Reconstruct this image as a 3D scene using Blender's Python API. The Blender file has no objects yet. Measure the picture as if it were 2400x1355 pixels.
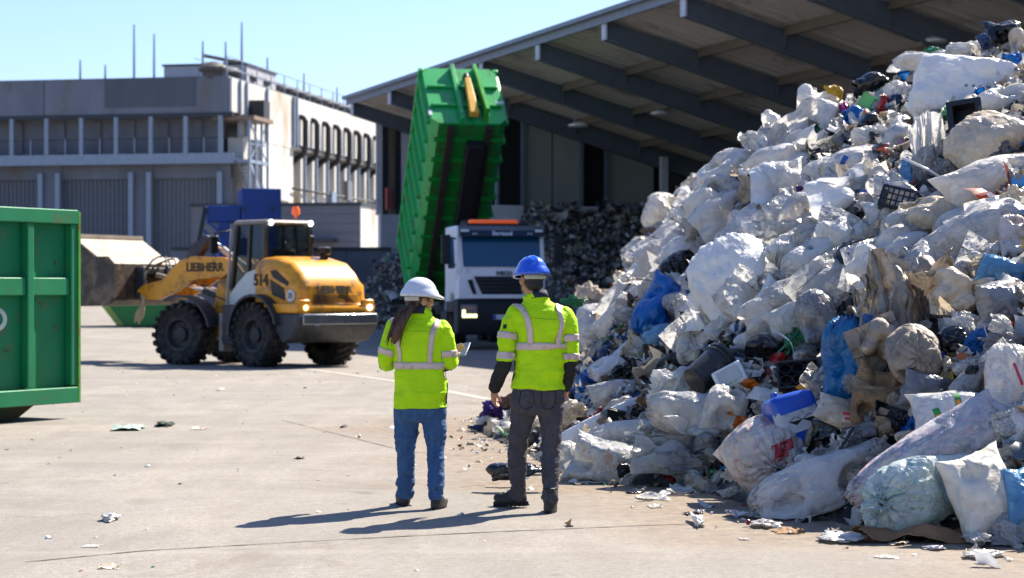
import bpy, bmesh, math, random
import numpy as np
from mathutils import Vector, Matrix
from mathutils.bvhtree import BVHTree
R = math.radians
SC = bpy.context.scene
COL = SC.collection
F = 4667.0      # focal length in pixels of the 2400 px wide photograph (70 mm on 36 mm)
CH = 1.64       # camera height
# ---------------------------------------------------------------- camera, sky, sun, exposure
cam = bpy.data.cameras.new('camera'); camo = bpy.data.objects.new('camera', cam); COL.objects.link(camo)
camo.location = (0, 0, CH); camo.rotation_euler = (R(90), 0, 0)
cam.lens = 70; cam.sensor_width = 36; cam.clip_end = 3000; cam.clip_start = .1
cam.dof.use_dof = True; cam.dof.focus_distance = 14.6; cam.dof.aperture_fstop = 3.0
SC.camera = camo
SUN = Vector((.473, .517, .713)).normalized()
world = bpy.data.worlds.new("World"); SC.world = world; world.use_nodes = True
wn = world.node_tree
sky = wn.nodes.new('ShaderNodeTexSky'); sky.sky_type = 'NISHITA'; sky.sun_disc = False
sky.sun_elevation = math.asin(SUN.z); sky.sun_rotation = math.atan2(SUN.x, SUN.y)
sky.air_density = 1.0; sky.dust_density = .8; sky.ozone_density = 1.6; sky.altitude = 200
tint = wn.nodes.new('ShaderNodeMix'); tint.data_type = 'RGBA'; tint.blend_type = 'MULTIPLY'; tint.inputs[0].default_value = 1; tint.inputs[7].default_value = (.72, .80, 1.02, 1)
wn.links.new(sky.outputs[0], tint.inputs[6]); wn.links.new(tint.outputs[2], wn.nodes['Background'].inputs[0])
wn.nodes['Background'].inputs[1].default_value = .085
sl = bpy.data.lights.new('sun', 'SUN'); so = bpy.data.objects.new('sun', sl); COL.objects.link(so)
sl.energy = 5.0; sl.angle = R(.5); sl.color = (1, .92, .79)
so.rotation_euler = SUN.to_track_quat('Z', 'Y').to_euler(); so.location = (30, 40, 60)
SC.view_settings.view_transform = 'Standard'; SC.view_settings.look = 'None'
SC.view_settings.gamma = 1; SC.view_settings.exposure = 1.28
SC.render.engine = 'CYCLES'
SC.cycles.use_denoising = True
SC.cycles.max_bounces = 7; SC.cycles.diffuse_bounces = 3; SC.cycles.glossy_bounces = 3
SC.cycles.transmission_bounces = 5; SC.cycles.transparent_max_bounces = 8
SC.cycles.caustics_reflective = False; SC.cycles.caustics_refractive = False
SC.cycles.sample_clamp_indirect = 6

# ---------------------------------------------------------------- where a pixel of the photograph lies in the yard
def gz(Y):                       # the yard is level near by and rises gently towards the hall
    t = np.clip((np.asarray(Y, float) - 58) / 62, 0, 1)
    return 1.05 * t
def at(px, py, s):               # s: pixels per metre at that distance
    return Vector(((px - 1200) / s, F / s, CH - (py - 677.5) / s))
def onground(px, py):
    t = (py - 677.5)
    Y = F * CH / t
    for _ in range(12): Y = F * (CH - float(gz(Y))) / t
    return Vector(((px - 1200) / F * Y, Y, float(gz(Y))))

# ---------------------------------------------------------------- numpy noise
def _h(ix, iy, iz, seed):
    h = (ix.astype(np.int64) * 374761393 + iy.astype(np.int64) * 668265263 + iz.astype(np.int64) * 2147483647 + seed * 974711) & 0xffffffff
    h = ((h ^ (h >> 13)) * 1274126177) & 0xffffffff
    h = ((h ^ (h >> 16)) * 2246822519) & 0xffffffff
    return ((h ^ (h >> 15)) & 0xffffff) / float(0xffffff) * 2 - 1
def noise(P, seed=0):
    P = np.asarray(P, float); i = np.floor(P).astype(np.int64); f = P - i; u = f * f * f * (f * (f * 6 - 15) + 10)
    r = 0
    for a in (0, 1):
        for b in (0, 1):
            for c in (0, 1):
                w = (u[:, 0] if a else 1 - u[:, 0]) * (u[:, 1] if b else 1 - u[:, 1]) * (u[:, 2] if c else 1 - u[:, 2])
                r = r + w * _h(i[:, 0] + a, i[:, 1] + b, i[:, 2] + c, seed)
    return r
def fbm(P, seed=0, octaves=4, gain=.5):
    r = 0; a = 1; P = np.asarray(P, float)
    for o in range(octaves):
        r = r + a * noise(P * 2 ** o, seed + o * 17); a *= gain
    return r
def ridged(P, seed=0, octaves=3, gain=.5):
    r = 0; a = 1; P = np.asarray(P, float)
    for o in range(octaves):
        r = r + a * (1 - 2.2 * np.abs(noise(P * 2.03 ** o, seed + o * 31))); a *= gain
    return r
def facets(P, k, seed):          # creased facets as in crumpled foil: distance to the nearest of k random points
    rg = np.random.RandomState(seed); lo = P.min(0); hi = P.max(0)
    S = rg.rand(k, 3) * (hi - lo) + lo
    d = np.full(len(P), 1e9)
    for q in S: d = np.minimum(d, ((P - q) ** 2).sum(1))
    return np.sqrt(d + (1e-3) * ((hi - lo) ** 2).mean())

# ---------------------------------------------------------------- meshes
class MB:
    def __init__(s): s.v = []; s.f = []; s.m = []
    def add(s, vs, fs, mi=0):
        n = len(s.v); s.v += [tuple(v) for v in vs]; s.f += [tuple(i + n for i in f) for f in fs]; s.m += [mi] * len(fs); return s
    def box(s, c, d, rot=None, mi=0, taper=None):
        x, y, z = d[0] / 2, d[1] / 2, d[2] / 2
        vs = [Vector((a * x, b * y, e * z)) for e in (-1, 1) for a, b in ((-1, -1), (1, -1), (1, 1), (-1, 1))]
        if taper:
            for i in range(4, 8): vs[i].x *= taper[0]; vs[i].y *= taper[1]
        if rot is not None: vs = [rot @ v for v in vs]
        c = Vector(c)
        return s.add([v + c for v in vs], [(3, 2, 1, 0), (4, 5, 6, 7), (0, 1, 5, 4), (1, 2, 6, 5), (2, 3, 7, 6), (3, 0, 4, 7)], mi)
    def b2(s, a, b, mi=0):       # box from corner a to corner b
        return s.box([(p + q) / 2 for p, q in zip(a, b)], [abs(q - p) for p, q in zip(a, b)], None, mi)
    def bar(s, p, q, w, h=None, up=(0, 0, 1), mi=0, w2=None, h2=None):
        h = h or w; p = Vector(p); q = Vector(q); t = (q - p).normalized(); up = Vector(up)
        if abs(t.dot(up)) > .98: up = Vector((0, 1, 0))
        a = t.cross(up).normalized(); b = a.cross(t)
        w2 = w if w2 is None else w2; h2 = h if h2 is None else h2
        vs = [p + a * x * w / 2 + b * y * h / 2 for x, y in ((-1, -1), (1, -1), (1, 1), (-1, 1))] + [q + a * x * w2 / 2 + b * y * h2 / 2 for x, y in ((-1, -1), (1, -1), (1, 1), (-1, 1))]
        return s.add(vs, [(3, 2, 1, 0), (4, 5, 6, 7), (0, 1, 5, 4), (1, 2, 6, 5), (2, 3, 7, 6), (3, 0, 4, 7)], mi)
    def tube(s, pts, r, n=10, mi=0, cap=True):
        pts = [Vector(p) for p in pts]; rs = r if hasattr(r, '__len__') else [r] * len(pts)
        t0 = (pts[1] - pts[0]).normalized(); up = Vector((0, 0, 1)) if abs(t0.z) < .9 else Vector((0, 1, 0))
        a = t0.cross(up).normalized(); vs = []
        for i, p in enumerate(pts):
            t = (pts[min(i + 1, len(pts) - 1)] - pts[max(i - 1, 0)]).normalized()
            a = (a - t * a.dot(t)).normalized(); b = t.cross(a)
            vs += [p + (a * math.cos(2 * math.pi * k / n) + b * math.sin(2 * math.pi * k / n)) * rs[i] for k in range(n)]
        fs = [(i * n + k, i * n + (k + 1) % n, (i + 1) * n + (k + 1) % n, (i + 1) * n + k) for i in range(len(pts) - 1) for k in range(n)]
        if cap: fs += [tuple(range(n))[::-1], tuple((len(pts) - 1) * n + k for k in range(n))]
        return s.add(vs, fs, mi)
    def lathe(s, prof, c=(0, 0, 0), axis='z', n=32, mi=0, cap=True):     # prof: (radius, height)
        vs = []; c = Vector(c)
        for r, h in prof:
            for k in range(n):
                a = 2 * math.pi * k / n; x, y = r * math.cos(a), r * math.sin(a)
                vs.append(c + (Vector((x, y, h)) if axis == 'z' else Vector((x, h, y)) if axis == 'y' else Vector((h, x, y))))
        fs = [(i * n + k, i * n + (k + 1) % n, (i + 1) * n + (k + 1) % n, (i + 1) * n + k) for i in range(len(prof) - 1) for k in range(n)]
        if axis == 'y': fs = [f[::-1] for f in fs]
        if cap:
            e = (len(prof) - 1) * n; A = tuple(range(n)); B = tuple(e + k for k in range(n))
            fs += [A[::-1], B] if axis != 'y' else [A, B[::-1]]
        return s.add(vs, fs, mi)
    def prism(s, poly, o, ex, ey, ez, d, mi=0):      # polygon in (ex, ey) from o, extruded by d along ez
        o, ex, ey, ez = Vector(o), Vector(ex), Vector(ey), Vector(ez); n = len(poly)
        vs = [o + ex * a + ey * b for a, b in poly] + [o + ex * a + ey * b + ez * d for a, b in poly]
        fs = [tuple(range(n))[::-1], tuple(range(n, 2 * n))] + [(i, (i + 1) % n, (i + 1) % n + n, i + n) for i in range(n)]
        return s.add(vs, fs, mi)
    def ell(s, c, r, nu=16, nv=10, rot=None, mi=0):
        c = Vector(c); vs = []
        for j in range(nv + 1):
            th = math.pi * j / nv
            for i in range(nu):
                ph = 2 * math.pi * i / nu
                v = Vector((r[0] * math.sin(th) * math.cos(ph), r[1] * math.sin(th) * math.sin(ph), r[2] * math.cos(th)))
                vs.append(c + (rot @ v if rot is not None else v))
        fs = [(j * nu + i, (j + 1) * nu + i, (j + 1) * nu + (i + 1) % nu, j * nu + (i + 1) % nu) for j in range(nv) for i in range(nu)]
        return s.add(vs, fs, mi)
    def mesh(s, name='m'):
        me = bpy.data.meshes.new(name); me.from_pydata(s.v, [], s.f)
        if any(s.m): me.polygons.foreach_set('material_index', s.m)
        me.validate(clean_customdata=False)
        bm = bmesh.new(); bm.from_mesh(me); bmesh.ops.recalc_face_normals(bm, faces=bm.faces); bm.to_mesh(me); bm.free()
        me.update(); return me
    def build(s, name, mat, parent=None, smooth=False, bevel=0, seg=2, auto=None):
        o = obj(name, s.mesh(name), mat, parent)
        if smooth or auto: shade(o.data)
        if auto:
            o.data.set_sharp_from_angle(angle=R(auto))
        if bevel:
            b = o.modifiers.new('bevel', 'BEVEL'); b.width = bevel; b.segments = seg; b.limit_method = 'ANGLE'; b.angle_limit = R(35)
            shade(o.data); o.data.set_sharp_from_angle(angle=R(35))
        return o
def shade(me): me.polygons.foreach_set('use_smooth', [True] * len(me.polygons)); me.update()
def obj(name, me, mat, parent=None):
    o = bpy.data.objects.new(name, me); COL.objects.link(o)
    for m in (mat if isinstance(mat, (list, tuple)) else [mat]):
        if m is not None: me.materials.append(m)
    if parent is not None: o.parent = parent
    return o
def npmesh(name, V, Fc, smooth=True):
    me = bpy.data.meshes.new(name); me.from_pydata(np.asarray(V).tolist(), [], Fc if isinstance(Fc, list) else np.asarray(Fc).tolist())
    if smooth: shade(me)
    me.update(); return me
def empty(name, loc, rz=0):
    o = bpy.data.objects.new(name, None); COL.objects.link(o); o.location = loc; o.rotation_euler = (0, 0, rz); o.empty_display_size = .2
    return o
def tag(o, label=None, cat=None, group=None, kind=None):
    if label: o['label'] = label
    if cat: o['category'] = cat
    if group: o['group'] = group
    if kind: o['kind'] = kind
    return o
def thing(name, label, cat, loc=(0, 0, 0), rz=0, group=None): return tag(empty(name, loc, rz), label, cat, group)
def copy_tree(o, parent=None):
    c = o.copy(); COL.objects.link(c)
    if parent: c.parent = parent
    for ch in list(o.children): copy_tree(ch, c)
    return c
def text(s, size, name, mat, parent, loc, rot, ext=.004, bold=0, sx=1):
    cu = bpy.data.curves.new('t', 'FONT'); cu.body = s; cu.size = size; cu.align_x = 'CENTER'; cu.align_y = 'CENTER'; cu.extrude = ext; cu.offset = bold
    cu.resolution_u = 3
    t = bpy.data.objects.new('t', cu); COL.objects.link(t)
    me = bpy.data.meshes.new_from_object(t.evaluated_get(bpy.context.evaluated_depsgraph_get()))
    bpy.data.objects.remove(t); me.materials.clear()
    o = obj(name, me, mat, parent); o.location = loc; o.rotation_euler = rot; o.scale.x = sx
    return o

# ---------------------------------------------------------------- materials
MATS = {}
def lin(c):
    if isinstance(c, str): c = tuple(int(c[i:i + 2], 16) / 255 for i in (0, 2, 4)); return tuple(((x + .055) / 1.055) ** 2.4 if x > .04 else x / 12.92 for x in c)
    return tuple(c)
class NT:
    def __init__(s, name):
        s.m = bpy.data.materials.new(name); s.m.use_nodes = True; s.t = s.m.node_tree; s.n = s.t.nodes; s.p = s.n['Principled BSDF']; s.out = s.n['Material Output']
    def new(s, t, **k):
        n = s.n.new('ShaderNode' + t)
        for a, b in k.items(): setattr(n, a, b)
        return n
    def link(s, a, b): s.t.links.new(a, b)
    def coord(s, kind='Object'): return s.new('TexCoord').outputs[kind]
    def mapping(s, v, scale=(1, 1, 1), rot=(0, 0, 0)):
        m = s.new('Mapping'); s.link(v, m.inputs[0]); m.inputs['Scale'].default_value = scale; m.inputs['Rotation'].default_value = rot; return m.outputs[0]
    def noise(s, v, scale, detail=4, rough=.55, dist=0):
        n = s.new('TexNoise'); s.link(v, n.inputs['Vector']); n.inputs['Scale'].default_value = scale; n.inputs['Detail'].default_value = detail
        n.inputs['Roughness'].default_value = rough; n.inputs['Distortion'].default_value = dist; return n.outputs['Fac']
    def vor(s, v, scale, feature='F1', out='Distance'):
        n = s.new('TexVoronoi'); n.feature = feature; s.link(v, n.inputs['Vector']); n.inputs['Scale'].default_value = scale; return n.outputs[out]
    def ramp(s, f, stops, interp='LINEAR'):
        r = s.new('ValToRGB'); s.link(f, r.inputs[0]); e = r.color_ramp.elements; r.color_ramp.interpolation = interp
        while len(e) < len(stops): e.new(.5)
        for k, (p, c) in zip(e, stops):
            k.position = p; c = c if hasattr(c, '__len__') else (c, c, c); k.color = (*c[:3], 1)
        return r.outputs[0]
    def mix(s, f, a, b, blend='MIX'):
        m = s.new('Mix'); m.data_type = 'RGBA'; m.blend_type = blend
        for i, x in ((0, f), (6, a), (7, b)):
            if hasattr(x, 'is_linked') or isinstance(x, bpy.types.NodeSocket): s.link(x, m.inputs[i])
            elif i == 0: m.inputs[0].default_value = x
            else: m.inputs[i].default_value = (*x[:3], 1)
        return m.outputs[2]
    def math(s, op, a, b=0):
        m = s.new('Math'); m.operation = op
        for i, x in ((0, a), (1, b)):
            if isinstance(x, bpy.types.NodeSocket): s.link(x, m.inputs[i])
            else: m.inputs[i].default_value = x
        return m.outputs[0]
    def bump(s, h, strength=.3, dist=.02, prev=None):
        b = s.new('Bump'); s.link(h, b.inputs['Height']); b.inputs['Strength'].default_value = strength; b.inputs['Distance'].default_value = dist
        if prev is not None: s.link(prev, b.inputs['Normal'])
        return b.outputs[0]
    def base(s, c):
        if isinstance(c, bpy.types.NodeSocket): s.link(c, s.p.inputs['Base Color'])
        else: s.p.inputs['Base Color'].default_value = (*c[:3], 1)
def pm(name, col, rough=.6, metal=0, var=.2, vs=3, dirt=None, da=.4, ds=2.5, bump=.15, bs=40, spec=.5, stretch=(1, 1, 1), emit=None, es=1, coat=0):
    if name in MATS: return MATS[name]
    t = NT(name); c = lin(col); v = t.mapping(t.coord(), stretch)
    n1 = t.noise(v, vs, 5, .6)
    k = t.mix(t.ramp(n1, [(.3, 0), (.7, 1)]), tuple(x * (1 - var) for x in c), tuple(min(1, x * (1 + var)) for x in c))
    rv = t.math('MULTIPLY_ADD', n1, .25); t.n[-1].inputs[2].default_value = rough - .12
    if dirt:
        n2 = t.noise(v, ds, 8, .68, .4)
        k = t.mix(t.ramp(n2, [(.62 - da * .3, 0), (.75 - da * .2, 1)]), k, lin(dirt))
    t.base(k); t.link(rv, t.p.inputs['Roughness'])
    t.p.inputs['Metallic'].default_value = metal; t.p.inputs['Specular IOR Level'].default_value = spec
    if coat: t.p.inputs['Coat Weight'].default_value = coat; t.p.inputs['Coat Roughness'].default_value = .1
    if bump: t.link(t.bump(t.noise(v, bs, 5), bump, .01), t.p.inputs['Normal'])
    if emit: t.p.inputs['Emission Color'].default_value = (*lin(emit), 1); t.p.inputs['Emission Strength'].default_value = es
    MATS[name] = t.m; return t.m
def glass(name, tint, rough=.03, alpha=.45):
    if name in MATS: return MATS[name]
    t = NT(name); t.base(lin(tint)); t.p.inputs['Roughness'].default_value = rough; t.p.inputs['Specular IOR Level'].default_value = .8
    tr = t.new('BsdfTransparent'); tr.inputs[0].default_value = (.75, .85, .83, 1)
    mx = t.new('MixShader'); mx.inputs[0].default_value = alpha
    t.link(t.p.outputs[0], mx.inputs[2]); t.link(tr.outputs[0], mx.inputs[1]); t.link(mx.outputs[0], t.out.inputs[0])
    MATS[name] = t.m; return t.m
# ================================================================ the big waste heap's shape (used by the ground for its dirt as well)
TOE = np.array([(5.2,11.2),(3.3,12.6),(2.45,13.6),(1.85,14.8),(1.5,16.2),(.75,16.9),(.3,18.2),(-.15,21),(-.5,23.2),(-.35,24.6),(.5,25.2),(.95,27),(1.1,31),(.9,37),(1.3,43),(3.5,47),(9,50),(14,44),(14,12)], float)
def toe_sd(X, Y):
    P = np.stack([X, Y], -1); best = np.full(X.shape, 1e9); ins = np.zeros(X.shape, bool); n = len(TOE)
    for i in range(n):
        a = TOE[i]; b = TOE[(i + 1) % n]; e = b - a; w = P - a
        t = np.clip((w @ e) / (e @ e), 0, 1); q = w - t[..., None] * e
        best = np.minimum(best, (q ** 2).sum(-1))
        c = ((a[1] > Y) != (b[1] > Y)) & (X < (b[0] - a[0]) * (Y - a[1]) / (b[1] - a[1] + 1e-12) + a[0]); ins ^= c
    return np.where(ins, 1, -1) * np.sqrt(best)
def pile_h(X, Y):
    d = toe_sd(X, Y); dd = np.maximum(d, 0); A = 7.0
    k = 1.2 + .78 * np.clip((Y - 20.5) / 8, 0, 1) + .15 * np.clip((15 - Y) / 3, 0, 1)
    h = A * (1 - np.exp(-k * dd / A))
    h = np.minimum(h, 3.85 + .65 * np.clip((31 - Y) / 7, 0, 1))
    ap = np.clip((Y - 16.5) / 1.5, 0, 1) * np.clip((26.5 - Y) / 2, 0, 1) * np.clip((2.6 - X) / 2.2, 0, 1)
    h = h * (1 - .62 * ap)
    return np.where(d > 0, h * .95 - .03, d * .5 - .03)
def pile_at(px, py):             # first point of the heap seen through a pixel of the photograph
    t = np.linspace(11.2, 50, 1600); X = (px - 1200) / F * t; Z = CH - (py - 677.5) / F * t
    h = pile_h(X, t); m = (h > Z)
    if not m.any(): 
        j = int(np.argmin(Z - h)); return Vector((X[j], t[j], max(0, h[j])))
    i = int(np.argmax(m)); return Vector((X[i], t[i], max(0, Z[i])))
def pile_n(x, y):
    e = .25; a = np.array([x + e, x - e, x, x]); b = np.array([y, y, y + e, y - e]); h = pile_h(a, b)
    return Vector((-(h[0] - h[1]) / (2 * e), -(h[2] - h[3]) / (2 * e), 1)).normalized()

# ================================================================ ground
def axis(lo, hi, step, far):
    a = list(np.arange(lo, hi, step)); x = hi; s = step
    while x < far: a.append(x); s *= 1.35; x += s
    a.append(far); x = lo; s = step; b = []
    while x > -far: s *= 1.35; x -= s; b.append(max(x, -far))
    return np.array(b[::-1] + a)
gx = axis(-9, 9, .2, 1200); gy = axis(6, 34, .2, 1200)
GX, GY = np.meshgrid(gx, gy); nx, ny = len(gx), len(gy)
GZ = gz(GY)
ii = np.arange(nx * ny).reshape(ny, nx)
GFc = np.stack([ii[:-1, :-1].ravel(), ii[:-1, 1:].ravel(), ii[1:, 1:].ravel(), ii[1:, :-1].ravel()], 1)
gm = npmesh('ground', np.stack([GX.ravel(), GY.ravel(), GZ.ravel()], 1), GFc)
d = toe_sd(GX.ravel(), GY.ravel()); nz = fbm(np.stack([GX.ravel() * .9, GY.ravel() * .9, GX.ravel() * 0], 1), 9, 4)
dirt = np.clip(1 + (d + .25 + .55 * nz) / 1.5, 0, 1) * .9 + np.clip(1 + d / 4, 0, 1) * .15
at_ = gm.attributes.new('dirt', 'FLOAT', 'POINT'); at_.data.foreach_set('value', np.clip(dirt, 0, 1).astype(np.float32))
t = NT('yard_surface'); v = t.coord('Object')
big = t.noise(v, .35, 6, .6, .6); mid = t.noise(t.mapping(v, (1, .55, 1)), 1.7, 8, .7, .3); fine = t.noise(v, 55, 4, .7); peb = t.vor(v, 130, 'F1', 'Color')
k = t.mix(t.ramp(big, [(.36, 0), (.66, 1)]), lin('918d87'), lin('a39d95'))
k = t.mix(t.ramp(mid, [(.42, 0), (.62, .75)]), k, lin('87817a'))
streak = t.noise(t.mapping(v, (.9, .12, 1), (0, 0, R(-24))), 1.1, 6, .6, .2)
k = t.mix(t.ramp(streak, [(.52, 0), (.66, .6)]), k, lin('aaa298'))
k = t.mix(t.ramp(fine, [(.3, .75), (.6, 0)]), k, lin('6b645c'))
k = t.mix(.3, k, t.mix(1, k, t.ramp(t.math('MULTIPLY', peb, 1), [(0, .55), (1, 1.3)]), 'MULTIPLY'))
gr = t.noise(v, 17, 6, .75, .3); k = t.mix(t.ramp(gr, [(.38, .55), (.56, 0)]), k, lin('726b62')); oil = t.noise(v, 1.9, 3, .5, .2); k = t.mix(t.ramp(oil, [(.68, 0), (.76, .55)]), k, lin('5b554e'))
tr_ = t.noise(t.mapping(v, (2.6, .07, 1), (0, 0, R(-52))), 1.0, 4, .6, .4); k = t.mix(t.ramp(tr_, [(.5, 0), (.64, .22)]), k, lin('7c756c'))
tr2 = t.noise(t.mapping(v, (.12, 1.3, 1), (0, 0, R(18))), 1.0, 4, .6, .4); k = t.mix(t.ramp(tr2, [(.5, 0), (.7, .2)]), k, lin('aca499'))
stain = t.noise(v, .8, 8, .72, 1.0); k = t.mix(t.ramp(stain, [(.56, 0), (.66, .5)]), k, lin('746a5f'))
at2 = t.new('Attribute'); at2.attribute_name = 'dirt'; dn = t.noise(v, 5, 8, .7)
df = t.math('MULTIPLY', at2.outputs['Fac'], t.ramp(dn, [(.25, .45), (.62, 1)]))
k = t.mix(df, k, t.mix(t.ramp(t.noise(v, 9, 6, .7), [(.35, 0), (.65, 1)]), lin('64574a'), lin('94826e')))
t.base(k); t.p.inputs['Roughness'].default_value = .86; t.p.inputs['Specular IOR Level'].default_value = .25
h = t.math('ADD', t.math('MULTIPLY', t.math('ADD', fine, gr), .6), t.math('MULTIPLY', peb, .25))
t.link(t.bump(h, .45, .006, t.bump(mid, .2, .03)), t.p.inputs['Normal'])
ground = tag(obj('ground', gm, t.m), kind='structure')
def strip(name, pts, w, m, seed, lift=.004, jit=.3):
    rg = random.Random(seed); P = []
    for (a, b) in zip(pts[:-1], pts[1:]):
        a, b = onground(*a), onground(*b); n = max(2, int((b - a).length / .12))
        P += [a.lerp(b, i / n) for i in range(n)]
    P.append(onground(*pts[-1])); V = []; Fc = []
    for i, p in enumerate(P):
        tt = (P[min(i + 1, len(P) - 1)] - P[max(0, i - 1)]); nrm = Vector((-tt.y, tt.x, 0)).normalized()
        ww = w * (1 + rg.uniform(-jit, jit)); off = nrm * rg.uniform(-jit, jit) * w * .5
        zz = Vector((0, 0, lift))
        V += [p + off + nrm * ww / 2 + zz, p + off - nrm * ww / 2 + zz]
    Fc = [(2 * i, 2 * i + 1, 2 * i + 3, 2 * i + 2) for i in range(len(P) - 1)]
    return tag(obj(name, npmesh(name, V, Fc), m), kind='structure')
seam_m = pm('seam_dirt', '6e665c', .95, 0, .4, 20)
strip('ground_seam', [(60, 1318), (330, 1292), (780, 1266), (1120, 1249), (1420, 1236), (1640, 1227)], .022, seam_m, 1, jit=.55)
strip('ground_crack', [(660, 985), (800, 1020), (950, 1058), (1100, 1070)], .012, seam_m, 2, jit=.7)
mark_m = pm('worn_white_paint', 'a9a298', .85, 0, .12, 2, '9b948b', .9, 5)
strip('road_marking', [(700, 862), (920, 893), (1150, 937)], .2, mark_m, 3, jit=.1)
strip('road_marking', [(180, 790), (380, 800), (520, 812)], .28, mark_m, 4, jit=.1)

# ================================================================ the industrial hall
concrete = pm('weathered_concrete', '6e7480', .85, 0, .18, .6, '6a6663', .35, .5, .1, 8, stretch=(1, 1, .35))
pale_wall = pm('pale_render_wall', 'cbc8c2', .85, 0, .1, .5, 'a3937c', .35, .35, .1, 8, stretch=(1, 1, .3))
steel_l = pm('galvanised_steel', '8592a4', .5, .3, .1)
steel_d = pm('dark_steel', '2f3740', .55, .2, .2)
door_m = pm('roller_door_grey', '60666f', .6, .1, .1)
black_m = pm('black_duct', '22262b', .6)
HB = 1.05
hall = thing('industrial_hall', 'long pale concrete industrial hall with steel gallery and roller doors', 'building', (-17.4, 122.8, HB), math.atan2(-.195, .981))
def hx(px): r = (px - 1200) / F; return (r * 122.8 + 17.4) / (.981 + .195 * r)
def hv(px): r = (px - 1200) / F; return (r * 122.8 + 17.4) / (.195 - .981 * r)
MB().b2((-48, 0, 11.5), (0, 60, 13.6)).b2((-48, .02, 13.6), (-.1, 59.9, 13.75)).build('upper_wall', [concrete], hall)
MB().b2((-8.2, -.03, 11.9), (-2.2, -.002, 13.7)).build('darker_panel', pm('dark_patch_concrete', '555b66', .85, 0, .12, .6, stretch=(1, 1, .35)), hall)  # panel toned darker than the upper wall around it
for x_ in (-12.3, -18.2, -24.1, -30): MB().b2((x_, -.012, 11.5), (x_ + .06, -.002, 13.6)).build('panel_joint', steel_d, hall)
pm_side = MB().b2((-.4, 2.6, 10.1), (.12, 60, 13.62)).build('facade_wall', pale_wall, hall)
MB().b2((-.4, .02, 11.55), (.13, 2.55, 13.63)).build('corner_wall', pale_wall, hall)
MB().b2((-48, 1.6, 8.45), (-1.2, 59, 11.5)).build('gallery_wall', concrete, hall)
m = MB().b2((-48, -.12, 8.35), (.25, .14, 9.0)).b2((-48, .14, 8.5), (.25, 1.6, 8.7)); m.build('gallery_deck', steel_l, hall)
MB().b2((-48, -.06, 11.25), (.2, .2, 11.49)).build('gallery_beam', steel_d, hall)
for i in range(14):
    px = 517 - i * 81.5; x = hx(px)
    if x < -47: break
    MB().b2((x - .13, -.1, 9.0), (x + .13, .12, 11.3)).build('gallery_post', steel_l, hall)
    MB().b2((x - 1.12, -.03, 9.0), (x - 1.05, .04, 10.0)).build('railing_post', steel_l, hall)
MB().b2((-48, -.02, 9.9), (0, .03, 9.97)).build('handrail', steel_d, hall)
for px in (20, 120, 205, 285, 365, 445): 
    x = hx(px); MB().b2((x - .25, 1.45, 9.2), (x + .25, 1.6, 11.2)).build('pilaster', concrete, hall)
low = MB(); ds = [(-180, -90), (-48, 78), (130, 291), (345, 500)]
edges = [-48] + [hx(p) for a in ds for p in a] + [-.3]
for i in range(0, len(edges), 2): low.b2((edges[i], .9, 0), (edges[i + 1], 1.6, 8.45))
low.b2((-48, 1.0, 7.5), (-.3, 1.5, 8.4)).b2((-48, 1.7, 0), (-1.2, 59, 8.44)); low.build('lower_wall', concrete, hall)
for a, b in ds:
    xa, xb = hx(a), hx(b); n = int((xb - xa) / .28); dm = MB(); dm.b2((xa, 1.3, 0), (xb, 1.4, 7.5))
    for j in range(n): dm.b2((xa + (xb - xa) * j / n + .04, 1.24, .02), (xa + (xb - xa) * (j + 1) / n - .04, 1.3, 7.48))
    for z in (2.4, 4.6, 5.6): dm.b2((xa, 1.22, z), (xb, 1.26, z + .12))
    dr = dm.build('roller_door', door_m, hall)
    for x in (xa, xb):
        s_ = 1 if x == xb else -1
        MB().b2((x, .6, 0), (x + s_ * .32, .88, 7.9)).build('door_jamb', steel_l, dr)
# right side: overhanging pale wall, black ducts, piers below, stair bay
lw = MB().b2((-1.75, 2.6, 0), (-1.35, 60, 10.1)); lw.build('side_wall', steel_d, hall)
for i in range(13):
    v0 = 12.2 + 2.75 * i
    MB().b2((-1.34, v0, 0), (-.1, v0 + 1.05, 10.09)).build('pier', pale_wall, hall)
    MB().b2((-1.34, v0 + 1.3, 2 + (i % 3)), (-1.0, v0 + 2.3, 5.5 + (i % 2))).build('side_window', steel_l, hall)
for i in range(10):
    v0 = 14.2 + 2.75 * i
    MB().tube([(.1, v0 - .3, 12.35), (.3, v0, 12.4), (.42, v0 + .15, 12.1), (.42, v0 + .15, 10.4), (.3, v0 + .2, 9.9), (-.9, v0 + .75, 9.2), (-1.0, v0 + .8, 8.2), (-1.0, v0 + .8, 0)], .2, 8).build('duct', black_m, hall, True)
for i in range(14): MB().b2((-.1, 15.6 + 2.75 * i, 0), (.06, 15.75 + 2.75 * i, 10.1)).build('downpipe', steel_l, hall)
for z, xo in ((10.35, .2), (7.4, .1), (4.1, .1)): MB().tube([(xo, 12.4, z), (xo, 58, z)], .07, 6).build('pipe_run', steel_d, hall, True)
for i in range(9): MB().b2((-.05, 17.2 + 4.1 * i, 5.2 + (i * 37 % 3)), (.3, 18.3 + 4.1 * i, 6.6 + (i * 37 % 3))).build('service_box', steel_l if i % 2 else concrete, hall)
for v0 in (1.25, 2.5, 6.6, 12.3, 13.0): MB().b2((.13, v0, 10.2), (.3, v0 + .16, 13.6)).build('downpipe', steel_l, hall)
MB().b2((-.6, 5.6, 6.5), (.1, 11.8, 10.09)).build('facade_panel', pale_wall, hall)
MB().b2((-.9, 2.2, 0), (.1, 3.4, 10.1)).b2((-.9, 5.6, 0), (-.1, 6.4, 6.49)).build('corner_pier', pale_wall, hall)
MB().b2((-1.2, .2, 11.05), (1.5, 4.0, 11.3)).build('platform', pm('rusty_platform', '7b6a5a', .7), hall)
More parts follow.
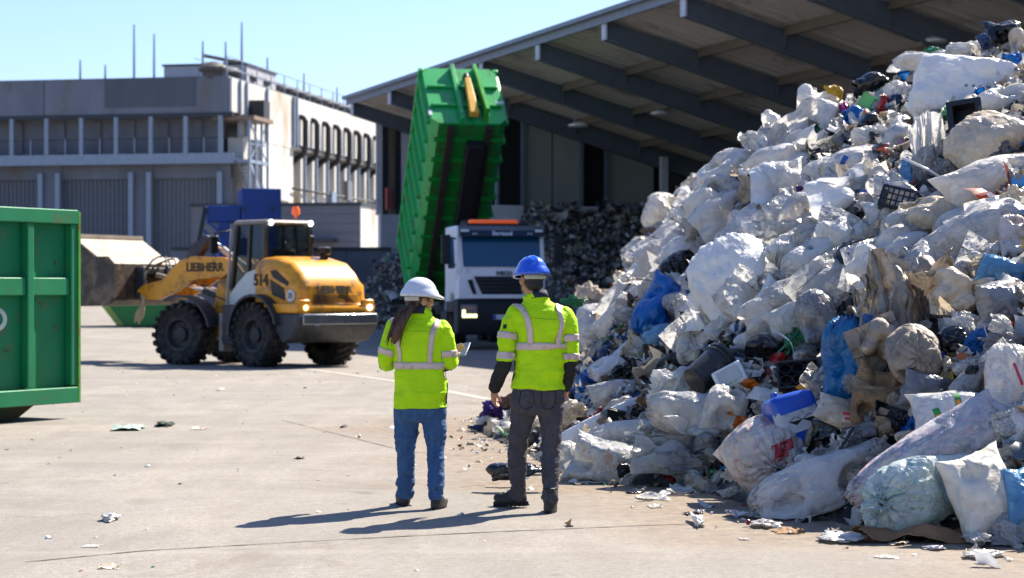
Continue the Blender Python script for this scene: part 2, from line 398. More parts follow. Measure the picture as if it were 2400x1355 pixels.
MB().b2((.2, 3.0, 11.32), (1.2, 4.2, 12.5)).build('air_unit', black_m, hall)
MB().b2((-1.2, .2, 8.4), (1.2, 4.0, 8.6)).build('stair_landing', steel_l, hall)
MB().b2((-1.2, .3, 5.4), (1.0, 3.8, 5.6)).build('stair_landing', steel_l, hall)
m = MB()
for k in range(14): m.b2((.4, .6 + k * .22, 8.4 - k * .2), (1.1, .9 + k * .22, 8.46 - k * .2))
m.bar((.4, .5, 8.5), (.4, 3.9, 5.4), .08, .25).bar((1.1, .5, 8.5), (1.1, 3.9, 5.4), .08, .25).bar((1.1, .5, 9.5), (1.1, 3.9, 6.4), .06); m.build('stair', steel_l, hall)
m = MB()
for y in (.3, 1.5, 2.7, 3.9): m.bar((1.15, y, 0), (1.15, y, 11.2), .14); m.bar((1.15, y, 8.6), (1.15, y, 9.6), .06)
m.bar((1.15, .3, 9.6), (1.15, 3.9, 9.6), .06).bar((1.15, .3, 8.5), (1.15, 3.9, 11), .07).bar((1.15, 3.9, 8.5), (1.15, .3, 11), .07); m.build('stair_frame', steel_l, hall)
for i in range(18):
    v0 = .7 + 2.75 * i
    MB().lathe([(.72, 0), (.72, .45), (.95, .5), (.95, .72), (.6, 1.0), (.2, 1.12)], (-1.3, v0, 13.6), n=14).build('roof_vent', pm('vent_brown_metal', '4c4744', .6), hall, auto=40)
m = MB()
for i in range(20): m.bar((-.3, .3 + 2.9 * i, 13.6), (-.3, .3 + 2.9 * i, 15.0), .06)
for z in (14.3, 15.0): m.bar((-.3, .3, z), (-.3, 57, z), .05)
m.bar((-2.4, .3, 14.9), (-2.4, 50, 14.9), .05); m.build('roof_railing', steel_l, hall)
xa, xb = hx(315) * 1.0, hx(531)
ph = MB().b2((xa, 5, 13.7), (xb - .4, 11, 15.0)).build('penthouse', pm('penthouse_panel', 'a6a6ad', .6, 0, .1, .5), hall)
MB().b2((xa - .1, 4.9, 15.0), (xb - .3, 11.1, 15.12)).build('penthouse_roof', steel_d, ph)
MB().b2((xa + 2.6, 4.9, 13.75), (xa + 3.5, 4.99, 14.8)).build('penthouse_door', pm('pale_blue_door', 'c9d3de', .5), ph)
MB().bar((xa + 2.4, 6, 15.75), (xa + 5.0, 6, 15.2), .22).bar((xa + 3.7, 6, 15.1), (xa + 4.6, 6, 15.3), .5, .3).build('roof_boom', pm('tan_boom', '86735f', .7), hall)
def hallpt(x, y, z): return hall.matrix_basis @ Vector((x, y, z))
bpy.context.view_layer.update()
rods = [(127, 140, 'low front parapet, leftmost of all'), (187, 152, 'front parapet, second from the left end'), (256, 58, 'front parapet, tall one left of the penthouse'), (304, 80, 'parapet just beside the penthouse'), (371, 97, 'penthouse roof, left one'), (467, 52, 'penthouse roof, tallest above its boom'),
        (561, 98, 'roof corner above the stair bay'), (657, 135, 'side roof edge above the blank pale panel'), (741, 172, 'side roof edge above the first black ducts'), (817, 205, 'far side roof edge near the shed')]
for px, py, lb in rods:
    if px < 540: p = hall.matrix_world @ Vector((hx(px) + .35, 3.2 if px < 310 else 7, 13.7 if px < 310 else 15.1))
    else: p = hall.matrix_world @ Vector((-.9, hv(px), 13.6))
    s = F / p.y; top = CH - (py - 677.5) / s
    r = thing('lightning_rod', 'thin lightning rod on the ' + lb, 'lightning rod', p, 0, 'lightning rods on the hall roof')
    MB().tube([(0, 0, 0), (0, 0, (top - p.z) * .45), (0, 0, top - p.z)], [.09, .075, .05], 6).build('mast', steel_l, r)
    MB().box((0, 0, .12), (.4, .4, .24)).build('foot', concrete, r)
# low grey annex in front of the hall
an = thing('low_annex', 'low grey clad annex building with a white roller door beside the hall', 'building', (-7.75, 101.5, .7), math.atan2(-.195, .981))
m = MB().b2((-9, 0, 0), (0, 3.9, 5.2))
for k in range(11): m.b2((-9, -.03, .1 + k * .47), (-.02, -.0, .5 + k * .47))
m.build('wall', pm('grey_cladding', '696b74', .6, .1, .06), an)
MB().b2((.0, -.02, 0), (.05, 3.9, 5.21)).build('side_wall', pale_wall, an)  # sunlit side put into the colour: pale slab over the grey cladding
MB().b2((-9.1, -.12, 5.2), (.12, 4, 5.36)).build('roof', steel_d, an)
MB().b2((-4.3, -.1, 0), (-1.6, -.04, 3.1)).build('roller_door', pm('white_shutter', 'a3a4a2', .6), an)
MB().b2((-4.7, -.7, 3.35), (-1.2, -.04, 3.5)).build('canopy', steel_d, an)
# concrete bay wall
A = at(400, 690, 58); B = at(915, 690, 58)
bw = thing('bay_wall', 'dark weathered concrete bay wall below the grey annex', 'wall', (A.x, A.y, .35), 0)
L = B.x - A.x; m = MB()
for k in range(5): m.b2((L * k / 5 + .01, 0, 0), (L * (k + 1) / 5 - .01, .5, 2.85))
m.build('wall_panel', concrete, bw); MB().b2((0, -.06, 2.85), (L, .56, 2.98)).build('coping', steel_d, bw)

# ================================================================ the open shed with its sloping roof
SE, SP = 9.5, .276
sh = thing('open_shed', 'tall open sided shed with sloping corrugated roof on dark steel rafters', 'shed', (-2.56, 71.9, 0), math.atan2(-.937, .349))
roof_m = pm('corrugated_roof_underside', 'bdbbb7', .6, 0, .1, .4, '8b8883', .3, .6, .05, 10)
beam_m = pm('blue_grey_rafter', '5b6775', .5, .1, .12)
purl_m = pm('tan_purlin', '625a4e', .7)
XR0, XR1 = -11.2, 48
P = []; x = XR0
while x < XR1: P += [(x, 0), (x + .22, 0), (x + .28, .09), (x + .5, .09)]; x += .56
V = []; 
for D in (-.35, 16): V += [(x, D, SE - SP * D + z - .12) for x, z in P]
n = len(P); me = npmesh('roof', V, [(i, i + 1, n + i + 1, n + i) for i in range(n - 1)], False)
rf = obj('roof', me, roof_m, sh); sm = rf.modifiers.new('solid', 'SOLIDIFY'); sm.thickness = .03
MB().b2((XR0, -.42, SE - .28), (XR1, -.36, SE + .1)).b2((XR0, -.6, SE - .05), (XR1, -.42, SE + .08)).build('fascia', pm('eave_grey', '77808f', .5, .2), sh)
for k in range(11):
    xf = -10.54 + 5.27 * k
    pr = [(-.3, SE - .16), (-.3, SE - .72), (9.2, SE - SP * 9.2 - .9), (15.6, SE - SP * 15.6 - .8), (15.6, SE - SP * 15.6 - .16)]
    w = .12
    fl = MB().prism(pr, (xf - .04, 0, 0), (0, 1, 0), (0, 0, 1), (1, 0, 0), .08)
    for (a, b) in ((1, 2), (2, 3)): fl.bar((xf, pr[a][0], pr[a][1]), (xf, pr[b][0], pr[b][1]), .3, .05)
    for D in (2.6, 5.2, 7.8): fl.b2((xf - .12, D - .02, SE - SP * D - .72), (xf + .12, D + .02, SE - SP * D - .3))
    bmo = fl.build('rafter', beam_m, sh)
    MB().b2((xf - .16, -.36, SE - .74), (xf + .16, -.31, SE - .28)).build('end_plate', pm('pale_end_plate', 'b4bccc', .5), bmo)
    if k > 1: MB().b2((xf - .15, 14.6, 0), (xf + .15, 14.9, SE - SP * 14.9 - .9)).build('column', beam_m, sh)
    if k < 10:
        for D in (2.6, 5.2, 7.8, 10.4, 13): MB().b2((xf + .17, D - .05, SE - SP * D - .42), (xf + 5.1, D + .05, SE - SP * D - .16)).build('purlin', purl_m, sh)
cw = pm('shed_concrete_panel', '82857f', .8, 0, .12, .7, stretch=(1, 1, .3)); pale_c = pm('shed_base_concrete', 'b9bcc2', .85, 0, .12, .7)
def zr(D): return SE - SP * D - .7
def wallpan(xf, a, b, z0, name, m, th=.12):
    MB().prism([(a, z0), (b, z0), (b, zr(b)), (a, zr(a))], (xf - th, 0, 0), (0, 1, 0), (0, 0, 1), (1, 0, 0), th).build(name, m, sh)
dark_in = pm('opening_shade', '17191c', .9)  # near-black colour paints the interior shade behind the wall openings
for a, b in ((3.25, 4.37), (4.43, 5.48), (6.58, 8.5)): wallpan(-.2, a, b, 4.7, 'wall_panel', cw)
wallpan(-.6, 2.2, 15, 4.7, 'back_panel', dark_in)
wallpan(-.2, 9.2, 14.6, 4.2, 'wall_panel', pm('dark_panel', '3b3e41', .8))
for D in (2.2, 3.2, 5.53, 6.52): MB().b2((-.22, D - .05, 4.7), (-.02, D + .05, zr(D) + .2)).build('wall_post', beam_m, sh)
MB().b2((-.75, 1.7, 0), (.05, 15.2, 4.7)).build('base_wall', pale_c, sh)
MB().b2((.1, 8.6, 0), (.34, 8.86, zr(8.7) + .2)).build('column', pale_c, sh)
for a, b, m in ((.75, 1.0, pale_c), (1.3, 1.55, purl_m), (1.85, 2.6, pale_c), (2.7, 6, cw)): wallpan(-10.7, a, b, 4.7, 'wall_panel', m)
wallpan(-10.9, .8, 15, 4.7, 'back_panel', steel_d)
MB().b2((-10.5, .75, 0), (-10.1, 15.2, 4.7)).build('base_wall', pale_c, sh)
MB().b2((XR0, 15.2, 0), (XR1, 15.4, 5.2)).build('back_wall', pm('shed_back_wall', '73777b', .85), sh)
MB().b2((-10.3, 1.0, 4.9), (-10.05, 1.2, 5.8)).build('red_box', pm('red_box', '8e3a3a', .5), sh)
for (px, py, s, lb) in ((2185, 96, 96, 'at the upper right above the bulk bag'), (1355, 293, 66, 'above the truck cab, lowest of the lamps'), (1550, 265, 70, 'between two rafters left of the heap top'), (1838, 208, 76, 'just over the upper edge of the waste heap')):
    p = at(px, py, s); l = thing('pendant_lamp', 'white disc lamp hung on thin rods ' + lb, 'lamp', p, 0, 'lamps hanging from the shed roof')
    MB().lathe([(.02, .12), (.12, .1), (.34, .02), (.36, -.04), (.3, -.06)], n=18).build('lamp_shade', pm('lamp_white', 'e4e7ea', .5), l, auto=40)
    q = Vector((p.x + 2.56, p.y - 71.9)); D = q.x * .937 + q.y * .349; hh = SE - SP * D - .15 - p.z
    for e in (-.13, .13): MB().tube([(e, 0, .05), (e, 0, hh)], .018, 6).build('rod', steel_l, l)
# mixed waste heaps lying in the shade (far masses)
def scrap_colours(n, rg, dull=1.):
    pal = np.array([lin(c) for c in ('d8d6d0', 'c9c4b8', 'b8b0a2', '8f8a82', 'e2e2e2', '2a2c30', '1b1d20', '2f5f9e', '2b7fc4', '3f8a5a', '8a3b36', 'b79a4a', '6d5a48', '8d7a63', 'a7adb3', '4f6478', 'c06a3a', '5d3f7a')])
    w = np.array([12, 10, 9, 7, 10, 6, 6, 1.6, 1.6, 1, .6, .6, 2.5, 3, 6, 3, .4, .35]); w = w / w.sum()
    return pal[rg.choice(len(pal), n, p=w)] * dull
def scraps(name, C, N, size, cols, seed, label=None, cat=None, kind='stuff', curl=.5):
    rg = np.random.RandomState(seed); n = len(C); g = 5
    u, w = np.meshgrid(np.linspace(-1, 1, g), np.linspace(-1, 1, g)); u = u.ravel(); w = w.ravel(); m = g * g
    T = np.cross(N, rg.randn(n, 3)); T /= np.linalg.norm(T, axis=1)[:, None] + 1e-9; B = np.cross(N, T)
    asp = rg.uniform(.35, 1, n); sz = size * np.exp(rg.randn(n) * .45)
    tilt = rg.uniform(-.8, .8, n)
    Bn = B * np.cos(tilt)[:, None] + N * np.sin(tilt)[:, None]; Nn = np.cross(T, Bn)
    uu = u[None] * (1 + .16 * rg.randn(n, m)); ww = w[None] * (1 + .16 * rg.randn(n, m))
    cu = rg.uniform(-1, 1, (n, 1)); cv = rg.uniform(-1, 1, (n, 1))
    zz = curl * (cu * u[None] ** 2 + cv * w[None] ** 2 + 1.2 * rg.uniform(-1, 1, (n, 1)) * u[None] * w[None] + .7 * np.sin(rg.uniform(1, 4, (n, 1)) * u[None] + rg.uniform(0, 6, (n, 1))) + .5 * np.sin(rg.uniform(2, 5, (n, 1)) * w[None] + rg.uniform(0, 6, (n, 1)))) + curl * .16 * rg.randn(n, m)
    V = C[:, None, :] + (T[:, None, :] * uu[..., None] + Bn[:, None, :] * (ww * asp[:, None])[..., None] + Nn[:, None, :] * zz[..., None]) * (sz / 2)[:, None, None]
    q = np.arange(m).reshape(g, g); f = np.stack([q[:-1, :-1].ravel(), q[:-1, 1:].ravel(), q[1:, 1:].ravel(), q[1:, :-1].ravel()], 1)
    Fc = (f[None] + (np.arange(n) * m)[:, None, None]).reshape(-1, 4)
    me = npmesh(name, V.reshape(-1, 3), Fc, True)
    a = me.attributes.new('tone', 'FLOAT_COLOR', 'POINT'); cc = np.ones((n, m, 4), np.float32); cc[..., :3] = cols[:, None, :]; a.data.foreach_set('color', cc.ravel())
    return tag(obj(name, me, scrap_mat()), label, cat, None, kind)
def scrap_mat():
    if 'scrap' in MATS: return MATS['scrap']
    t = NT('mixed_scrap'); a = t.new('Attribute'); a.attribute_name = 'tone'
    k = t.mix(t.ramp(t.noise(t.coord('Object'), 14, 5, .7), [(.45, 0), (.7, .55)]), a.outputs['Color'], lin('6b5b49')); t.base(k)
    t.p.inputs['Roughness'].default_value = .42; tr = t.new('BsdfTranslucent'); t.link(k, tr.inputs[0]); mx = t.new('MixShader'); mx.inputs[0].default_value = .2
    t.link(t.p.outputs[0], mx.inputs[1]); t.link(tr.outputs[0], mx.inputs[2]); t.link(mx.outputs[0], t.out.inputs[0]); MATS['scrap'] = t.m; return t.m
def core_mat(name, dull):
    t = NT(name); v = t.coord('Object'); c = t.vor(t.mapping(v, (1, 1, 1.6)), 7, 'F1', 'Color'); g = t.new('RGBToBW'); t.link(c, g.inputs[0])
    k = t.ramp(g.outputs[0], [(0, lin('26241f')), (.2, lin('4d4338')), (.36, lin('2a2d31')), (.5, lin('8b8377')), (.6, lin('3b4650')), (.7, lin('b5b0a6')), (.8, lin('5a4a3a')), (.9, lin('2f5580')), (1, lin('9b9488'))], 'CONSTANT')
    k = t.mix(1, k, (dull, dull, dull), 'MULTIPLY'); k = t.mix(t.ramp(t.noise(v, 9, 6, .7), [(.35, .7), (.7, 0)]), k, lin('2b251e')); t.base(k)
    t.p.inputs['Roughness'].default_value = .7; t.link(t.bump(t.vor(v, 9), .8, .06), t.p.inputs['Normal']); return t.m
def heap(name, label, fn, x0, x1, y0, y1, st, seed, nscrap, dull, loc=None):
    X, Y = np.meshgrid(np.arange(x0, x1, st), np.arange(y0, y1, st)); Z = fn(X, Y)
    P = np.stack([X.ravel(), Y.ravel(), Z.ravel()], 1); P[:, 2] += .22 * fbm(P * 1.1, seed, 4) + .1 * ridged(P * 2.2, seed + 3, 2); n, mm = X.shape; q = np.arange(n * mm).reshape(n, mm)
    Fc = np.stack([q[:-1, :-1].ravel(), q[:-1, 1:].ravel(), q[1:, 1:].ravel(), q[1:, :-1].ravel()], 1); keep = P[Fc][:, :, 2].max(1) > -.1; Fc = Fc[keep]
    o = tag(obj(name, npmesh(name, P, Fc), core_mat(name + '_mix', dull)), label, 'waste heap', None, 'stuff')
    rg = np.random.RandomState(seed); c = P[rg.choice(np.where(P[:, 2] > .05)[0], nscrap)] + rg.randn(nscrap, 3) * .07; c[:, 2] += .05
    N = rg.randn(nscrap, 3) * .6 + np.array([-.2, -.6, .7]); N /= np.linalg.norm(N, axis=1)[:, None]
    s_ = scraps('loose_scraps', c, N, .11, scrap_colours(nscrap, rg, dull), seed); s_.parent = o; del s_['kind']; s_['kind'] = 'stuff'
    return o
def shed_heap(X, Y):             # in shed coordinates
    x = (X + 2.56) * .349 - (Y - 71.9) * .937; D = (X + 2.56) * .937 + (Y - 71.9) * .349
    a = np.clip(1 - (x - .2) / 8, -.1, 1); b = np.clip((D - 2.0) / 1.1, -.1, 1)
    return np.where(x > -.1, 4.6 * np.minimum(a, 1) * b, -1) + np.where((a < 0) | (b < 0), -1, 0)
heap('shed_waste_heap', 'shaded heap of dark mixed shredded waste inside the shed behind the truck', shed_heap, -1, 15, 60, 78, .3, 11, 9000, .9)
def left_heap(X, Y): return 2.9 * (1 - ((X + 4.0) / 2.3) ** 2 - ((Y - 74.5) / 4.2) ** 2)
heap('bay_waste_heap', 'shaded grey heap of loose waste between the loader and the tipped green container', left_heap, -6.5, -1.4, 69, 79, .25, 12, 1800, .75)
# ================================================================ the wheel loader
yel = pm('yellow_paint', 'e59a10', .42, 0, .12, 2, '7d5a2c', .45, 3.5, .04, 30, coat=.3)
dgrey = pm('anthracite_paint', '2c3038', .5, 0, .15, 3, '5a5248', .3, 3)
rubber = pm('tyre_rubber', '1b1b1d', .85, 0, .25, 6, '4b443b', .45, 5, .25, 60)
rimm = pm('dark_rim', '26282c', .6, 0, .2, 6, '4b443b', .4, 4)
white_p = pm('white_paint', 'c8cbc9', .4, 0, .06, 2, '8d8778', .2, 3, .03)
chrome = pm('chrome_rod', 'e8eaec', .15, 1, .02)
worn_st = pm('worn_bucket_steel', '46423d', .55, .5, .35, 2, '7a6a58', .5, 2.5)
pale_st = pm('sunlit_bucket_plate', 'a09484', .7, 0, .12, 2, '8a7c6c', .4, 2)  # pale tone paints sunlight onto the bucket's top plate
cabglass = glass('cab_glass', '16242a', .04, .5)
def lamp_m(n, c, e): return pm(n, c, .2, 0, 0, emit=c, es=e, bump=0)
lamp_w = lamp_m('lit_lamp', 'f4ffff', 2.2); lamp_y = lamp_m('lit_warm_lamp', 'fff2b0', .7)
orange = pm('orange_beacon', 'ff7a3c', .3, 0, .05, emit='ff5a20', es=.12, bump=0)
ink = pm('black_lettering', '17150f', .5, 0, 0, bump=0)
def wheel(parent, loc, rz, r, w, side):
    """side: +1 when the rim's face looks to local +y."""
    wh = empty('wheel', loc, rz); wh.parent = parent
    rr = r * .55
    MB().lathe([(rr, -w / 2 + .03), (r * .9, -w / 2), (r * .96, -w / 2 + .05), (r * .975, 0), (r * .96, w / 2 - .05), (r * .9, w / 2), (rr, w / 2 - .03)], axis='y', n=48, cap=False).build('tyre', rubber, wh, auto=50)
    m = MB(); n = 22
    for k in range(n):
        for sd in (-1, 1):
            a = 2 * math.pi * (k + (.5 if sd > 0 else 0)) / n; b = a + sd * 0 + .13
            p = Vector((r * .985 * math.cos(a), sd * w * .03, r * .985 * math.sin(a))); q = Vector((r * .97 * math.cos(b), sd * w * .52, r * .97 * math.sin(b)))
            q2 = Vector((r * .86 * math.cos(b), sd * w * .525, r * .86 * math.sin(b)))
            up = Vector((math.cos(a), 0, math.sin(a)))
            m.bar(p, q, .09 * r / .68, .075, up); m.bar(q, q2, .09 * r / .68, .05, Vector((0, sd, 0)))
    m.build('tread', rubber, wh)
    f = side * w / 2
    MB().lathe([(rr + .01, -w / 2 + .05), (rr + .02, f * .86), (rr - .05, f * .8), (rr * .72, f * .35), (rr * .45, f * .3), (rr * .42, f * .62), (rr * .18, f * .66)], axis='y', n=32).build('rim', rimm, wh, auto=40)
    b = MB().lathe([(rr * .64, f * .29), (rr * .64, f * .33), (rr * .5, f * .33)], axis='y', n=24)
    for k in range(10): a = 2 * math.pi * k / 10; b.lathe([(.022, f * .3), (.022, f * .45)], (rr * .58 * math.cos(a), 0, rr * .58 * math.sin(a)), 'y', 6)
    b.build('wheel_nuts', rimm, wh)
    return wh
LA = Vector((-5.54, 43.57, 0)); hr = math.atan2(.71, -.7); hf = math.atan2(.45, -.89)
ld = thing('wheel_loader', 'yellow wheel loader with articulated frame and raised worn bucket, top plate coloured as sunlit', 'wheel loader', LA, hr)
fd = hf - hr; Rf = Matrix.Rotation(fd, 3, 'Z')
for y, s_ in ((.95, 1), (-.95, -1)): wheel(ld, (-1.3, y, .67), 0, .67, .5, s_)
for y, s_ in ((.95, 1), (-.95, -1)): wheel(ld, Rf @ Vector((1.3, y, .66)), fd, .66, .5, s_)
MB().b2((-2.3, -.55, .55), (-.1, .55, 1.3)).b2((-1.5, -.7, .55), (-1.1, .7, .83)).build('rear_frame', dgrey, ld, bevel=.03)
# hood: side profile lofted over the width
def hood(prof, y, inset, name, m, bev=.07):
    mb = MB(); n = len(prof); vs = []
    for yy, ins in ((-y, inset), (-y + inset, 0), (y - inset, 0), (y, inset)):
        for a, b in prof: vs.append((a + (ins * .5 if a < -2.3 else 0), yy, b - (ins if b > 1.75 else 0)))
    fs = [(i * n + j, i * n + (j + 1) % n, (i + 1) * n + (j + 1) % n, (i + 1) * n + j) for i in range(3) for j in range(n)] + [tuple(range(n))[::-1], tuple(3 * n + k for k in range(n))]
    mb.add(vs, fs); return mb.build(name, m, ld, bevel=bev, seg=3)
hd = hood([(-1.05, 1.25), (-1.05, 2.3), (-1.5, 2.33), (-2.1, 2.2), (-2.4, 1.98), (-2.56, 1.72), (-2.62, 1.22)], .93, .2, 'hood', yel)
hood([(-1.15, 1.2), (-1.15, 1.32), (-2.64, 1.34), (-2.68, 1.22), (-2.64, 1.14), (-1.9, 1.14)], 1.06, .03, 'side_skirt', yel, .03)
hood([(-1.9, .82), (-1.85, 1.13), (-2.74, 1.13), (-2.78, 1.05), (-2.74, .86), (-2.45, .56), (-2.2, .5)], 1.08, .04, 'counterweight', dgrey, .05)
MB().b2((-2.81, -1.0, .9), (-2.75, 1.0, 1.12)).build('bumper_bar', pm('bright_bumper', '9aa0a6', .25, .8, .1), ld, bevel=.02)
MB().prism([(-1.62, 2.02), (-1.8, 2.04), (-2.25, 1.78), (-2.2, 1.7), (-1.72, 1.88)], (0, .925, 0), (1, 0, 0), (0, 0, 1), (0, 1, 0), .018).build('vent', ink, ld)
MB().prism([(-1.62, 1.84), (-2.08, 1.66), (-2.12, 1.4), (-1.68, 1.52)], (0, .925, 0), (1, 0, 0), (0, 0, 1), (0, 1, 0), .018).build('vent', ink, ld)
g = MB()
for k in range(7): g.b2((-2.625, -.6, 1.28 + k * .035), (-2.645, .6, 1.295 + k * .035))
g.build('grille', dgrey, ld)
text('LIEBHERR', .22, 'lettering', ink, ld, (-2.605, 0, 1.62), (R(76), 0, R(-90)), bold=.008, sx=1.0)
text('514', .33, 'lettering', ink, ld, (-1.3, .945, 1.82), (R(90), 0, R(180)), bold=.012)
MB().lathe([(.13, 0), (.13, .015)], (-2.32, .94, 1.5), 'y', 20).build('speed_sign', pm('speed_sign_white', 'c9ccd0', .5), ld); text('25', .15, 'lettering', ink, ld, (-2.32, .963, 1.5), (R(90), 0, R(180)))
MB().tube([(-2.78, .6, .99), (-2.765, .6, .99)], .13, 20).build('tow_roundel', steel_l, ld)
for y in (.85, -.88):
    MB().ell((-2.7, y, 1.25), (.05, .06, .06)).build('tail_lamp', lamp_y if y > 0 else lamp_w, ld, True)
    MB().b2((-2.68, y - .14, 1.1), (-2.5, y + .14, 1.42)).build('lamp_housing', yel, ld, bevel=.03)
# cab
m = MB(); zb, zt = 1.62, 3.05; c4 = [(0.08, .66), (.08, -.66), (-1.05, -.66), (-1.05, .66)]; t4 = [(-.05, .6), (-.05, -.6), (-1.0, -.6), (-1.0, .6)]
for (a, b), (c, d) in zip(c4, t4): m.bar((a, b, zb), (c, d, zt), .09)
m.bar((-.5, .66, zb + .1), (-.5, .61, zt), .07).bar((-.5, -.66, zb), (-.5, -.61, zt), .07)
for i_ in range(4): m.bar((*c4[i_], zb), (*c4[(i_ + 1) % 4], zb), .08); m.bar((*t4[i_], zt), (*t4[(i_ + 1) % 4], zt), .08)
m.build('cab_pillars', pm('grey_cab_paint', '413f3c', .45), ld)
MB().box((-.52, 0, 3.08), (1.22, 1.34, .09), taper=(.9, .92)).build('cab_roof', pm('roof_grey_tan', '8a7f74', .45), ld, bevel=.04)
MB().b2((-1.1, -.66, 1.3), (.15, .66, 1.64)).build('cab_floor', dgrey, ld, bevel=.03)
MB().prism([(.14, 1.3), (.14, 1.5), (-.15, 1.75), (-.5, 2.0), (-.98, 2.1), (-.98, 1.3)], (0, .675, 0), (1, 0, 0), (0, 0, 1), (0, 1, 0), .03).build('cab_door_panel', white_p, ld, bevel=.01)
gl = MB()
for i in range(4):
    a, b = c4[i], c4[(i + 1) % 4]; c, d = t4[i], t4[(i + 1) % 4]
    gl.add([(a[0], a[1], zb), (b[0], b[1], zb), (d[0], d[1], zt), (c[0], c[1], zt)], [(0, 1, 2, 3)])
gl.build('cab_window', cabglass, ld)
MB().b2((-.95, -.3, 1.64), (-.8, .3, 2.5)).b2((-.9, -.3, 1.64), (-.3, .3, 1.95)).build('seat', pm('seat_black', '141416', .8), ld, bevel=.05)
MB().bar((.0, 0, 1.64), (-.12, 0, 2.15), .1).lathe([(.2, 2.15), (.22, 2.18)], (-.15, 0, 0), 'z', 20).build('steering_column', ink, ld)
for y in (.5, -.58): MB().ell((-1.08, y, 3.06), (.05, .062, .062)).build('work_lamp', lamp_w, ld, True)
MB().lathe([(.03, 3.18), (.03, 3.24), (.085, 3.25), (.09, 3.36), (.06, 3.43)], (-.85, -.35, 0)).build('beacon', orange, ld, auto=50)
MB().bar((.1, .7, 2.9), (.25, 1.0, 2.85), .03).bar((.25, 1.0, 2.85), (.25, 1.0, 2.6), .03).box((.25, 1.02, 2.6), (.08, .2, .38)).build('mirror', ink, ld, bevel=.02)
MB().bar((.16, .75, 1.2), (.02, .72, 2.95), .04).build('grab_rail', pm('rail_grey', 'a8a8a8', .4), ld)
MB().tube([(-1.35, -.35, 2.3), (-1.35, -.35, 2.62), (-1.42, -.35, 2.78)], .05, 10).build('exhaust', ink, ld); MB().lathe([(.09, 2.28), (.09, 2.36), (.15, 2.4), (.15, 2.52), (.08, 2.55)], (-1.7, -.45, 0)).build('air_intake', ink, ld, auto=40)
# rear mudguards, steps, tanks
for y in (.95, -.95):
    pts = [(-1.3 + .82 * math.cos(a), y, .69 + .82 * math.sin(a)) for a in np.linspace(R(-5), R(165), 14)]
    mg = MB(); 
    for p, q in zip(pts[:-1], pts[1:]): mg.bar(p, q, .5, .05, up=(p[0] + 1.3, 0, p[2] - .69))
    mg.build('mudguard', dgrey, ld)
    q = [Rf @ Vector((1.3 + .8 * math.cos(a), y, .69 + .8 * math.sin(a))) for a in np.linspace(R(60), R(170), 10)]; mg = MB()
    for a, b in zip(q[:-1], q[1:]): mg.bar(a, b, .46, .05, up=(a - Rf @ Vector((1.3, y, .69))))
    mg.build('mudguard', dgrey, ld)
    sm_ = MB().b2((-.62, y - .22, .45), (-.1, y + .12, 1.3)); sm_.b2((-.5, y + .12 if y > 0 else y - .28, .55), (-.15, y + .18 if y > 0 else y - .22, .62)).b2((-.5, y + .12 if y > 0 else y - .28, .85), (-.15, y + .18 if y > 0 else y - .22, .92)); sm_.build('step_box', dgrey, ld, bevel=.02)
MB().b2((-.02, .7, .3), (.14, .98, 1.12)).b2((-.03, .9, .55), (.15, 1.02, .6)).build('access_step', pm('pale_step', 'a39a8c', .6), ld, bevel=.03)
# front frame with lift arms, cylinders and bucket
def fr(x, y, z): return Rf @ Vector((x, y, z))
ff = MB()
for y in (-.36, .3): ff.prism([(-.1, .55), (.25, 1.0), (.15, 2.0), (.45, 2.32), (.75, 2.1), (.95, 1.3), (1.5, 1.05), (1.7, .55)], fr(0, y, 0), fr(1, 0, 0), (0, 0, 1), fr(0, 1, 0), .06)
ff.build('front_tower', yel, ld, bevel=.02)
MB().prism([(.9, .5), (1.75, .5), (1.75, .9), (.9, .9)], fr(0, -.75, 0), fr(1, 0, 0), (0, 0, 1), fr(0, 1, 0), 1.5).build('front_axle', dgrey, ld)
arm = [(.35, 2.28), (.55, 2.32), (1.4, 2.36), (1.75, 2.26), (2.2, 1.85), (2.75, 1.72), (2.9, 1.6), (2.8, 1.42), (2.3, 1.4), (1.75, 1.62), (1.4, 1.85), (.6, 1.88), (.35, 2.05)]
for y in (.42, -.54):
    MB().prism(arm, fr(0, y, 0), fr(1, 0, 0), (0, 0, 1), fr(0, 1, 0), .12).build('lift_arm', yel, ld, bevel=.015)
    MB().tube([fr(.5, y + .06 - .2 * (1 if y > 0 else -1), 1.35), fr(1.25, y + .06 - .2 * (1 if y > 0 else -1), 1.6)], .085, 12).build('lift_cylinder', dgrey, ld, auto=40)
    MB().tube([fr(1.25, y + .06 - .2 * (1 if y > 0 else -1), 1.6), fr(1.7, y + .06 - .2 * (1 if y > 0 else -1), 1.75)], .045, 10).build('cylinder_rod', chrome, ld, True)
MB().bar(fr(1.75, -.5, 1.95), fr(1.75, .5, 1.95), .22).build('arm_crossbeam', yel, ld, bevel=.02)
text('LIEBHERR', .26, 'lettering', ink, ld, fr(1.05, .548, 2.11), (R(90), 0, fd + R(180)), bold=.008, sx=.9)
MB().prism([(1.95, 2.2), (1.75, 2.6), (1.36, 2.84), (1.22, 2.78), (1.36, 2.6), (1.6, 2.3), (1.75, 1.9), (2.0, 1.7), (2.3, 1.75)], fr(0, -.12, 0), fr(1, 0, 0), (0, 0, 1), fr(0, 1, 0), .24).build('tilt_lever', dgrey, ld, bevel=.02)
MB().tube([fr(1.3, 0, 2.78), fr(.95, 0, 2.52)], .05, 10).build('cylinder_rod', chrome, ld, True)
MB().tube([fr(.95, 0, 2.52), fr(.35, 0, 2.12)], .075, 12).build('tilt_cylinder', pm('pale_cylinder', 'b9b6ae', .4), ld, auto=40)
MB().tube([fr(1.7, 0, 1.75), fr(2.75, 0, 1.95)], .06, 8).build('tilt_link', pm('pale_link', '8f897f', .5), ld, auto=40)
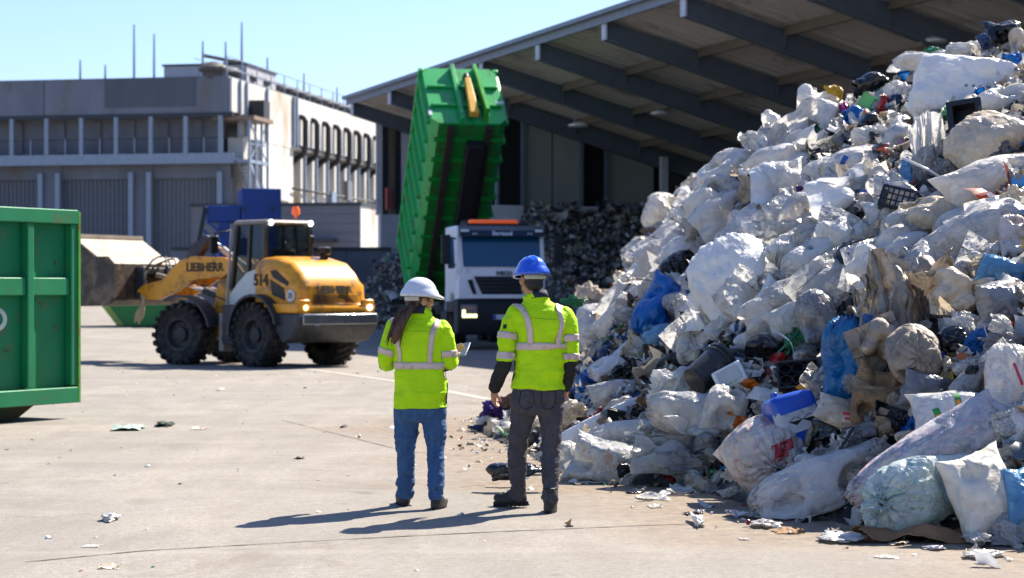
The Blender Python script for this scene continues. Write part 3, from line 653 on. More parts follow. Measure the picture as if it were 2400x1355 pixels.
for (y, h) in ((.2, .34), (.05, .26), (-.15, .3)):
    MB().tube([fr(2.1 + .8 * k / 10, y + .1 * math.sin(k), 1.9 + h * math.sin(math.pi * k / 10) * 1.4) for k in range(11)], .022, 6).build('hose', ink, ld, True)
MB().b2((0, 0, 0), (.01, .01, .01))
cp = MB()
for y in (-.5, .38): cp.prism([(2.7, 1.4), (2.75, 2.15), (2.95, 2.15), (2.95, 1.4)], fr(0, y, 0), fr(1, 0, 0), (0, 0, 1), fr(0, 1, 0), .12)
cp.bar(fr(2.85, -.55, 2.05), fr(2.85, .55, 2.05), .14).bar(fr(2.85, -.55, 1.5), fr(2.85, .55, 1.5), .14); cp.build('quick_coupler', dgrey, ld, bevel=.015)
bp = [(2.95, 1.45), (2.95, 2.2), (3.15, 2.34), (3.5, 2.34)]; bw2 = 1.22
MB().prism([(2.98, 1.4), (2.95, 1.6), (2.95, 2.2), (3.12, 2.36), (3.5, 2.36), (3.52, 2.3), (3.2, 2.28), (3.05, 2.15), (3.05, 1.55), (3.2, 1.38), (4.25, 1.3), (4.25, 1.25), (3.15, 1.28)], fr(0, -bw2, 0), fr(1, 0, 0), (0, 0, 1), fr(0, 1, 0), 2 * bw2).build('bucket', worn_st, ld, bevel=.01)
MB().prism([(3.45, 2.355), (4.1, 2.79), (4.1, 2.72), (3.5, 2.3)], fr(0, -bw2, 0), fr(1, 0, 0), (0, 0, 1), fr(0, 1, 0), 2 * bw2).build('bucket_guard', pale_st, ld)
MB().prism([(4.06, 2.79), (4.06, 2.87), (4.16, 2.87), (4.16, 2.74)], fr(0, -bw2, 0), fr(1, 0, 0), (0, 0, 1), fr(0, 1, 0), 2 * bw2).build('guard_lip', pale_st, ld)
for y in (-bw2 - .03, bw2): MB().prism([(2.95, 1.45), (2.95, 2.2), (3.12, 2.36), (3.5, 2.36), (4.1, 2.74), (4.15, 2.2), (4.25, 1.3), (3.15, 1.28)], fr(0, y, 0), fr(1, 0, 0), (0, 0, 1), fr(0, 1, 0), .03).build('bucket_side', worn_st, ld)
rg = MB(); 
for k in range(7): rg.tube([fr(2.7 + .02 * k, .55 - .02 * k, 1.5), fr(2.68, .57, 1.3 - .01 * k), fr(2.78 + .06 * math.sin(k), .6, 1.15 - .03 * k), fr(2.85 + .08 * math.sin(k * 2), .58, .98 - .02 * k)], [.04, .035, .04, .015], 6)
tag(rg.build('rag', pm('pale_rag', 'c2ad86', .9), None, True), 'pale torn rag hanging from the loader bucket', 'rag'); o = bpy.data.objects['rag']; o.matrix_world = ld.matrix_basis

# ================================================================ the hook lift truck with its tipped container
TK = Vector((-.27, 53.8, 0)); tkr = math.atan2(-.98, .2)
tk = thing('tipper_truck', 'white lorry cab with dark grille and orange light bar under the raised green container', 'truck', TK, tkr)
cabw = pm('truck_white', 'f4f6fa', .35, 0, .04, .5, '7d7c78', .15, 2, .02); trk_d = pm('truck_dark_plastic', '15181d', .55, 0, .15, 3)
shield = glass('windscreen', '0d5078', .05, .9)
MB().prism([(-.05, 1.35), (-.02, 2.2), (-.3, 3.28), (-.5, 3.36), (-2.0, 3.36), (-2.05, 1.0), (-1.5, 1.0), (-1.4, 1.5), (-.6, 1.5), (-.5, 1.0), (-.05, 1.0)], (0, -1.22, 0), (1, 0, 0), (0, 0, 1), (0, 1, 0), 2.44).build('cab', cabw, tk, bevel=.06, seg=3)
MB().add([(.0, -1.06, 2.24), (.0, 1.06, 2.24), (-.235, 1.08, 3.08), (-.235, -1.08, 3.08)], [(0, 1, 2, 3)]).build('windscreen', shield, tk).location.x = .012
MB().prism([(-.2, 3.06), (.06, 3.05), (.0, 3.22), (-.28, 3.36)], (0, -1.16, 0), (1, 0, 0), (0, 0, 1), (0, 1, 0), 2.32).build('sun_visor', pm('visor_navy', '14233a', .35), tk, bevel=.02)
pv = pm('visor_print', 'c9d2e0', .5, bump=0)
text('Bartusel', .17, 'lettering', pv, tk, (.05, .0, 3.14), (R(70), 0, R(90)), bold=.006); text('6x6', .1, 'lettering', pv, tk, (.05, -.75, 3.13), (R(70), 0, R(90))); text('430', .1, 'lettering', pv, tk, (.05, .75, 3.13), (R(70), 0, R(90)))
for y in (-1.02, 1.02): MB().box((.02, y, 3.21), (.1, .22, .07)).build('marker_lamp', pm('marker_white', 'd5dbe2', .3), tk, bevel=.02)
MB().b2((-.75, -.8, 3.42), (-.5, .55, 3.53)).build('light_bar', orange, tk, bevel=.04); MB().b2((-.8, -.9, 3.36), (-.45, .85, 3.42)).build('light_bar_base', trk_d, tk)
MB().add([(.02, -.78, 1.98), (.02, .78, 1.98), (.02, .55, 1.5), (.02, -.55, 1.5)], [(0, 1, 2, 3)]).build('grille', trk_d, tk).location.x = .0
gm_ = MB(); 
for k in range(4): gm_.b2((.02, -.72 + k * .05, 1.88 - k * .1), (.045, .72 - k * .05, 1.92 - k * .1))
gm_.build('grille_bars', pm('grille_grey', '2b3036', .4), tk, bevel=.005)
for y in (-1, 1): MB().add([(.018, y * .95, 1.88), (.018, y * .82, 1.9), (.018, y * .7, 1.5), (.018, y * .8, 1.5)], [(0, 1, 2, 3)]).build('air_slot', trk_d, tk)
text('IVECO', .15, 'lettering', ink, tk, (.03, .05, 2.06), (R(88), 0, R(90)), bold=.006)
MB().prism([(-.5, .42), (.1, .4), (.16, .6), (.12, 1.25), (.05, 1.38), (-.5, 1.38)], (0, -1.25, 0), (1, 0, 0), (0, 0, 1), (0, 1, 0), 2.5).build('bumper', trk_d, tk, bevel=.05)
MB().prism([(0, 0), (.1, .1), (1.85, .1), (1.95, 0)], (.1, -.975, 1.39), (0, 1, 0), (0, 0, 1), (1, 0, 0), .06).build('bumper_trim', cabw, tk, bevel=.01)
for y in (-1, 1):
    h_ = MB().box((.14, y * .92, 1.03), (.06, .46, .4)).build('headlight', pm('headlight_glass', '77787a', .15), tk, bevel=.05)
    MB().box((.175, y * .92, .92), (.02, .4, .09)).box((.175, y * 1.08, 1.0), (.02, .08, .16)).build('daytime_lamp', lamp_m('daytime_lit', 'fdffb0', 1.1) if y < 0 else pm('lamp_off', 'b5b48f', .3), h_)
    MB().box((.16, y * .92, 1.13), (.03, .36, .1)).build('indicator', pm('indicator_pink', 'b58f80', .3), h_)
    a = MB().bar((-.35, y * 1.2, 3.0), (.05, y * 1.5, 3.05), .05).bar((-.35, y * 1.2, 2.3), (.05, y * 1.5, 2.25), .05).box((.05, y * 1.55, 2.7), (.14, .24, .8)); a.build('mirror', trk_d, tk, bevel=.03)
    MB().add([(-.42, y * 1.226, 2.2), (-1.45, y * 1.226, 2.2), (-1.45, y * 1.226, 3.05), (-.62, y * 1.226, 3.05)], [(0, 1, 2, 3)]).build('side_window', shield, tk)
    MB().b2((-1.7, y * 1.1, 1.0), (-.35, y * 1.26, 1.3)).build('step', trk_d, tk, bevel=.03)
pl = MB().b2((.165, -.28, .82), (.18, .28, .95)).build('number_plate', pm('plate_white', 'd3d6da', .5), tk); MB().b2((.181, -.28, .825), (.186, -.2, .945)).build('plate_band', pm('plate_blue', '1f4fa5', .5), pl)
MB().b2((-1.9, -.9, 1.5), (-.1, .9, 1.7)).build('dashboard', trk_d, tk)
MB().ell((-.75, .45, 2.55), (.1, .1, .13)).b2((-.95, .2, 1.8), (-.65, .7, 2.42)).build('cab_seat', trk_d, tk)
MB().b2((-9.6, -.45, .85), (-1.6, -.3, 1.15)).b2((-9.6, .3, .85), (-1.6, .45, 1.15)).b2((-3.2, -1.15, .5), (-2.2, -.5, 1.0)).b2((-3.2, .5, .5), (-2.2, 1.15, 1.0)).b2((-2.6, -1.0, 1.1), (-2.2, 1.0, 1.25)).build('chassis', trk_d, tk, bevel=.02)
for x in (-1.35, -6.3, -7.7):
    for y in (-1.02, 1.02): wheel(tk, (x, y, .52), 0, .52, .34, 1 if y > 0 else -1)
PV = Vector((-8.4, 0, 1.25)); TH = R(48); ax = Vector((math.cos(TH), 0, math.sin(TH))); an_ = Vector((-math.sin(TH), 0, math.cos(TH)))
m = MB().bar(PV + an_ * -.25, PV + ax * 6.4 + an_ * -.22, .5, .36, an_); m.build('hook_frame', pm('black_arm', '121317', .6), tk, bevel=.02)
MB().tube([Vector((-3.4, 0, 1.1)), PV + ax * 3.6 + an_ * -.5], .16, 14).build('tipping_cylinder', pm('grey_cylinder', '4b4f55', .4), tk, auto=40)
for y in (-1.15, 1.15): MB().bar((-8.2, y, .55), (-9.6, y, .55), .3, .06).build('rear_guard', trk_d, tk)
CG = pm('container_green', '14a552', .42, 0, .08, .8, '3d5a34', .3, 2.5, .03, coat=.2); CG2 = pm('container_green_rib', '1fa548', .45, 0, .1, .8, '6d7a3a', .3, 2.5)
ctn = empty('tipped_container', TK + Matrix.Rotation(tkr, 3, 'Z') @ (PV + Vector((0, -.2, 0)))); tag(ctn, 'tall bright green ribbed container tipped up steeply behind the white lorry cab', 'container')
Mx = Matrix.Rotation(tkr, 4, 'Z') @ Matrix.Rotation(-TH, 4, 'Y'); ctn.rotation_euler = Mx.to_euler()
Lc, Wc, Hc = 6.9, 1.1, 2.55
MB().b2((0, -Wc + .2, .0), (Lc, Wc - .2, .06)).build('floor', pm('container_floor_green', '0f7a2c', .55, 0, .15, 1, '3a3a20', .4, 2), ctn)
for y in (-1, 1):
    sp = MB().prism([(0, .0), (.2, .0), (0, .22)], (0, 0, 0), (0, 1, 0), (0, 0, 1), (1, 0, 0), .01) if 0 else MB()
    sp.add([(0, y * (Wc - .2), .03), (Lc, y * (Wc - .2), .03), (Lc, y * Wc, .25), (0, y * Wc, .25), (0, y * Wc, Hc), (Lc, y * Wc, Hc), (0, y * (Wc - .05), Hc), (Lc, y * (Wc - .05), Hc), (0, y * (Wc - .05), .28), (Lc, y * (Wc - .05), .28)], [(0, 1, 2, 3), (3, 2, 5, 4), (4, 5, 7, 6), (6, 7, 9, 8)])
    sp.build('side_wall', CG, ctn)
    for k in range(10): MB().prism([(0, 0), (.16, 0), (.12, .12), (.04, .12)], (.35 + k * .7, y * Wc, .3), (1, 0, 0), (0, y, 0), (0, 0, 1), Hc - .3).build('side_rib', CG2, ctn)
    MB().b2((0, y * (Wc - .06), Hc), (Lc + .05, y * (Wc + .1), Hc + .14)).build('top_rail', CG2, ctn, bevel=.02)
    MB().b2((.0, y * .55 - .09, -.16), (Lc, y * .55 + .09, -.003)).build('skid_rail', pm('rusty_skid', '2b2520', .7), ctn)
for k in range(9): MB().b2((.4 + k * .74, -Wc + .1, -.07), (.52 + k * .74, Wc - .1, -.002)).build('crossmember', pm('container_under_green', '0f8a30', .5, 0, .15, 1), ctn)
hb = MB().prism([(-Wc + .2, 0), (-Wc, .2), (-Wc, Hc - .1), (-Wc + .15, Hc + .12), (Wc - .15, Hc + .12), (Wc, Hc - .1), (Wc, .2), (Wc - .2, 0)], (Lc, 0, 0), (0, 1, 0), (0, 0, 1), (1, 0, 0), .06).build('headboard', CG, ctn)
for z in (.75, 1.65): MB().b2((Lc + .06, -Wc + .05, z), (Lc + .15, Wc - .05, z + .1)).build('headboard_rib', CG, ctn, bevel=.02)
for y in (-.22,): MB().b2((Lc + .06, y - .06, 0), (Lc + .26, y + .06, Hc + .1)).build('headboard_post', CG, ctn, bevel=.01)
MB().prism([(0, 0), (.55, 0), (.2, Hc + .1), (0, Hc + .1)], (Lc + .06, .42, 0), (1, 0, 0), (0, 0, 1), (0, 1, 0), .1).build('hook_post', pm('sunlit_post_green', '3a9a2a', .4), ctn)  # yellower green puts sunlight into the colour of the hook post
MB().bar((Lc + .3, .12, .1), (Lc + .34, .12, 1.75), .27, .2, (1, 0, 0), 0, .16, .18).build('hook_arm', pm('yellow_hook_arm', 'd9a83a', .45, 0, .15, 2), ctn, bevel=.02)
MB().tube([(Lc + .34, .12, 1.7), (Lc + .3, .12, 2.0), (Lc + .18, .12, 2.05)], .09, 10).build('hook', ink, ctn, True)
MB().b2((Lc + .06, .0, 1.15), (Lc + .2, .4, 1.5)).build('hook_plate', pm('dark_green_plate', '0a4a30', .5), ctn)
MB().b2((Lc + .065, .9, .95), (Lc + .075, 1.15, 1.06)).build('reflector', pm('reflector_white', 'd5dbe2', .4), ctn); MB().b2((Lc + .065, -1.15, .35), (Lc + .075, -1.05, .6)).build('reflector', MATS['reflector_white'], ctn)
MB().b2((-.1, -Wc, Hc - .2), (0, Wc, Hc)).build('rear_beam', CG2, ctn)

# ================================================================ green roll-off container at the left edge
gc_m = pm('roll_off_green', '107a4e', .5, 0, .12, 1.2, '56613f', .22, 3, .25, 6); rust = pm('rust', '6a4a30', .9, 0, .3, 8)
p0 = onground(173, 980); dirc = Vector((.494, .869, 0)); 
gc = thing('roll_off_container', 'large green steel roll off container with white letter on its ribbed side', 'container', p0, math.atan2(dirc.y, dirc.x))
GLn, GH, GW = 6.4, 2.42, 2.3     # local x runs back along the side; the side facing us is y = 0
zb_ = .2
MB().b2((-GLn, .06, zb_), (0, .12, GH + zb_)).build('side_wall', gc_m, gc)
MB().b2((-GLn, GW - .06, zb_), (0, GW, GH + zb_)).b2((-GLn, .12, zb_), (0, GW - .06, zb_ + .08)).build('far_wall', gc_m, gc)
MB().b2((-GLn, .12, zb_ + .08), (-GLn + .06, GW - .06, GH + zb_)).build('front_wall', gc_m, gc)
MB().b2((-.06, .12, zb_ + .08), (0, GW - .06, GH + zb_)).build('end_door', gc_m, gc)
for k in range(9): x = -.055 - k * .78; MB().b2((x - .055, -.06, zb_ + .22), (x + .055, .058, GH + zb_ - .16)).build('side_rib', gc_m, gc, bevel=.012)
MB().b2((-GLn, -.075, zb_), (0.005, .058, zb_ + .2)).build('bottom_rail', gc_m, gc, bevel=.012)
MB().b2((-GLn - .02, -.075, GH + zb_ - .16), (.005, .135, GH + zb_ + .02)).build('top_rail', gc_m, gc, bevel=.012)
MB().b2((-GLn - .02, GW - .135, GH + zb_ - .12), (.005, GW + .06, GH + zb_ + .02)).build('top_rail', gc_m, gc, bevel=.012)
MB().b2((.006, -.075, zb_), (.045, .1, GH + zb_ + .0)).build('corner_post', pm('sunlit_corner_green', '4f9a3a', .5, 0, .15, 3, '7a4a20', .35, 5), gc)  # yellowish green paints the sun on this edge; brown specks are rust
for k in range(8): 
    xa_ = -.115 - k * .78; MB().b2((xa_ - .66, -.04, zb_ + 1.36), (xa_ - .01, .058, zb_ + 1.58)).build('middle_rail', gc_m, gc, bevel=.012)
MB().prism([(0, .02), (0, .2), (.9, .2), (.55, .02)], (-1.25, .3, 0), (1, 0, 0), (0, 0, 1), (0, 1, 0), .25).build('skid', pm('skid_dark', '3b4a38', .7, 0, .2, 3, '5a3a24', .5, 3), gc)
MB().prism([(0, .02), (0, .2), (5.2, .2), (5.2, .02)], (-6.3, .3, 0), (1, 0, 0), (0, 0, 1), (0, 1, 0), .2).b2((-6.3, GW - .5, .02), (-.35, GW - .3, .2)).build('skid', pm('skid_dark', '3b4a38', .7), gc)
# white stencilled O
m = MB(); n = 40; cx_, cz_ = -1.33, 1.27
for a0, a1 in ((R(-82), R(82)), (R(98), R(262))):
    P_ = []; 
    for k in range(10): a = a0 + (a1 - a0) * k / 9; P_.append((cx_ + (.2) * math.cos(a), cz_ + .15 * math.sin(a), cx_ + (.13) * math.cos(a), cz_ + .095 * math.sin(a)))
    vs = []
    for p in P_: vs += [(p[0], .054, p[1]), (p[2], .054, p[3])]
    m.add(vs, [(2 * i, 2 * i + 1, 2 * i + 3, 2 * i + 2) for i in range(9)])
m.build('lettering', pm('stencil_white', 'c7d4ce', .6), gc)
for (x, z, dx, dz) in ((-.62, 1.5, .1, .06), (-.32, 1.2, .09, .08), (-.75, .62, .05, .03), (-1.2, .9, .12, .03), (-.3, 2.0, .03, .06)):
    MB().bar((x, .056, z), (x + dx, .056, z - dz), .018, .006).build('scratch', rust, gc)

# ================================================================ low green skip beyond the loader, blue refuse truck
q0 = onground(292, 770); s0 = F / q0.y
sk = thing('open_skip', 'low green open skip with sloping end beside the bay wall', 'skip', (q0.x, q0.y, q0.z), 0)
sgr = pm('skip_green', '0d7a2e', .45, 0, .1, 1); w_ = 118 / s0; h_ = 78 / s0
MB().prism([(0, .05), (w_, .05), (w_ + .1, h_), (-58 / s0, h_)], (0, 0, 0), (1, 0, 0), (0, 0, 1), (0, 1, 0), .06).build('side_wall', sgr, sk)
MB().prism([(0, .05), (w_, .05), (w_ + .1, h_), (-58 / s0, h_)], (0, 1.7, 0), (1, 0, 0), (0, 0, 1), (0, 1, 0), .06).build('side_wall', sgr, sk)
MB().prism([(0, .05), (-58 / s0, h_), (-58 / s0 - .28, h_), (-.28, .05)], (0, -.05, 0), (1, 0, 0), (0, 0, 1), (0, 1, 0), 1.86).build('end_plate', pm('sunlit_plate_green', '8fa548', .5), sk)  # yellowish tone paints sunlight onto the sloping end
MB().b2((0, .06, .03), (w_, 1.7, .1)).b2((w_, .06, .1), (w_ + .08, 1.7, h_)).build('floor', sgr, sk)
MB().b2((-58 / s0, -.1, h_), (w_ + .2, -.0, h_ + .1)).build('rim', sgr, sk)
blu = pm('refuse_truck_blue', '123f8f', .4, 0, .08, .8, '1d2d4f', .3, 2, .03)
bp_ = at(560, 700, 62); bt = thing('waste_compactor', 'blue waste compactor with ribbed tailgate standing behind the loader', 'compactor', (bp_.x, bp_.y, float(gz(bp_.y))), R(12))
k62 = 1 / 62
def bz(py): return CH - (py - 677.5) / 62 - float(gz(bp_.y))
MB().b2((.1, 0, bz(600)), (1.6, 2.3, bz(441))).build('hopper_box', blu, bt, bevel=.04)
MB().b2((-1.2, .1, bz(520)), (.08, 2.2, bz(482))).b2((-.75, .1, bz(660)), (-.35, 2.2, bz(520))).build('tailgate_frame', blu, bt, bevel=.03)
for k in range(4): MB().bar((-1.55 + .12 * k, .05 + .02 * k, bz(585 - 22 * k)), (-.6, .02 + .02 * k, bz(655 - 35 * k)), .14, .1).build('tailgate_rib', blu, bt, bevel=.02)
MB().bar((-1.6, .1, bz(600)), (-1.25, .1, bz(485)), .16).build('tailgate_post', steel_d, bt, bevel=.02)
MB().b2((-.34, .12, bz(690)), (1.5, 2.2, bz(601))).build('hopper_opening', trk_d, bt)
MB().b2((1.62, .3, .1), (3.4, 2.35, 2.6)).build('body', blu, bt, bevel=.04)
MB().b2((-.3, .5, .02), (3.2, .7, .2)).build('skid', trk_d, bt); MB().b2((-.3, 1.7, .02), (3.2, 1.9, .2)).build('skid', trk_d, bt)
# ================================================================ the two people
def cr(P, n):                    # Catmull-Rom resampling of rows of numbers
    P = np.asarray(P, float); k = len(P); Q = np.vstack([2 * P[0] - P[1], P, 2 * P[-1] - P[-2]]); out = []
    for i in range(k - 1):
        for t in np.linspace(0, 1, n, endpoint=False):
            a, b, c, d_ = Q[i:i + 4]; out.append(.5 * (2 * b + (c - a) * t + (2 * a - 5 * b + 4 * c - d_) * t * t + (3 * b - a - 3 * c + d_) * t ** 3))
    out.append(P[-1]); return np.array(out)
def loft_h(mb, rows, n=28, sub=4, p=2.4):     # horizontal rings: x, y, z, rx, ry
    Rr = cr(rows, sub); vs = []
    for x, y, z, rx, ry in Rr:
        for k in range(n):
            a = 2 * math.pi * k / n; c, s = math.cos(a), math.sin(a); q = (abs(c) ** p + abs(s) ** p) ** (-1 / p)
            vs.append((x + rx * c * q, y + ry * s * q, z))
    m = len(Rr); fs = [(i * n + k, i * n + (k + 1) % n, (i + 1) * n + (k + 1) % n, (i + 1) * n + k) for i in range(m - 1) for k in range(n)] + [tuple(range(n))[::-1], tuple((m - 1) * n + k for k in range(n))]
    mb.add(vs, fs); return Rr
def limb(mb, rows, n=18, sub=4):              # x, y, z, r along a bent limb
    Rr = cr(rows, sub); mb.tube([r[:3] for r in Rr], [max(.004, r[3]) for r in Rr], n)
    mb.ell(Rr[0][:3], [Rr[0][3] * .98] * 3, 12, 8); mb.ell(Rr[-1][:3], [Rr[-1][3] * .98] * 3, 12, 8); return Rr
def fuse(mb, voxel, smooth=3, fac=.5):
    o = bpy.data.objects.new('tmp', mb.mesh('tmp')); COL.objects.link(o)
    r = o.modifiers.new('r', 'REMESH'); r.mode = 'VOXEL'; r.voxel_size = voxel
    s = o.modifiers.new('s', 'SMOOTH'); s.iterations = smooth; s.factor = fac
    me = bpy.data.meshes.new_from_object(o.evaluated_get(bpy.context.evaluated_depsgraph_get())); bpy.data.objects.remove(o); shade(me); return me
def getv(me): a = np.empty(len(me.vertices) * 3, np.float32); me.vertices.foreach_get('co', a); return a.reshape(-1, 3).astype(float)
def getn(me): a = np.empty(len(me.vertices) * 3, np.float32); me.vertices.foreach_get('normal', a); return a.reshape(-1, 3).astype(float)
def setv(me, V): me.vertices.foreach_set('co', V.astype(np.float32).ravel()); me.update()
def wrinkle(me, fn): V = getv(me); N = getn(me); setv(me, V + N * fn(V)[:, None])
def bvh(me): return BVHTree.FromPolygons([v.co.copy() for v in me.vertices], [tuple(p.vertices) for p in me.polygons])
def tape(name, pts, nrm, w, mat, parent, tree, off=.006, closed=False):
    """a strip of width w lying on the cloth along pts; nrm gives the side directions"""
    V = []; n = len(pts); rows = 5
    for i in range(n):
        a = Vector(pts[i]); side = Vector(nrm[i]).normalized()
        for k in range(rows):
            q = a + side * w * (k / (rows - 1) - .5); hit = tree.find_nearest(q, .25)
            if hit[0] is None: V.append(q)
            else: V.append(hit[0] + hit[1] * off)
    V = np.array(V).reshape(n, rows, 3)
    for _ in range(2): 
        V2 = V.copy(); V2[1:-1] = (V[:-2] + 2 * V[1:-1] + V[2:]) / 4
        if closed: V2[0] = (V[-1] + 2 * V[0] + V[1]) / 4; V2[-1] = (V[-2] + 2 * V[-1] + V[0]) / 4
        V = V2
    V = V.reshape(-1, 3)
    Fc = [(i * rows + k, i * rows + k + 1, ((i + 1) % n) * rows + k + 1, ((i + 1) % n) * rows + k) for i in range(n if closed else n - 1) for k in range(rows - 1)]
    o = obj(name, npmesh(name, V, Fc), mat, parent); s = o.modifiers.new('s', 'SOLIDIFY'); s.thickness = .003; s.offset = 0; return o
def cloth_mat(name, col, var=.12, weave=900, fade=None, rough=.85, noise_s=12, sheen=.0):
    t = NT(name); v = t.coord(); c = lin(col); k = t.mix(t.ramp(t.noise(v, noise_s, 6, .65), [(.3, 0), (.7, 1)]), tuple(x * (1 - var) for x in c), tuple(min(1, x * (1 + var)) for x in c))
    if fade: k = t.mix(t.ramp(t.noise(t.mapping(v, (1, 1, .35)), 26, 8, .72), [(.42, 0), (.75, .5)]), k, lin(fade))
    t.base(k); t.p.inputs['Roughness'].default_value = rough; t.p.inputs['Specular IOR Level'].default_value = .25; t.p.inputs['Sheen Weight'].default_value = sheen
    b = t.bump(t.noise(v, weave, 2), .12, .002, t.bump(t.noise(t.mapping(v, (1, 1, 1.8)), 38, 4, .6), .35, .012, t.bump(t.noise(t.mapping(v, (1, 1, 1.5)), 11, 3, .55, .8), .4, .03))); t.link(b, t.p.inputs['Normal']); return t.m
hivis = cloth_mat('hi_vis_yellow', 'b6e60e', .07, 700, rough=.7); 
denim = cloth_mat('blue_denim', '35547c', .14, 800, '55789c'); grey_denim = cloth_mat('grey_washed_denim', '424146', .12, 800, '626167')
dark_cloth = cloth_mat('charcoal_cloth', '2a2a2c', .2); tape_m = pm('reflective_tape', 'cdb9b0', .45, .15, .1, 8, 'a2897f', .3, 20, .15, 120)
skin = pm('skin', 'b98468', .5, 0, .08, 20, 'a86a52', .3, 12, .08, 200); skin2 = pm('skin_tan', 'b07a5c', .5, 0, .08, 20, 'a0684e', .3, 12, .08, 200)
bootm = pm('black_boot_leather', '1d1c1c', .55, 0, .2, 20, '4a4036', .3, 12, .3, 90); solem = pm('boot_sole', '141414', .8)
hair_m = pm('dark_brown_hair', '4a3020', .45, 0, .35, 60, bump=.5, bs=120, stretch=(1, 1, .12)); hair_b = pm('black_hair', '14100e', .5, 0, .3, 60, bump=.5, bs=150)
helm_w = pm('helmet_white', 'cdd2dc', .22, 0, .04, 5, 'a39e98', .15, 14, 0, coat=.5); helm_b = pm('helmet_blue', '1156d6', .22, 0, .04, 5, '5f86c8', .12, 25, 0, coat=.5)
band_m = pm('helmet_band', 'a7a89a', .7, 0, .1, 30); eye_m = pm('eye_white', 'd8d4cc', .2, bump=0)
def head_on(mb, c, yaw, pitch, sc):
    """head with face, turned by yaw about z (0 looks away from the camera, +y)"""
    M = Matrix.Rotation(yaw, 3, 'Z') @ Matrix.Rotation(pitch, 3, 'X'); c = Vector(c)
    def E(p, r, rot=None): mb.ell(c + M @ Vector(p) * sc, [x * sc for x in r], 16, 12, M @ rot if rot else M)
    E((0, -.012, .03), (.077, .097, .098)); E((0, .012, -.035), (.066, .082, .082)); E((0, .052, -.088), (.036, .036, .028)); E((0, .03, -.07), (.052, .06, .04))
    E((0, .086, .03), (.055, .02, .018)); E((0, .098, -.012), (.013, .022, .034), Matrix.Rotation(R(-18), 3, 'X')); E((0, .108, -.03), (.016, .014, .012))
    E((.036, .076, -.02), (.022, .02, .022)); E((-.036, .076, -.02), (.022, .02, .022)); E((0, .089, -.058), (.025, .012, .009)); E((0, .088, -.07), (.022, .012, .009))
    for s in (-1, 1): E((s * .079, -.004, -.012), (.012, .022, .034), Matrix.Rotation(s * R(-14), 3, 'Z'))
    return M
def hand(mb, wrist, dirn, palm_n, size=1., curl=.9, thumb=1):
    """palm, four fingers and a thumb from wrist along dirn; palm_n is the side the fingers close to"""
    w = Vector(wrist); d_ = Vector(dirn).normalized(); pn = Vector(palm_n); pn = (pn - d_ * pn.dot(d_)).normalized(); sd = d_.cross(pn) * thumb
    Rm = Matrix((sd, pn, d_)).transposed()
    mb.ell(w + d_ * .048 * size, (.04 * size, .017 * size, .052 * size), 14, 10, Rm); mb.ell(w + d_ * .01, (.028 * size, .022 * size, .03 * size), 12, 8, Rm)
    for i, (o, ln) in enumerate(((.029, .07), (.010, .078), (-.010, .073), (-.028, .058))):
        p = w + d_ * .088 * size + sd * o * size; a = .25 + .1 * i; pts = [p - d_ * .02]; ln *= size
        for k, fr_ in enumerate((.45, .32, .23)):
            pts.append(pts[-1] + (d_ * math.cos(a) + pn * math.sin(a)) * ln * fr_ + (d_ * .02 if k == 0 else Vector((0, 0, 0)))); a += curl * (.9 if k else .7)
        mb.tube(pts, [.0105 * size, .0098 * size, .009 * size, .0075 * size], 8); mb.ell(pts[-1], [.0076 * size] * 3, 8, 6)
    p = w + d_ * .028 * size + sd * .03 * size; q = p + (d_ * .6 + sd * .55 + pn * .35).normalized() * .042 * size; r = q + (d_ * .8 + pn * .6).normalized() * .034 * size
    mb.tube([p, q, r], [.015 * size, .012 * size, .009 * size], 8); mb.ell(r, [.0092 * size] * 3, 8, 6)
def helmet(c, M, sc, shell, band, parent, drop=0):
    hm = []; n, mrows = 48, 16; c = Vector(c); V = []
    for j in range(mrows + 1):
        th = math.pi / 2 * j / mrows
        for i in range(n):
            ph = 2 * math.pi * i / n; x = .108 * math.sin(th) ** .92 * math.cos(ph); y = .132 * math.sin(th) ** .92 * math.sin(ph); z = .118 * math.cos(th) ** .85
            rd = math.exp(-(x / .02) ** 2) * .009 * (1 if y > -.12 else .5) + math.exp(-((abs(x) - .042) / .009) ** 2) * .005
            V.append(Vector((x, y, z + rd * math.cos(th) ** .6)) + Vector((x, y, 0)) * (.05 * max(0, j - 13)))
    base = mrows * n
    for k, (rr, dz) in enumerate(((1.06, -.004), (1.07, -.016), (1.0, -.02))):
        for i in range(n):
            ph = 2 * math.pi * i / n; f = max(0, math.sin(ph)) ** 1.5
            ext = (1 + .3 * f * (1 if k < 2 else .25)); V.append(Vector((.118 * rr * math.cos(ph) * (1 + .04 * f), .145 * rr * math.sin(ph) * ext, dz - .018 * f * (1 if k < 2 else .6))))
    rows = mrows + 4; Fc = [(j * n + i, j * n + (i + 1) % n, (j + 1) * n + (i + 1) % n, (j + 1) * n + i) for j in range(rows - 1) for i in range(n)]
    V = [c + M @ (v * sc) for v in V]; o = obj('helmet', npmesh('helmet', V, Fc), shell, parent); o.modifiers.new('s', 'SOLIDIFY').thickness = .003
    V = []
    for z in (-.012, -.03, -.052):
        for a in np.linspace(R(200), R(340), 20): rr = 1 if z > -.05 else .97; V.append(c + M @ (Vector((.092 * math.cos(a), .115 * math.sin(a), z - .008 * math.sin(-a))) * sc * rr))
    b = obj('headband', npmesh('headband', V, [(j * 20 + i, j * 20 + i + 1, (j + 1) * 20 + i + 1, (j + 1) * 20 + i) for j in range(2) for i in range(19)]), band, o); b.modifiers.new('s', 'SOLIDIFY').thickness = .005
    return o
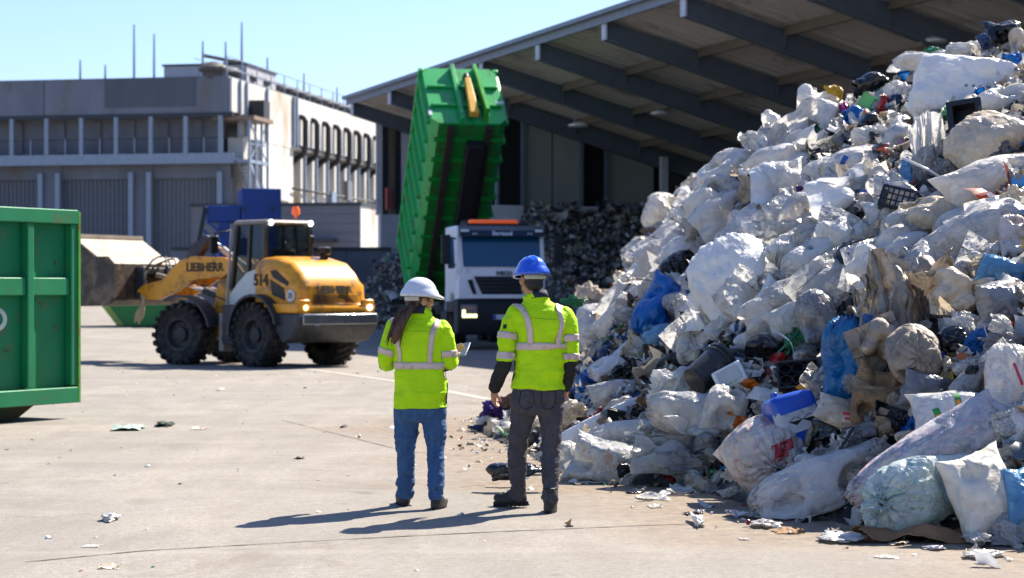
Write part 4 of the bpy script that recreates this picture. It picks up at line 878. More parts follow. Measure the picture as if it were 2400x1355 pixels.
def boot(loc, yaw, tilt, parent, sc=1.):
    M = Matrix.Translation(loc) @ Matrix.Rotation(yaw, 4, 'Z') @ Matrix.Rotation(tilt, 4, 'X')
    mb = MB(); loft_h(mb, [(0, .0, .175, .046, .052), (0, .0, .13, .046, .054), (0, .01, .09, .045, .062), (0, .045, .06, .046, .1), (0, .075, .03, .049, .135), (0, .075, .0, .049, .135)], 20, 4, 2.3)
    mb.ell((0, .16, .032), (.045, .06, .04), 16, 10); mb.tube([(0, 0, .17), (0, 0, .178)], [.053, .05], 16)
    for k in range(4): y = .035 + .03 * k; z = .115 - .016 * k; mb.tube([(-.03, y - .01, z), (0, y + .004, z + .012), (.03, y - .01, z)], .005, 6)
    me = fuse(mb, .006, 3); me.transform(M); b = obj('boot', me, bootm, parent)
    s = MB(); pr = [(.047 * math.cos(a) * (1 if math.sin(a) > -.2 else .92), .075 + .15 * math.sin(a)) for a in np.linspace(0, 2 * math.pi, 24, endpoint=False)]
    s.prism(pr, (0, 0, -.022), (1, 0, 0), (0, 1, 0), (0, 0, 1), .026)
    for k in range(8): s.b2((-.043, -.06 + .036 * k, -.03), (.043, -.045 + .036 * k, -.02))
    me = s.mesh('sole'); me.transform(M); obj('sole', me, solem, b); return b
def ring_pts(Rr, z, n=72, p=2.4, grow=.02):
    zz = Rr[:, 2]; o = np.argsort(zz); x, y, rx, ry = [np.interp(z, zz[o], Rr[o, k]) for k in (0, 1, 3, 4)]; out = []
    for k in range(n):
        a = 2 * math.pi * k / n; c, s = math.cos(a), math.sin(a); q = (abs(c) ** p + abs(s) ** p) ** (-1 / p); out.append((x + (rx + grow) * c * q, y + (ry + grow) * s * q, z))
    return out
def limb_ring(Rr, i, grow=.02, n=40):
    c = Vector(Rr[i][:3]); t = (Vector(Rr[i + 1][:3]) - Vector(Rr[i - 1][:3])).normalized(); a = t.cross(Vector((0, 1, 0))).normalized(); b = t.cross(a); r = Rr[i][3] + grow
    return [c + (a * math.cos(2 * math.pi * k / n) + b * math.sin(2 * math.pi * k / n)) * r for k in range(n)], [t] * n
def folds(V, s, seed, amp, f=(6, 6, 16)): return amp * ridged(V * np.array(f) + seed * 7.3, seed, 2, .5)
def jeans(rows_l, rows_r, hip, mat, parent, seed, ank, knee):
    rows_l, rows_r = [[(*q[:3], q[3] * (.99 if i < 2 else .93)) for i, q in enumerate(rr)] for rr in (rows_l, rows_r)]
    mb = MB(); limb(mb, rows_l, 22, 5); limb(mb, rows_r, 22, 5); loft_h(mb, hip, 26, 4, 2.3); me = fuse(mb, .008, 4)
    def fn(V):
        z = V[:, 2]; k = np.exp(-((z - knee) / .09) ** 2); a = np.exp(-((z - ank) / .07) ** 2); c = np.exp(-((z - .84) / .06) ** 2)
        return folds(V, 1, seed, .004 + .0065 * a + .005 * k + .004 * c, (5, 5, 19)) + .006 * noise(V * np.array((9, 9, 7)), seed + 2) + .0035 * ridged(V * np.array((16, 16, 30)), seed + 9, 2) * (.4 + a)
    wrinkle(me, fn); return obj('jeans', me, mat, parent)
# ---------------------------------------------------------------- man with the blue helmet
s1 = 321.; mY = 14.75
man = thing('person', 'man seen from behind in blue helmet, yellow reflective jacket and grey jeans', 'person', ((1256 - 1200) / F * mY, mY, 0))
def mp(px, py, y=0, r=None):      # pixel to the man's own frame
    k = (mY + y) / F; x = (px - 1200) * k - man.location.x; z = CH - (py - 677.5) * k
    return (x, y, z) if r is None else (x, y, z, r)
def mr(px, py, y, wpx, ry): x, yy, z = mp(px, py, y); return (x, y, z, wpx / s1 / 2, ry)
tors = [mr(1261, 912, .0, 124, .135), mr(1262, 885, .0, 122, .135), mr(1265, 840, .0, 116, .132), mr(1269, 800, -.005, 118, .135), mr(1271, 765, -.01, 128, .132), mr(1269, 738, -.01, 130, .115), mr(1264, 722, -.005, 100, .092), mr(1259, 708, .0, 66, .074), mr(1256, 694, .005, 60, .07)]
aL = [mp(1206, 736, -.005, .062), mp(1196, 765, -.01, .068), mp(1190, 800, -.02, .064), mp(1184, 840, -.025, .06)]
aL2 = [mp(1184, 838, -.025, .056), mp(1178, 862, -.02, .054), mp(1168, 886, .01, .05), mp(1160, 908, .035, .044)]
aR = [mp(1326, 738, -.005, .062), mp(1333, 770, -.01, .066), mp(1336, 805, -.015, .06), mp(1336, 843, -.02, .056)]
aR2 = [mp(1336, 841, -.02, .053), mp(1336, 862, -.02, .051), mp(1331, 885, .01, .047), mp(1326, 906, .03, .041)]
legL = [mp(1230, 925, .02, .1), mp(1225, 975, .035, .093), mp(1217, 1020, .06, .079), mp(1212, 1060, .09, .07), mp(1213, 1105, .13, .068), mp(1213, 1140, .17, .058), mp(1213, 1163, .19, .057)]
legR = [mp(1291, 925, .0, .1), mp(1291, 975, -.01, .093), mp(1291, 1020, -.03, .079), mp(1290, 1060, -.05, .07), mp(1290, 1105, -.1, .068), mp(1290, 1140, -.14, .059), mp(1289, 1172, -.17, .058)]
hips = [mr(1261, 900, .0, 118, .125), mr(1260, 935, .0, 124, .13), mr(1260, 958, .005, 122, .125), mr(1259, 972, .01, 96, .1)]
mb = MB(); hc = Vector(mp(1246, 655, .01)); hM = head_on(mb, hc, R(28), R(4), 1.04)
mb.tube([mp(1256, 705, -.01), mp(1251, 685, -.005), hc + Vector((0, 0, -.03))], [.062, .058, .058], 16)
loft_h(mb, [(a, b, c, d * .8, e * .8) for a, b, c, d, e in tors[:-1]] , 20, 2)
for L_ in (aL + aL2[1:], aR + aR2[1:], legL, legR): limb(mb, [(*q[:3], q[3] * .62) for q in L_], 12, 3)
mb.tube([mp(1165, 895, .02), mp(1158, 915, .045)], [.03, .027], 12); mb.tube([mp(1330, 893, .02), mp(1326, 908, .035)], [.029, .026], 12)
hand(mb, mp(1159, 911, .042), (-.12, .25, -1), (.9, .5, -.1), 1.0, .95, 1); hand(mb, mp(1326, 906, .035), (0, .2, -1), (-.9, .3, 0), 1.0, .8, -1)
body = obj('body', fuse(mb, .0055, 2), skin2, man)
for e in (-.032, .032): MB().ell(hc + hM @ Vector((e, .086, .004)) * 1.04, (.011, .011, .011), 10, 8).build('eye', eye_m, man, True)
mb = MB(); Mh = hM; hp = []
mb.ell(hc + hM @ Vector((0, -.016, .03)), (.083, .099, .1), 20, 14, hM); mb.ell(hc + hM @ Vector((0, -.045, -.03)), (.07, .066, .06), 18, 12, hM)
hh_ = fuse(mb, .006, 2); wrinkle(hh_, lambda V: .0025 * noise(V * 90, 3)); obj('hair', hh_, hair_b, man)
mb = MB(); mb.ell(hc + hM @ Vector((0, .045, -.075)), (.058, .056, .042), 16, 10, hM); mb.ell(hc + hM @ Vector((0, .03, -.045)), (.0705, .062, .04), 16, 10, hM); obj('beard', fuse(mb, .006, 2), hair_b, man)
helmet(hc + Vector((.002, -.004, .052)), Matrix.Rotation(R(28), 3, 'Z') @ Matrix.Rotation(R(-4), 3, 'X'), .98, helm_b, band_m, man)
mb = MB(); Rt = loft_h(mb, tors, 32, 4); RaL = limb(mb, aL, 20, 6); RaR = limb(mb, aR, 20, 6); jm = fuse(mb, .008, 4)
def jfold(V):
    z = V[:, 2]; w = np.exp(-((z - .98) / .12) ** 2); ax_ = np.exp(-((np.abs(V[:, 0]) - .19) / .07) ** 2); sh_ = np.exp(-((z - 1.36) / .1) ** 2)
    return folds(V, 1, 41, (.0045 + .004 * w + .005 * ax_), (5, 5, 10)) + .008 * noise(V * np.array((4, 4, 7)), 12) + .003 * sh_ * ridged(V * np.array((14, 10, 6)), 5, 2)
wrinkle(jm, jfold); jk = obj('jacket', jm, hivis, man); tr = bvh(jm)
up = [(0, 0, 1)] * 72; zt_ = mp(0, 811)[2]; tape('reflective_band', ring_pts(Rt, zt_), up, .054, tape_m, jk, tr, closed=True)
for pts in ([mp(1206, 712, .02), mp(1218, 716, -.09), mp(1229, 735, -.15), mp(1238, 765, -.16), mp(1241, 806, -.16)], [mp(1309, 712, .02), mp(1312, 718, -.09), mp(1319, 738, -.15), mp(1321, 765, -.15), mp(1313, 806, -.16)]):
    P_ = cr([p[:3] for p in pts], 8); nr = [Vector((1, 0, 0))] * len(P_); tape('reflective_brace', P_, nr, .052, tape_m, jk, tr)
for Rr in (RaL, RaR):
    for i in (10, 17): a, b = limb_ring(Rr, i); tape('sleeve_band', a, b, .05, tape_m, jk, tr, closed=True)
a = Vector(mp(1182, 765, -.085)); P_ = [a + Vector((.0, 0, .016)), a, a - Vector((0, 0, .016))]; tape('sleeve_patch', P_, [Vector((1, -.3, 0))] * 3, .03, dark_cloth, jk, tr, .008)
P_ = [Vector(mp(px, 742, -.2)) for px in range(1236, 1316, 6)]; tape('yoke_seam', P_, [Vector((0, 0, 1))] * len(P_), .004, pm('seam_green', '86b414', .8), jk, tr, .003)
for A_ in (aL2, aR2):
    mb = MB(); limb(mb, A_, 18, 5); me = fuse(mb, .007, 3); wrinkle(me, lambda V: folds(V, 1, 8, .005, (8, 8, 22))); sl_ = obj('sleeve', me, dark_cloth, jk)
    mb = MB(); e = Vector(A_[-1][:3]); q = Vector(A_[-2][:3]); t_ = (e - q).normalized(); mb.tube([e - t_ * .015, e + t_ * .022], [A_[-1][3] * 1.08, A_[-1][3] * 1.02], 18); obj('cuff', mb.mesh(), dark_cloth, sl_)
mb = MB(); mb.tube([mp(1257, 702, .0), mp(1255, 688, .01)], [.088, .075], 24, cap=False); cm = mb.mesh(); co_ = obj('collar', cm, hivis, jk); co_.modifiers.new('s', 'SOLIDIFY').thickness = .008; shade(cm)
mb = MB(); mb.tube([mp(1262, 700, -.012), mp(1260, 683, -.004)], [.08, .067], 24, cap=False); cm = mb.mesh(); co_ = obj('collar_lining', cm, pm('navy_lining', '1d2336', .8), jk); co_.modifiers.new('s', 'SOLIDIFY').thickness = .006; shade(cm)
for (px, y) in ((1206, .0), (1320, .0)): 
    P_ = [Vector(mp(px, py, y)) for py in range(830, 905, 8)]; tape('side_panel', P_, [Vector((0, 1, 0))] * len(P_), .05, dark_cloth, jk, tr, .004)
jn = jeans(legL, legR, hips, grey_denim, man, 3, .13, .46); tj = bvh(jn.data)
for sx in (-1, 1):
    c = Vector(mp(1260 + sx * 31, 940, -.16)); w_, h_ = .066, .075; P_ = [c + Vector((-w_, 0, h_)), c + Vector((-w_, 0, -h_ * .6)), c + Vector((0, 0, -h_)), c + Vector((w_, 0, -h_ * .6)), c + Vector((w_, 0, h_)), c + Vector((-w_, 0, h_))]
    P_ = [P_[i].lerp(P_[i + 1], t_ / 6) for i in range(5) for t_ in range(6)]; nn = [(Vector((0, 0, 1)) if abs((P_[min(i + 1, len(P_) - 1)] - P_[i]).x) > abs((P_[min(i + 1, len(P_) - 1)] - P_[i]).z) else Vector((1, 0, 0))) for i in range(len(P_))]
    tape('back_pocket', P_, nn, .007, pm('dark_stitch', '232226', .8), jn, tj, .003)
boot(Vector(mp(1218, 1189, .2)) + Vector((0, -.0, .04)), R(62), R(-3), man); boot(Vector(mp(1288, 1200, -.17)) + Vector((0, .0, .0)), R(-6), R(0), man)
# ---------------------------------------------------------------- woman with the white helmet
s2 = 312.; wY = 14.96
wom = thing('person', 'woman with a long ponytail in white helmet, yellow reflective jacket and blue jeans', 'person', ((986 - 1200) / F * wY, wY, 0))
def wp(px, py, y=0, r=None):
    k = (wY + y) / F; x = (px - 1200) * k - wom.location.x; z = CH - (py - 677.5) * k
    return (x, y, z) if r is None else (x, y, z, r)
def wr(px, py, y, wpx, ry): x, yy, z = wp(px, py, y); return (x, y, z, wpx / s2 / 2, ry)
tors = [wr(986, 955, .0, 126, .15), wr(986, 930, .0, 126, .148), wr(986, 890, .0, 118, .138), wr(984, 850, .0, 112, .13), wr(983, 810, -.005, 116, .13), wr(983, 780, -.01, 122, .122), wr(983, 764, -.008, 112, .106), wr(983, 752, .0, 84, .085), wr(984, 741, .0, 62, .07), wr(984, 728, .005, 56, .064)]
aL = [wp(926, 768, -.005, .056), wp(914, 795, -.01, .06), wp(904, 825, -.02, .058), wp(899, 845, -.01, .056), wp(904, 853, .06, .052), wp(920, 850, .16, .046), wp(938, 846, .22, .041)]
aR = [wp(1037, 770, -.005, .056), wp(1044, 800, -.01, .06), wp(1049, 830, -.02, .058), wp(1050, 850, -.005, .056), wp(1054, 852, .07, .05), wp(1062, 842, .16, .044), wp(1066, 836, .22, .04)]
legL = [wp(956, 955, .01, .1), wp(953, 1000, .02, .092), wp(951, 1040, .03, .079), wp(952, 1075, .05, .072), wp(951, 1110, .08, .068), wp(950, 1140, .1, .064), wp(950, 1158, .11, .063)]
legR = [wp(1016, 955, .0, .1), wp(1019, 1000, -.01, .091), wp(1021, 1040, -.02, .077), wp(1021, 1075, -.05, .071), wp(1022, 1110, -.09, .067), wp(1021, 1140, -.12, .063), wp(1021, 1158, -.13, .062)]
hips = [wr(986, 925, .0, 112, .12), wr(986, 955, .0, 122, .13), wr(986, 975, .005, 120, .125), wr(986, 988, .01, 92, .1)]
mb = MB(); hc = Vector(wp(984, 704, .01)); hM = head_on(mb, hc, R(-62), R(-2), .96)
mb.tube([wp(984, 742, -.005), wp(984, 722, 0), hc + Vector((0, 0, -.03))], [.052, .048, .048], 16)
loft_h(mb, [(a, b, c, d * .78, e * .78) for a, b, c, d, e in tors[:-1]], 20, 2)
for L_ in (aL, aR, legL, legR): limb(mb, [(*q[:3], q[3] * .62) for q in L_], 12, 3)
hand(mb, wp(1065, 835, .225), (.35, .7, .35), (.0, -.3, 1), .92, .55, -1); hand(mb, wp(938, 846, .22), (.6, .75, .1), (.3, 0, -1), .9, .7, 1)
obj('body', fuse(mb, .0055, 2), skin, wom)
for e in (-.031, .031):
    MB().ell(hc + hM @ Vector((e, .084, .004)) * .96, (.011, .011, .011), 10, 8).build('eye', eye_m, wom, True)
    MB().tube([hc + hM @ Vector((e - .016, .1, .024)) * .96, hc + hM @ Vector((e, .106, .028)) * .96, hc + hM @ Vector((e + .016, .1, .024)) * .96], .003, 6).build('eyebrow', hair_m, wom)
MB().ell(hc + hM @ Vector((0, .098, -.064)) * .96, (.02, .007, .008), 12, 8, hM).build('lips', pm('lips', '8e4a42', .45, bump=0), wom, True)
mb = MB(); mb.ell(hc + hM @ Vector((0, -.018, .028)), (.08, .094, .095), 20, 14, hM); mb.ell(hc + hM @ Vector((0, -.055, -.025)), (.066, .05, .06), 16, 12, hM)
limb(mb, [wp(968, 716, -.07, .026), wp(957, 730, -.12, .03), wp(944, 748, -.16, .038), wp(933, 770, -.18, .042), wp(927, 790, -.185, .03), wp(923, 806, -.18, .008)], 16, 5)
hm_ = fuse(mb, .006, 2); wrinkle(hm_, lambda V: .005 * ridged(V * np.array((45, 30, 9)), 5, 2)); hr_ = obj('hair', hm_, hair_m, wom)
rg = random.Random(4)
for k in range(26):
    a = rg.uniform(-1, 1); b = rg.uniform(-.9, 1); P_ = cr([wp(968 + 8 * a, 716 + 5 * b, -.08), wp(948 + 14 * a - 3, 738 + 10 * b, -.16 + .02 * b), wp(932 + 18 * a, 770, -.18 + .02 * a), wp(920 + 17 * a + rg.uniform(-4, 4), 806 + rg.uniform(-14, 10), -.19)], 6)
    MB().tube(P_, [.004] * (len(P_) - 4) + [.0034, .0026, .0018, .001], 5).build('strand', hair_m, hr_, True)
MB().lathe([(.03, -.012), (.037, 0), (.03, .012)], wp(968, 724, -.085), 'z', 16).build('hair_tie', ink, hr_, True)
helmet(hc + Vector((0, 0, .048)), Matrix.Rotation(R(-66), 3, 'Z') @ Matrix.Rotation(R(-3), 3, 'X'), .97, helm_w, pm('white_band', 'bdbbb4', .6), wom)
mb = MB(); Rt = loft_h(mb, tors, 32, 4); RaL = limb(mb, aL[:6], 20, 5); RaR = limb(mb, aR[:6], 20, 5); jm = fuse(mb, .008, 4)
def jfold2(V):
    z = V[:, 2]; w = np.exp(-((z - 1.0) / .14) ** 2); ax_ = np.exp(-((np.abs(V[:, 0]) - .2) / .07) ** 2)
    return folds(V, 1, 23, (.004 + .003 * w + .007 * ax_), (6, 5, 9)) + .009 * noise(V * np.array((5, 4, 3.5)), 31) + .003 * ridged(V * np.array((10, 8, 4)), 15, 2)
wrinkle(jm, jfold2); jk = obj('jacket', jm, hivis, wom); tr = bvh(jm)
zt_ = wp(0, 856)[2]; tape('reflective_band', ring_pts(Rt, zt_), up, .05, tape_m, jk, tr, closed=True)
for pts in ([wp(928, 756, .02), wp(925, 762, -.08), wp(922, 782, -.16), wp(923, 815, -.17), wp(925, 851, -.17)], [wp(1026, 752, .02), wp(1024, 758, -.08), wp(1016, 776, -.15), wp(1012, 810, -.16), wp(1010, 851, -.16)]):
    P_ = cr([p[:3] for p in pts], 8); tape('reflective_brace', P_, [Vector((1, 0, 0))] * len(P_), .05, tape_m, jk, tr)
for Rr in (RaL, RaR): a, b = limb_ring(Rr, 10); tape('sleeve_band', a, b, .05, tape_m, jk, tr, closed=True)
P_ = [Vector(wp(px, 772, -.2)) for px in range(938, 1012, 6)]; tape('yoke_seam', P_, [Vector((0, 0, 1))] * len(P_), .004, MATS['seam_green'], jk, tr, .003)
P_ = [Vector(wp(1050 - abs(py - 905) * .12, py, -.03)) for py in range(858, 950, 8)]; tape('side_panel', P_, [Vector((0, 1, 0))] * len(P_), .035, dark_cloth, jk, tr, .004)
for A_ in (aL, aR):
    e = Vector(A_[5][:3]); q = Vector(A_[6][:3]); mb = MB(); mb.tube([e - (q - e) * .25, q], [A_[5][3] * 1.06, A_[6][3] * 1.02], 18); obj('cuff', mb.mesh(), dark_cloth, jk)
    P_, nn = limb_ring(np.array([A_[3], A_[4], A_[5]]), 1); tape('cuff_panel', P_[22:38], nn[22:38], .06, dark_cloth, jk, tr, .004)
mb = MB(); mb.tube([wp(985, 738, .0), wp(987, 722, .012)], [.082, .07], 24, cap=False); cm = mb.mesh(); o = obj('collar', cm, hivis, jk); o.modifiers.new('s', 'SOLIDIFY').thickness = .008; shade(cm)
mb = MB(); mb.tube([wp(982, 737, -.012), wp(982, 718, -.004)], [.075, .064], 24, cap=False); cm = mb.mesh(); o = obj('collar_lining', cm, MATS['navy_lining'], jk); o.modifiers.new('s', 'SOLIDIFY').thickness = .006; shade(cm)
jeans(legL, legR, hips, denim, wom, 8, .14, .5)
boot(Vector(wp(949, 1180, .12)) + Vector((0, 0, .008)), R(14), R(0), wom, .92); boot(Vector(wp(1022, 1190, -.13)), R(-14), R(0), wom, .92)
tb = thing('tablet', 'thin grey tablet held out in the right hand of the white helmeted woman', 'tablet', Vector(wp(1076, 822, .3)) + wom.location)
Mt = Matrix.Rotation(R(-12), 3, 'Z') @ Matrix.Rotation(R(30), 3, 'X') @ Matrix.Rotation(R(-10), 3, 'Y')
MB().box((0, 0, 0), (.15, .2, .01), Mt).build('tablet_body', pm('tablet_grey', '5b626e', .35, .4), tb, bevel=.003)
MB().box(Mt @ Vector((0, 0, .0062)), (.138, .185, .002), Mt).build('screen', pm('tablet_screen', '55606e', .1, bump=0), tb)
# ================================================================ the great heap of plastic waste
X, Y = np.meshgrid(np.arange(-1.4, 14.5, .11), np.arange(10.8, 50.4, .14)); Z = pile_h(X, Y)
P = np.stack([X.ravel(), Y.ravel(), Z.ravel()], 1); ins = np.clip(Z.ravel() / .5, 0, 1)
P[:, 2] += ins * (.16 * fbm(P * .9, 71, 4) + .12 * ridged(P * 2.4, 72, 3) - .24); n_, m_ = X.shape; q = np.arange(n_ * m_).reshape(n_, m_)
Fc = np.stack([q[:-1, :-1].ravel(), q[:-1, 1:].ravel(), q[1:, 1:].ravel(), q[1:, :-1].ravel()], 1); Fc = Fc[P[Fc][:, :, 2].max(1) > -.06]
core = tag(obj('waste_heap', npmesh('waste_heap', P, Fc), core_mat('heap_mix', .4)), 'mixed waste darkened to shade the gaps, filling the great heap beneath the plastic bags', 'waste heap', None, 'stuff')  # core colours darkened to paint shade into the gaps between bags
rg = np.random.RandomState(5)
def scatter(N, seed, size, name, xr, yr, wfun=None, dull=1.):
    rg = np.random.RandomState(seed); c = np.stack([rg.uniform(*xr, N * 4), rg.uniform(*yr, N * 4)], 1); h = pile_h(c[:, 0], c[:, 1]); k = np.where(h > .02)[0][:N]
    c = c[k]; h = h[k]; e = .2; hx_ = (pile_h(c[:, 0] + e, c[:, 1]) - pile_h(c[:, 0] - e, c[:, 1])) / (2 * e); hy_ = (pile_h(c[:, 0], c[:, 1] + e) - pile_h(c[:, 0], c[:, 1] - e)) / (2 * e)
    nn = np.stack([-hx_, -hy_, np.ones(len(k))], 1) + rg.randn(len(k), 3) * .5; nn /= np.linalg.norm(nn, axis=1)[:, None]
    C3 = np.stack([c[:, 0], c[:, 1], h + rg.uniform(-.16, .06, len(k))], 1)
    o = scraps(name, C3, nn, size, scrap_colours(len(k), rg, dull), seed, None, None, 'stuff', .6); return o
a = scatter(9000, 31, .11, 'loose_scraps', (-.8, 9), (11.5, 30)); tag(a, 'small loose scraps of film and packaging strewn over the great heap', 'loose scraps')
b = scatter(5000, 32, .2, 'loose_film_scraps', (.6, 12), (26, 48)); tag(b, 'loose scraps of film on the far flank of the great heap', 'loose scraps')
c = scatter(7000, 33, .075, 'small_debris', (-.8, 7), (11.5, 24)); tag(c, 'fine coloured debris between the bags at the foot of the heap', 'debris')
# small debris lying on the yard along the foot of the heap
N = 1700; cx = rg.uniform(-1.8, 5.5, N * 3); cy = rg.uniform(10.5, 26, N * 3); d_ = toe_sd(cx, cy); k = np.where((d_ < 0) & (rg.rand(N * 3) < np.exp(d_ / .28)))[0][:N]
nn = rg.randn(len(k), 3) * .25 + np.array([0, 0, 1]); nn /= np.linalg.norm(nn, axis=1)[:, None]
yl = scraps('yard_debris', np.stack([cx[k], cy[k], np.full(len(k), .012)], 1), nn, .045, scrap_colours(len(k), rg), 34, 'fine debris scattered on the yard along the foot of the heap', 'debris', 'stuff', .35)
N = 700; cx = rg.uniform(-14, 4, N); cy = rg.uniform(9.5, 46, N); d_ = toe_sd(cx, cy); k = np.where((d_ < -.3))[0]; nn = rg.randn(len(k), 3) * .15 + np.array([0, 0, 1]); nn /= np.linalg.norm(nn, axis=1)[:, None]
scraps('yard_flecks', np.stack([cx[k], cy[k], np.full(len(k), .006)], 1), nn, .022, scrap_colours(len(k), rg), 35, 'tiny flecks of waste and grit on the open yard', 'debris', 'stuff', .3)

# ---------------------------------------------------------------- plastic materials
def film(name, col, dirt='8a7b68', da=.3, tr=.25, alpha=1., rough=.26, contents=None, ca=.5, fine=(5, 5, 8), bs=.46, spec=.55):
    t = NT(name); v = t.coord(); oi = t.new('ObjectInfo').outputs['Random']
    vv = t.new('VectorMath'); vv.operation = 'ADD'; t.link(v, vv.inputs[0]); cb = t.new('CombineXYZ'); t.link(t.math('MULTIPLY', oi, 37.), cb.inputs[0]); t.link(t.math('MULTIPLY', oi, 19.), cb.inputs[2]); t.link(cb.outputs[0], vv.inputs[1]); w = vv.outputs[0]
    c = lin(col); k = t.mix(t.ramp(t.noise(w, 3.5, 5, .6), [(.3, 0), (.7, 1)]), tuple(x * .86 for x in c), tuple(min(.9, x * 1.12) for x in c))
    if contents:
        nd = t.new('TexNoise'); t.link(w, nd.inputs['Vector']); nd.inputs['Scale'].default_value = 7; nd.inputs['Detail'].default_value = 5; va = t.new('VectorMath'); va.operation = 'MULTIPLY_ADD'; t.link(nd.outputs['Color'], va.inputs[0]); va.inputs[1].default_value = (.28, .28, .28); t.link(w, va.inputs[2]); vc = t.vor(va.outputs[0], 11, 'SMOOTH_F1', 'Color'); g = t.new('RGBToBW'); t.link(vc, g.inputs[0]); st = [(i / len(contents), lin(x)) for i, x in enumerate(contents)]
        ck = t.ramp(g.outputs[0], [(.2 + .6 * a_, b_) for a_, b_ in st], 'EASE'); k = t.mix(t.ramp(t.noise(w, 4, 6, .65, .8), [(.42, .1), (.62, ca)]), k, ck)
    if da: k = t.mix(t.ramp(t.noise(w, 4.2, 9, .7, .5), [(.66 - .3 * da, 0), (.84 - .22 * da, min(.85, .35 + da))]), k, lin(dirt)); k = t.mix(t.ramp(t.noise(w, 30, 5, .7), [(.62, 0), (.72, da)]), k, lin(dirt))
    t.base(k); t.p.inputs['Roughness'].default_value = rough; t.p.inputs['Specular IOR Level'].default_value = spec
    def crease(vec, sc, warp):       # flat facets meeting in sharp creases
        nd_ = t.new('TexNoise'); t.link(vec, nd_.inputs['Vector']); nd_.inputs['Scale'].default_value = sc * .8; nd_.inputs['Detail'].default_value = 2
        va_ = t.new('VectorMath'); va_.operation = 'MULTIPLY_ADD'; t.link(nd_.outputs['Color'], va_.inputs[0]); va_.inputs[1].default_value = (warp / sc,) * 3; t.link(vec, va_.inputs[2])
        vo = t.new('TexVoronoi'); t.link(va_.outputs[0], vo.inputs['Vector']); vo.inputs['Scale'].default_value = sc
        d1 = t.new('VectorMath'); d1.operation = 'SUBTRACT'; t.link(va_.outputs[0], d1.inputs[0]); t.link(vo.outputs['Position'], d1.inputs[1])
        d2 = t.new('VectorMath'); d2.operation = 'SUBTRACT'; t.link(vo.outputs['Color'], d2.inputs[0]); d2.inputs[1].default_value = (.5, .5, .5)
        dt = t.new('VectorMath'); dt.operation = 'DOT_PRODUCT'; t.link(d1.outputs[0], dt.inputs[0]); t.link(d2.outputs[0], dt.inputs[1]); return dt.outputs['Value']
    st_ = t.mapping(w, (1, 1, 1) if fine[2] < 9 else (.9, .9, 1.7), (.3, .5, .2))
    f1 = t.noise(t.mapping(w, fine, (.5, .9, .3)), 1.1, 3, .5, 1.6); rd = t.math('ABSOLUTE', t.math('SUBTRACT', f1, .5))
    nb = t.bump(crease(st_, 5.5, .9), min(1, bs * 1.5), .9, t.bump(crease(st_, 17, .8), min(1, bs * 1.3), .8, t.bump(rd, bs * .9, .05))); t.link(nb, t.p.inputs['Normal'])
    b = t.new('BsdfTranslucent'); t.link(k, b.inputs[0]); t.link(nb, b.inputs[1]); mx = t.new('MixShader'); mx.inputs[0].default_value = tr; t.link(t.p.outputs[0], mx.inputs[1]); t.link(b.outputs[0], mx.inputs[2]); o = mx.outputs[0]
    if alpha < 1:
        tp = t.new('BsdfTransparent'); m2 = t.new('MixShader'); lw = t.new('LayerWeight'); lw.inputs[0].default_value = .35
        t.link(t.math('MINIMUM', t.math('MULTIPLY_ADD', lw.outputs['Facing'], .8), 1.), m2.inputs[0]); t.n[-2].inputs[2].default_value = alpha
        for q_ in t.n:
            if q_.type == 'MATH' and q_.operation == 'MULTIPLY_ADD': q_.inputs[2].default_value = alpha
        t.link(tp.outputs[0], m2.inputs[1]); t.link(o, m2.inputs[2]); o = m2.outputs[0]
    t.link(o, t.out.inputs[0]); return t.m
MX = ['c9c6c0', '3f78b0', 'd8d6d2', '9a4a44', 'bfc0be', '5a8f7c', 'cfc9b8', '46506a', 'd6d6d6', '8a7f70']
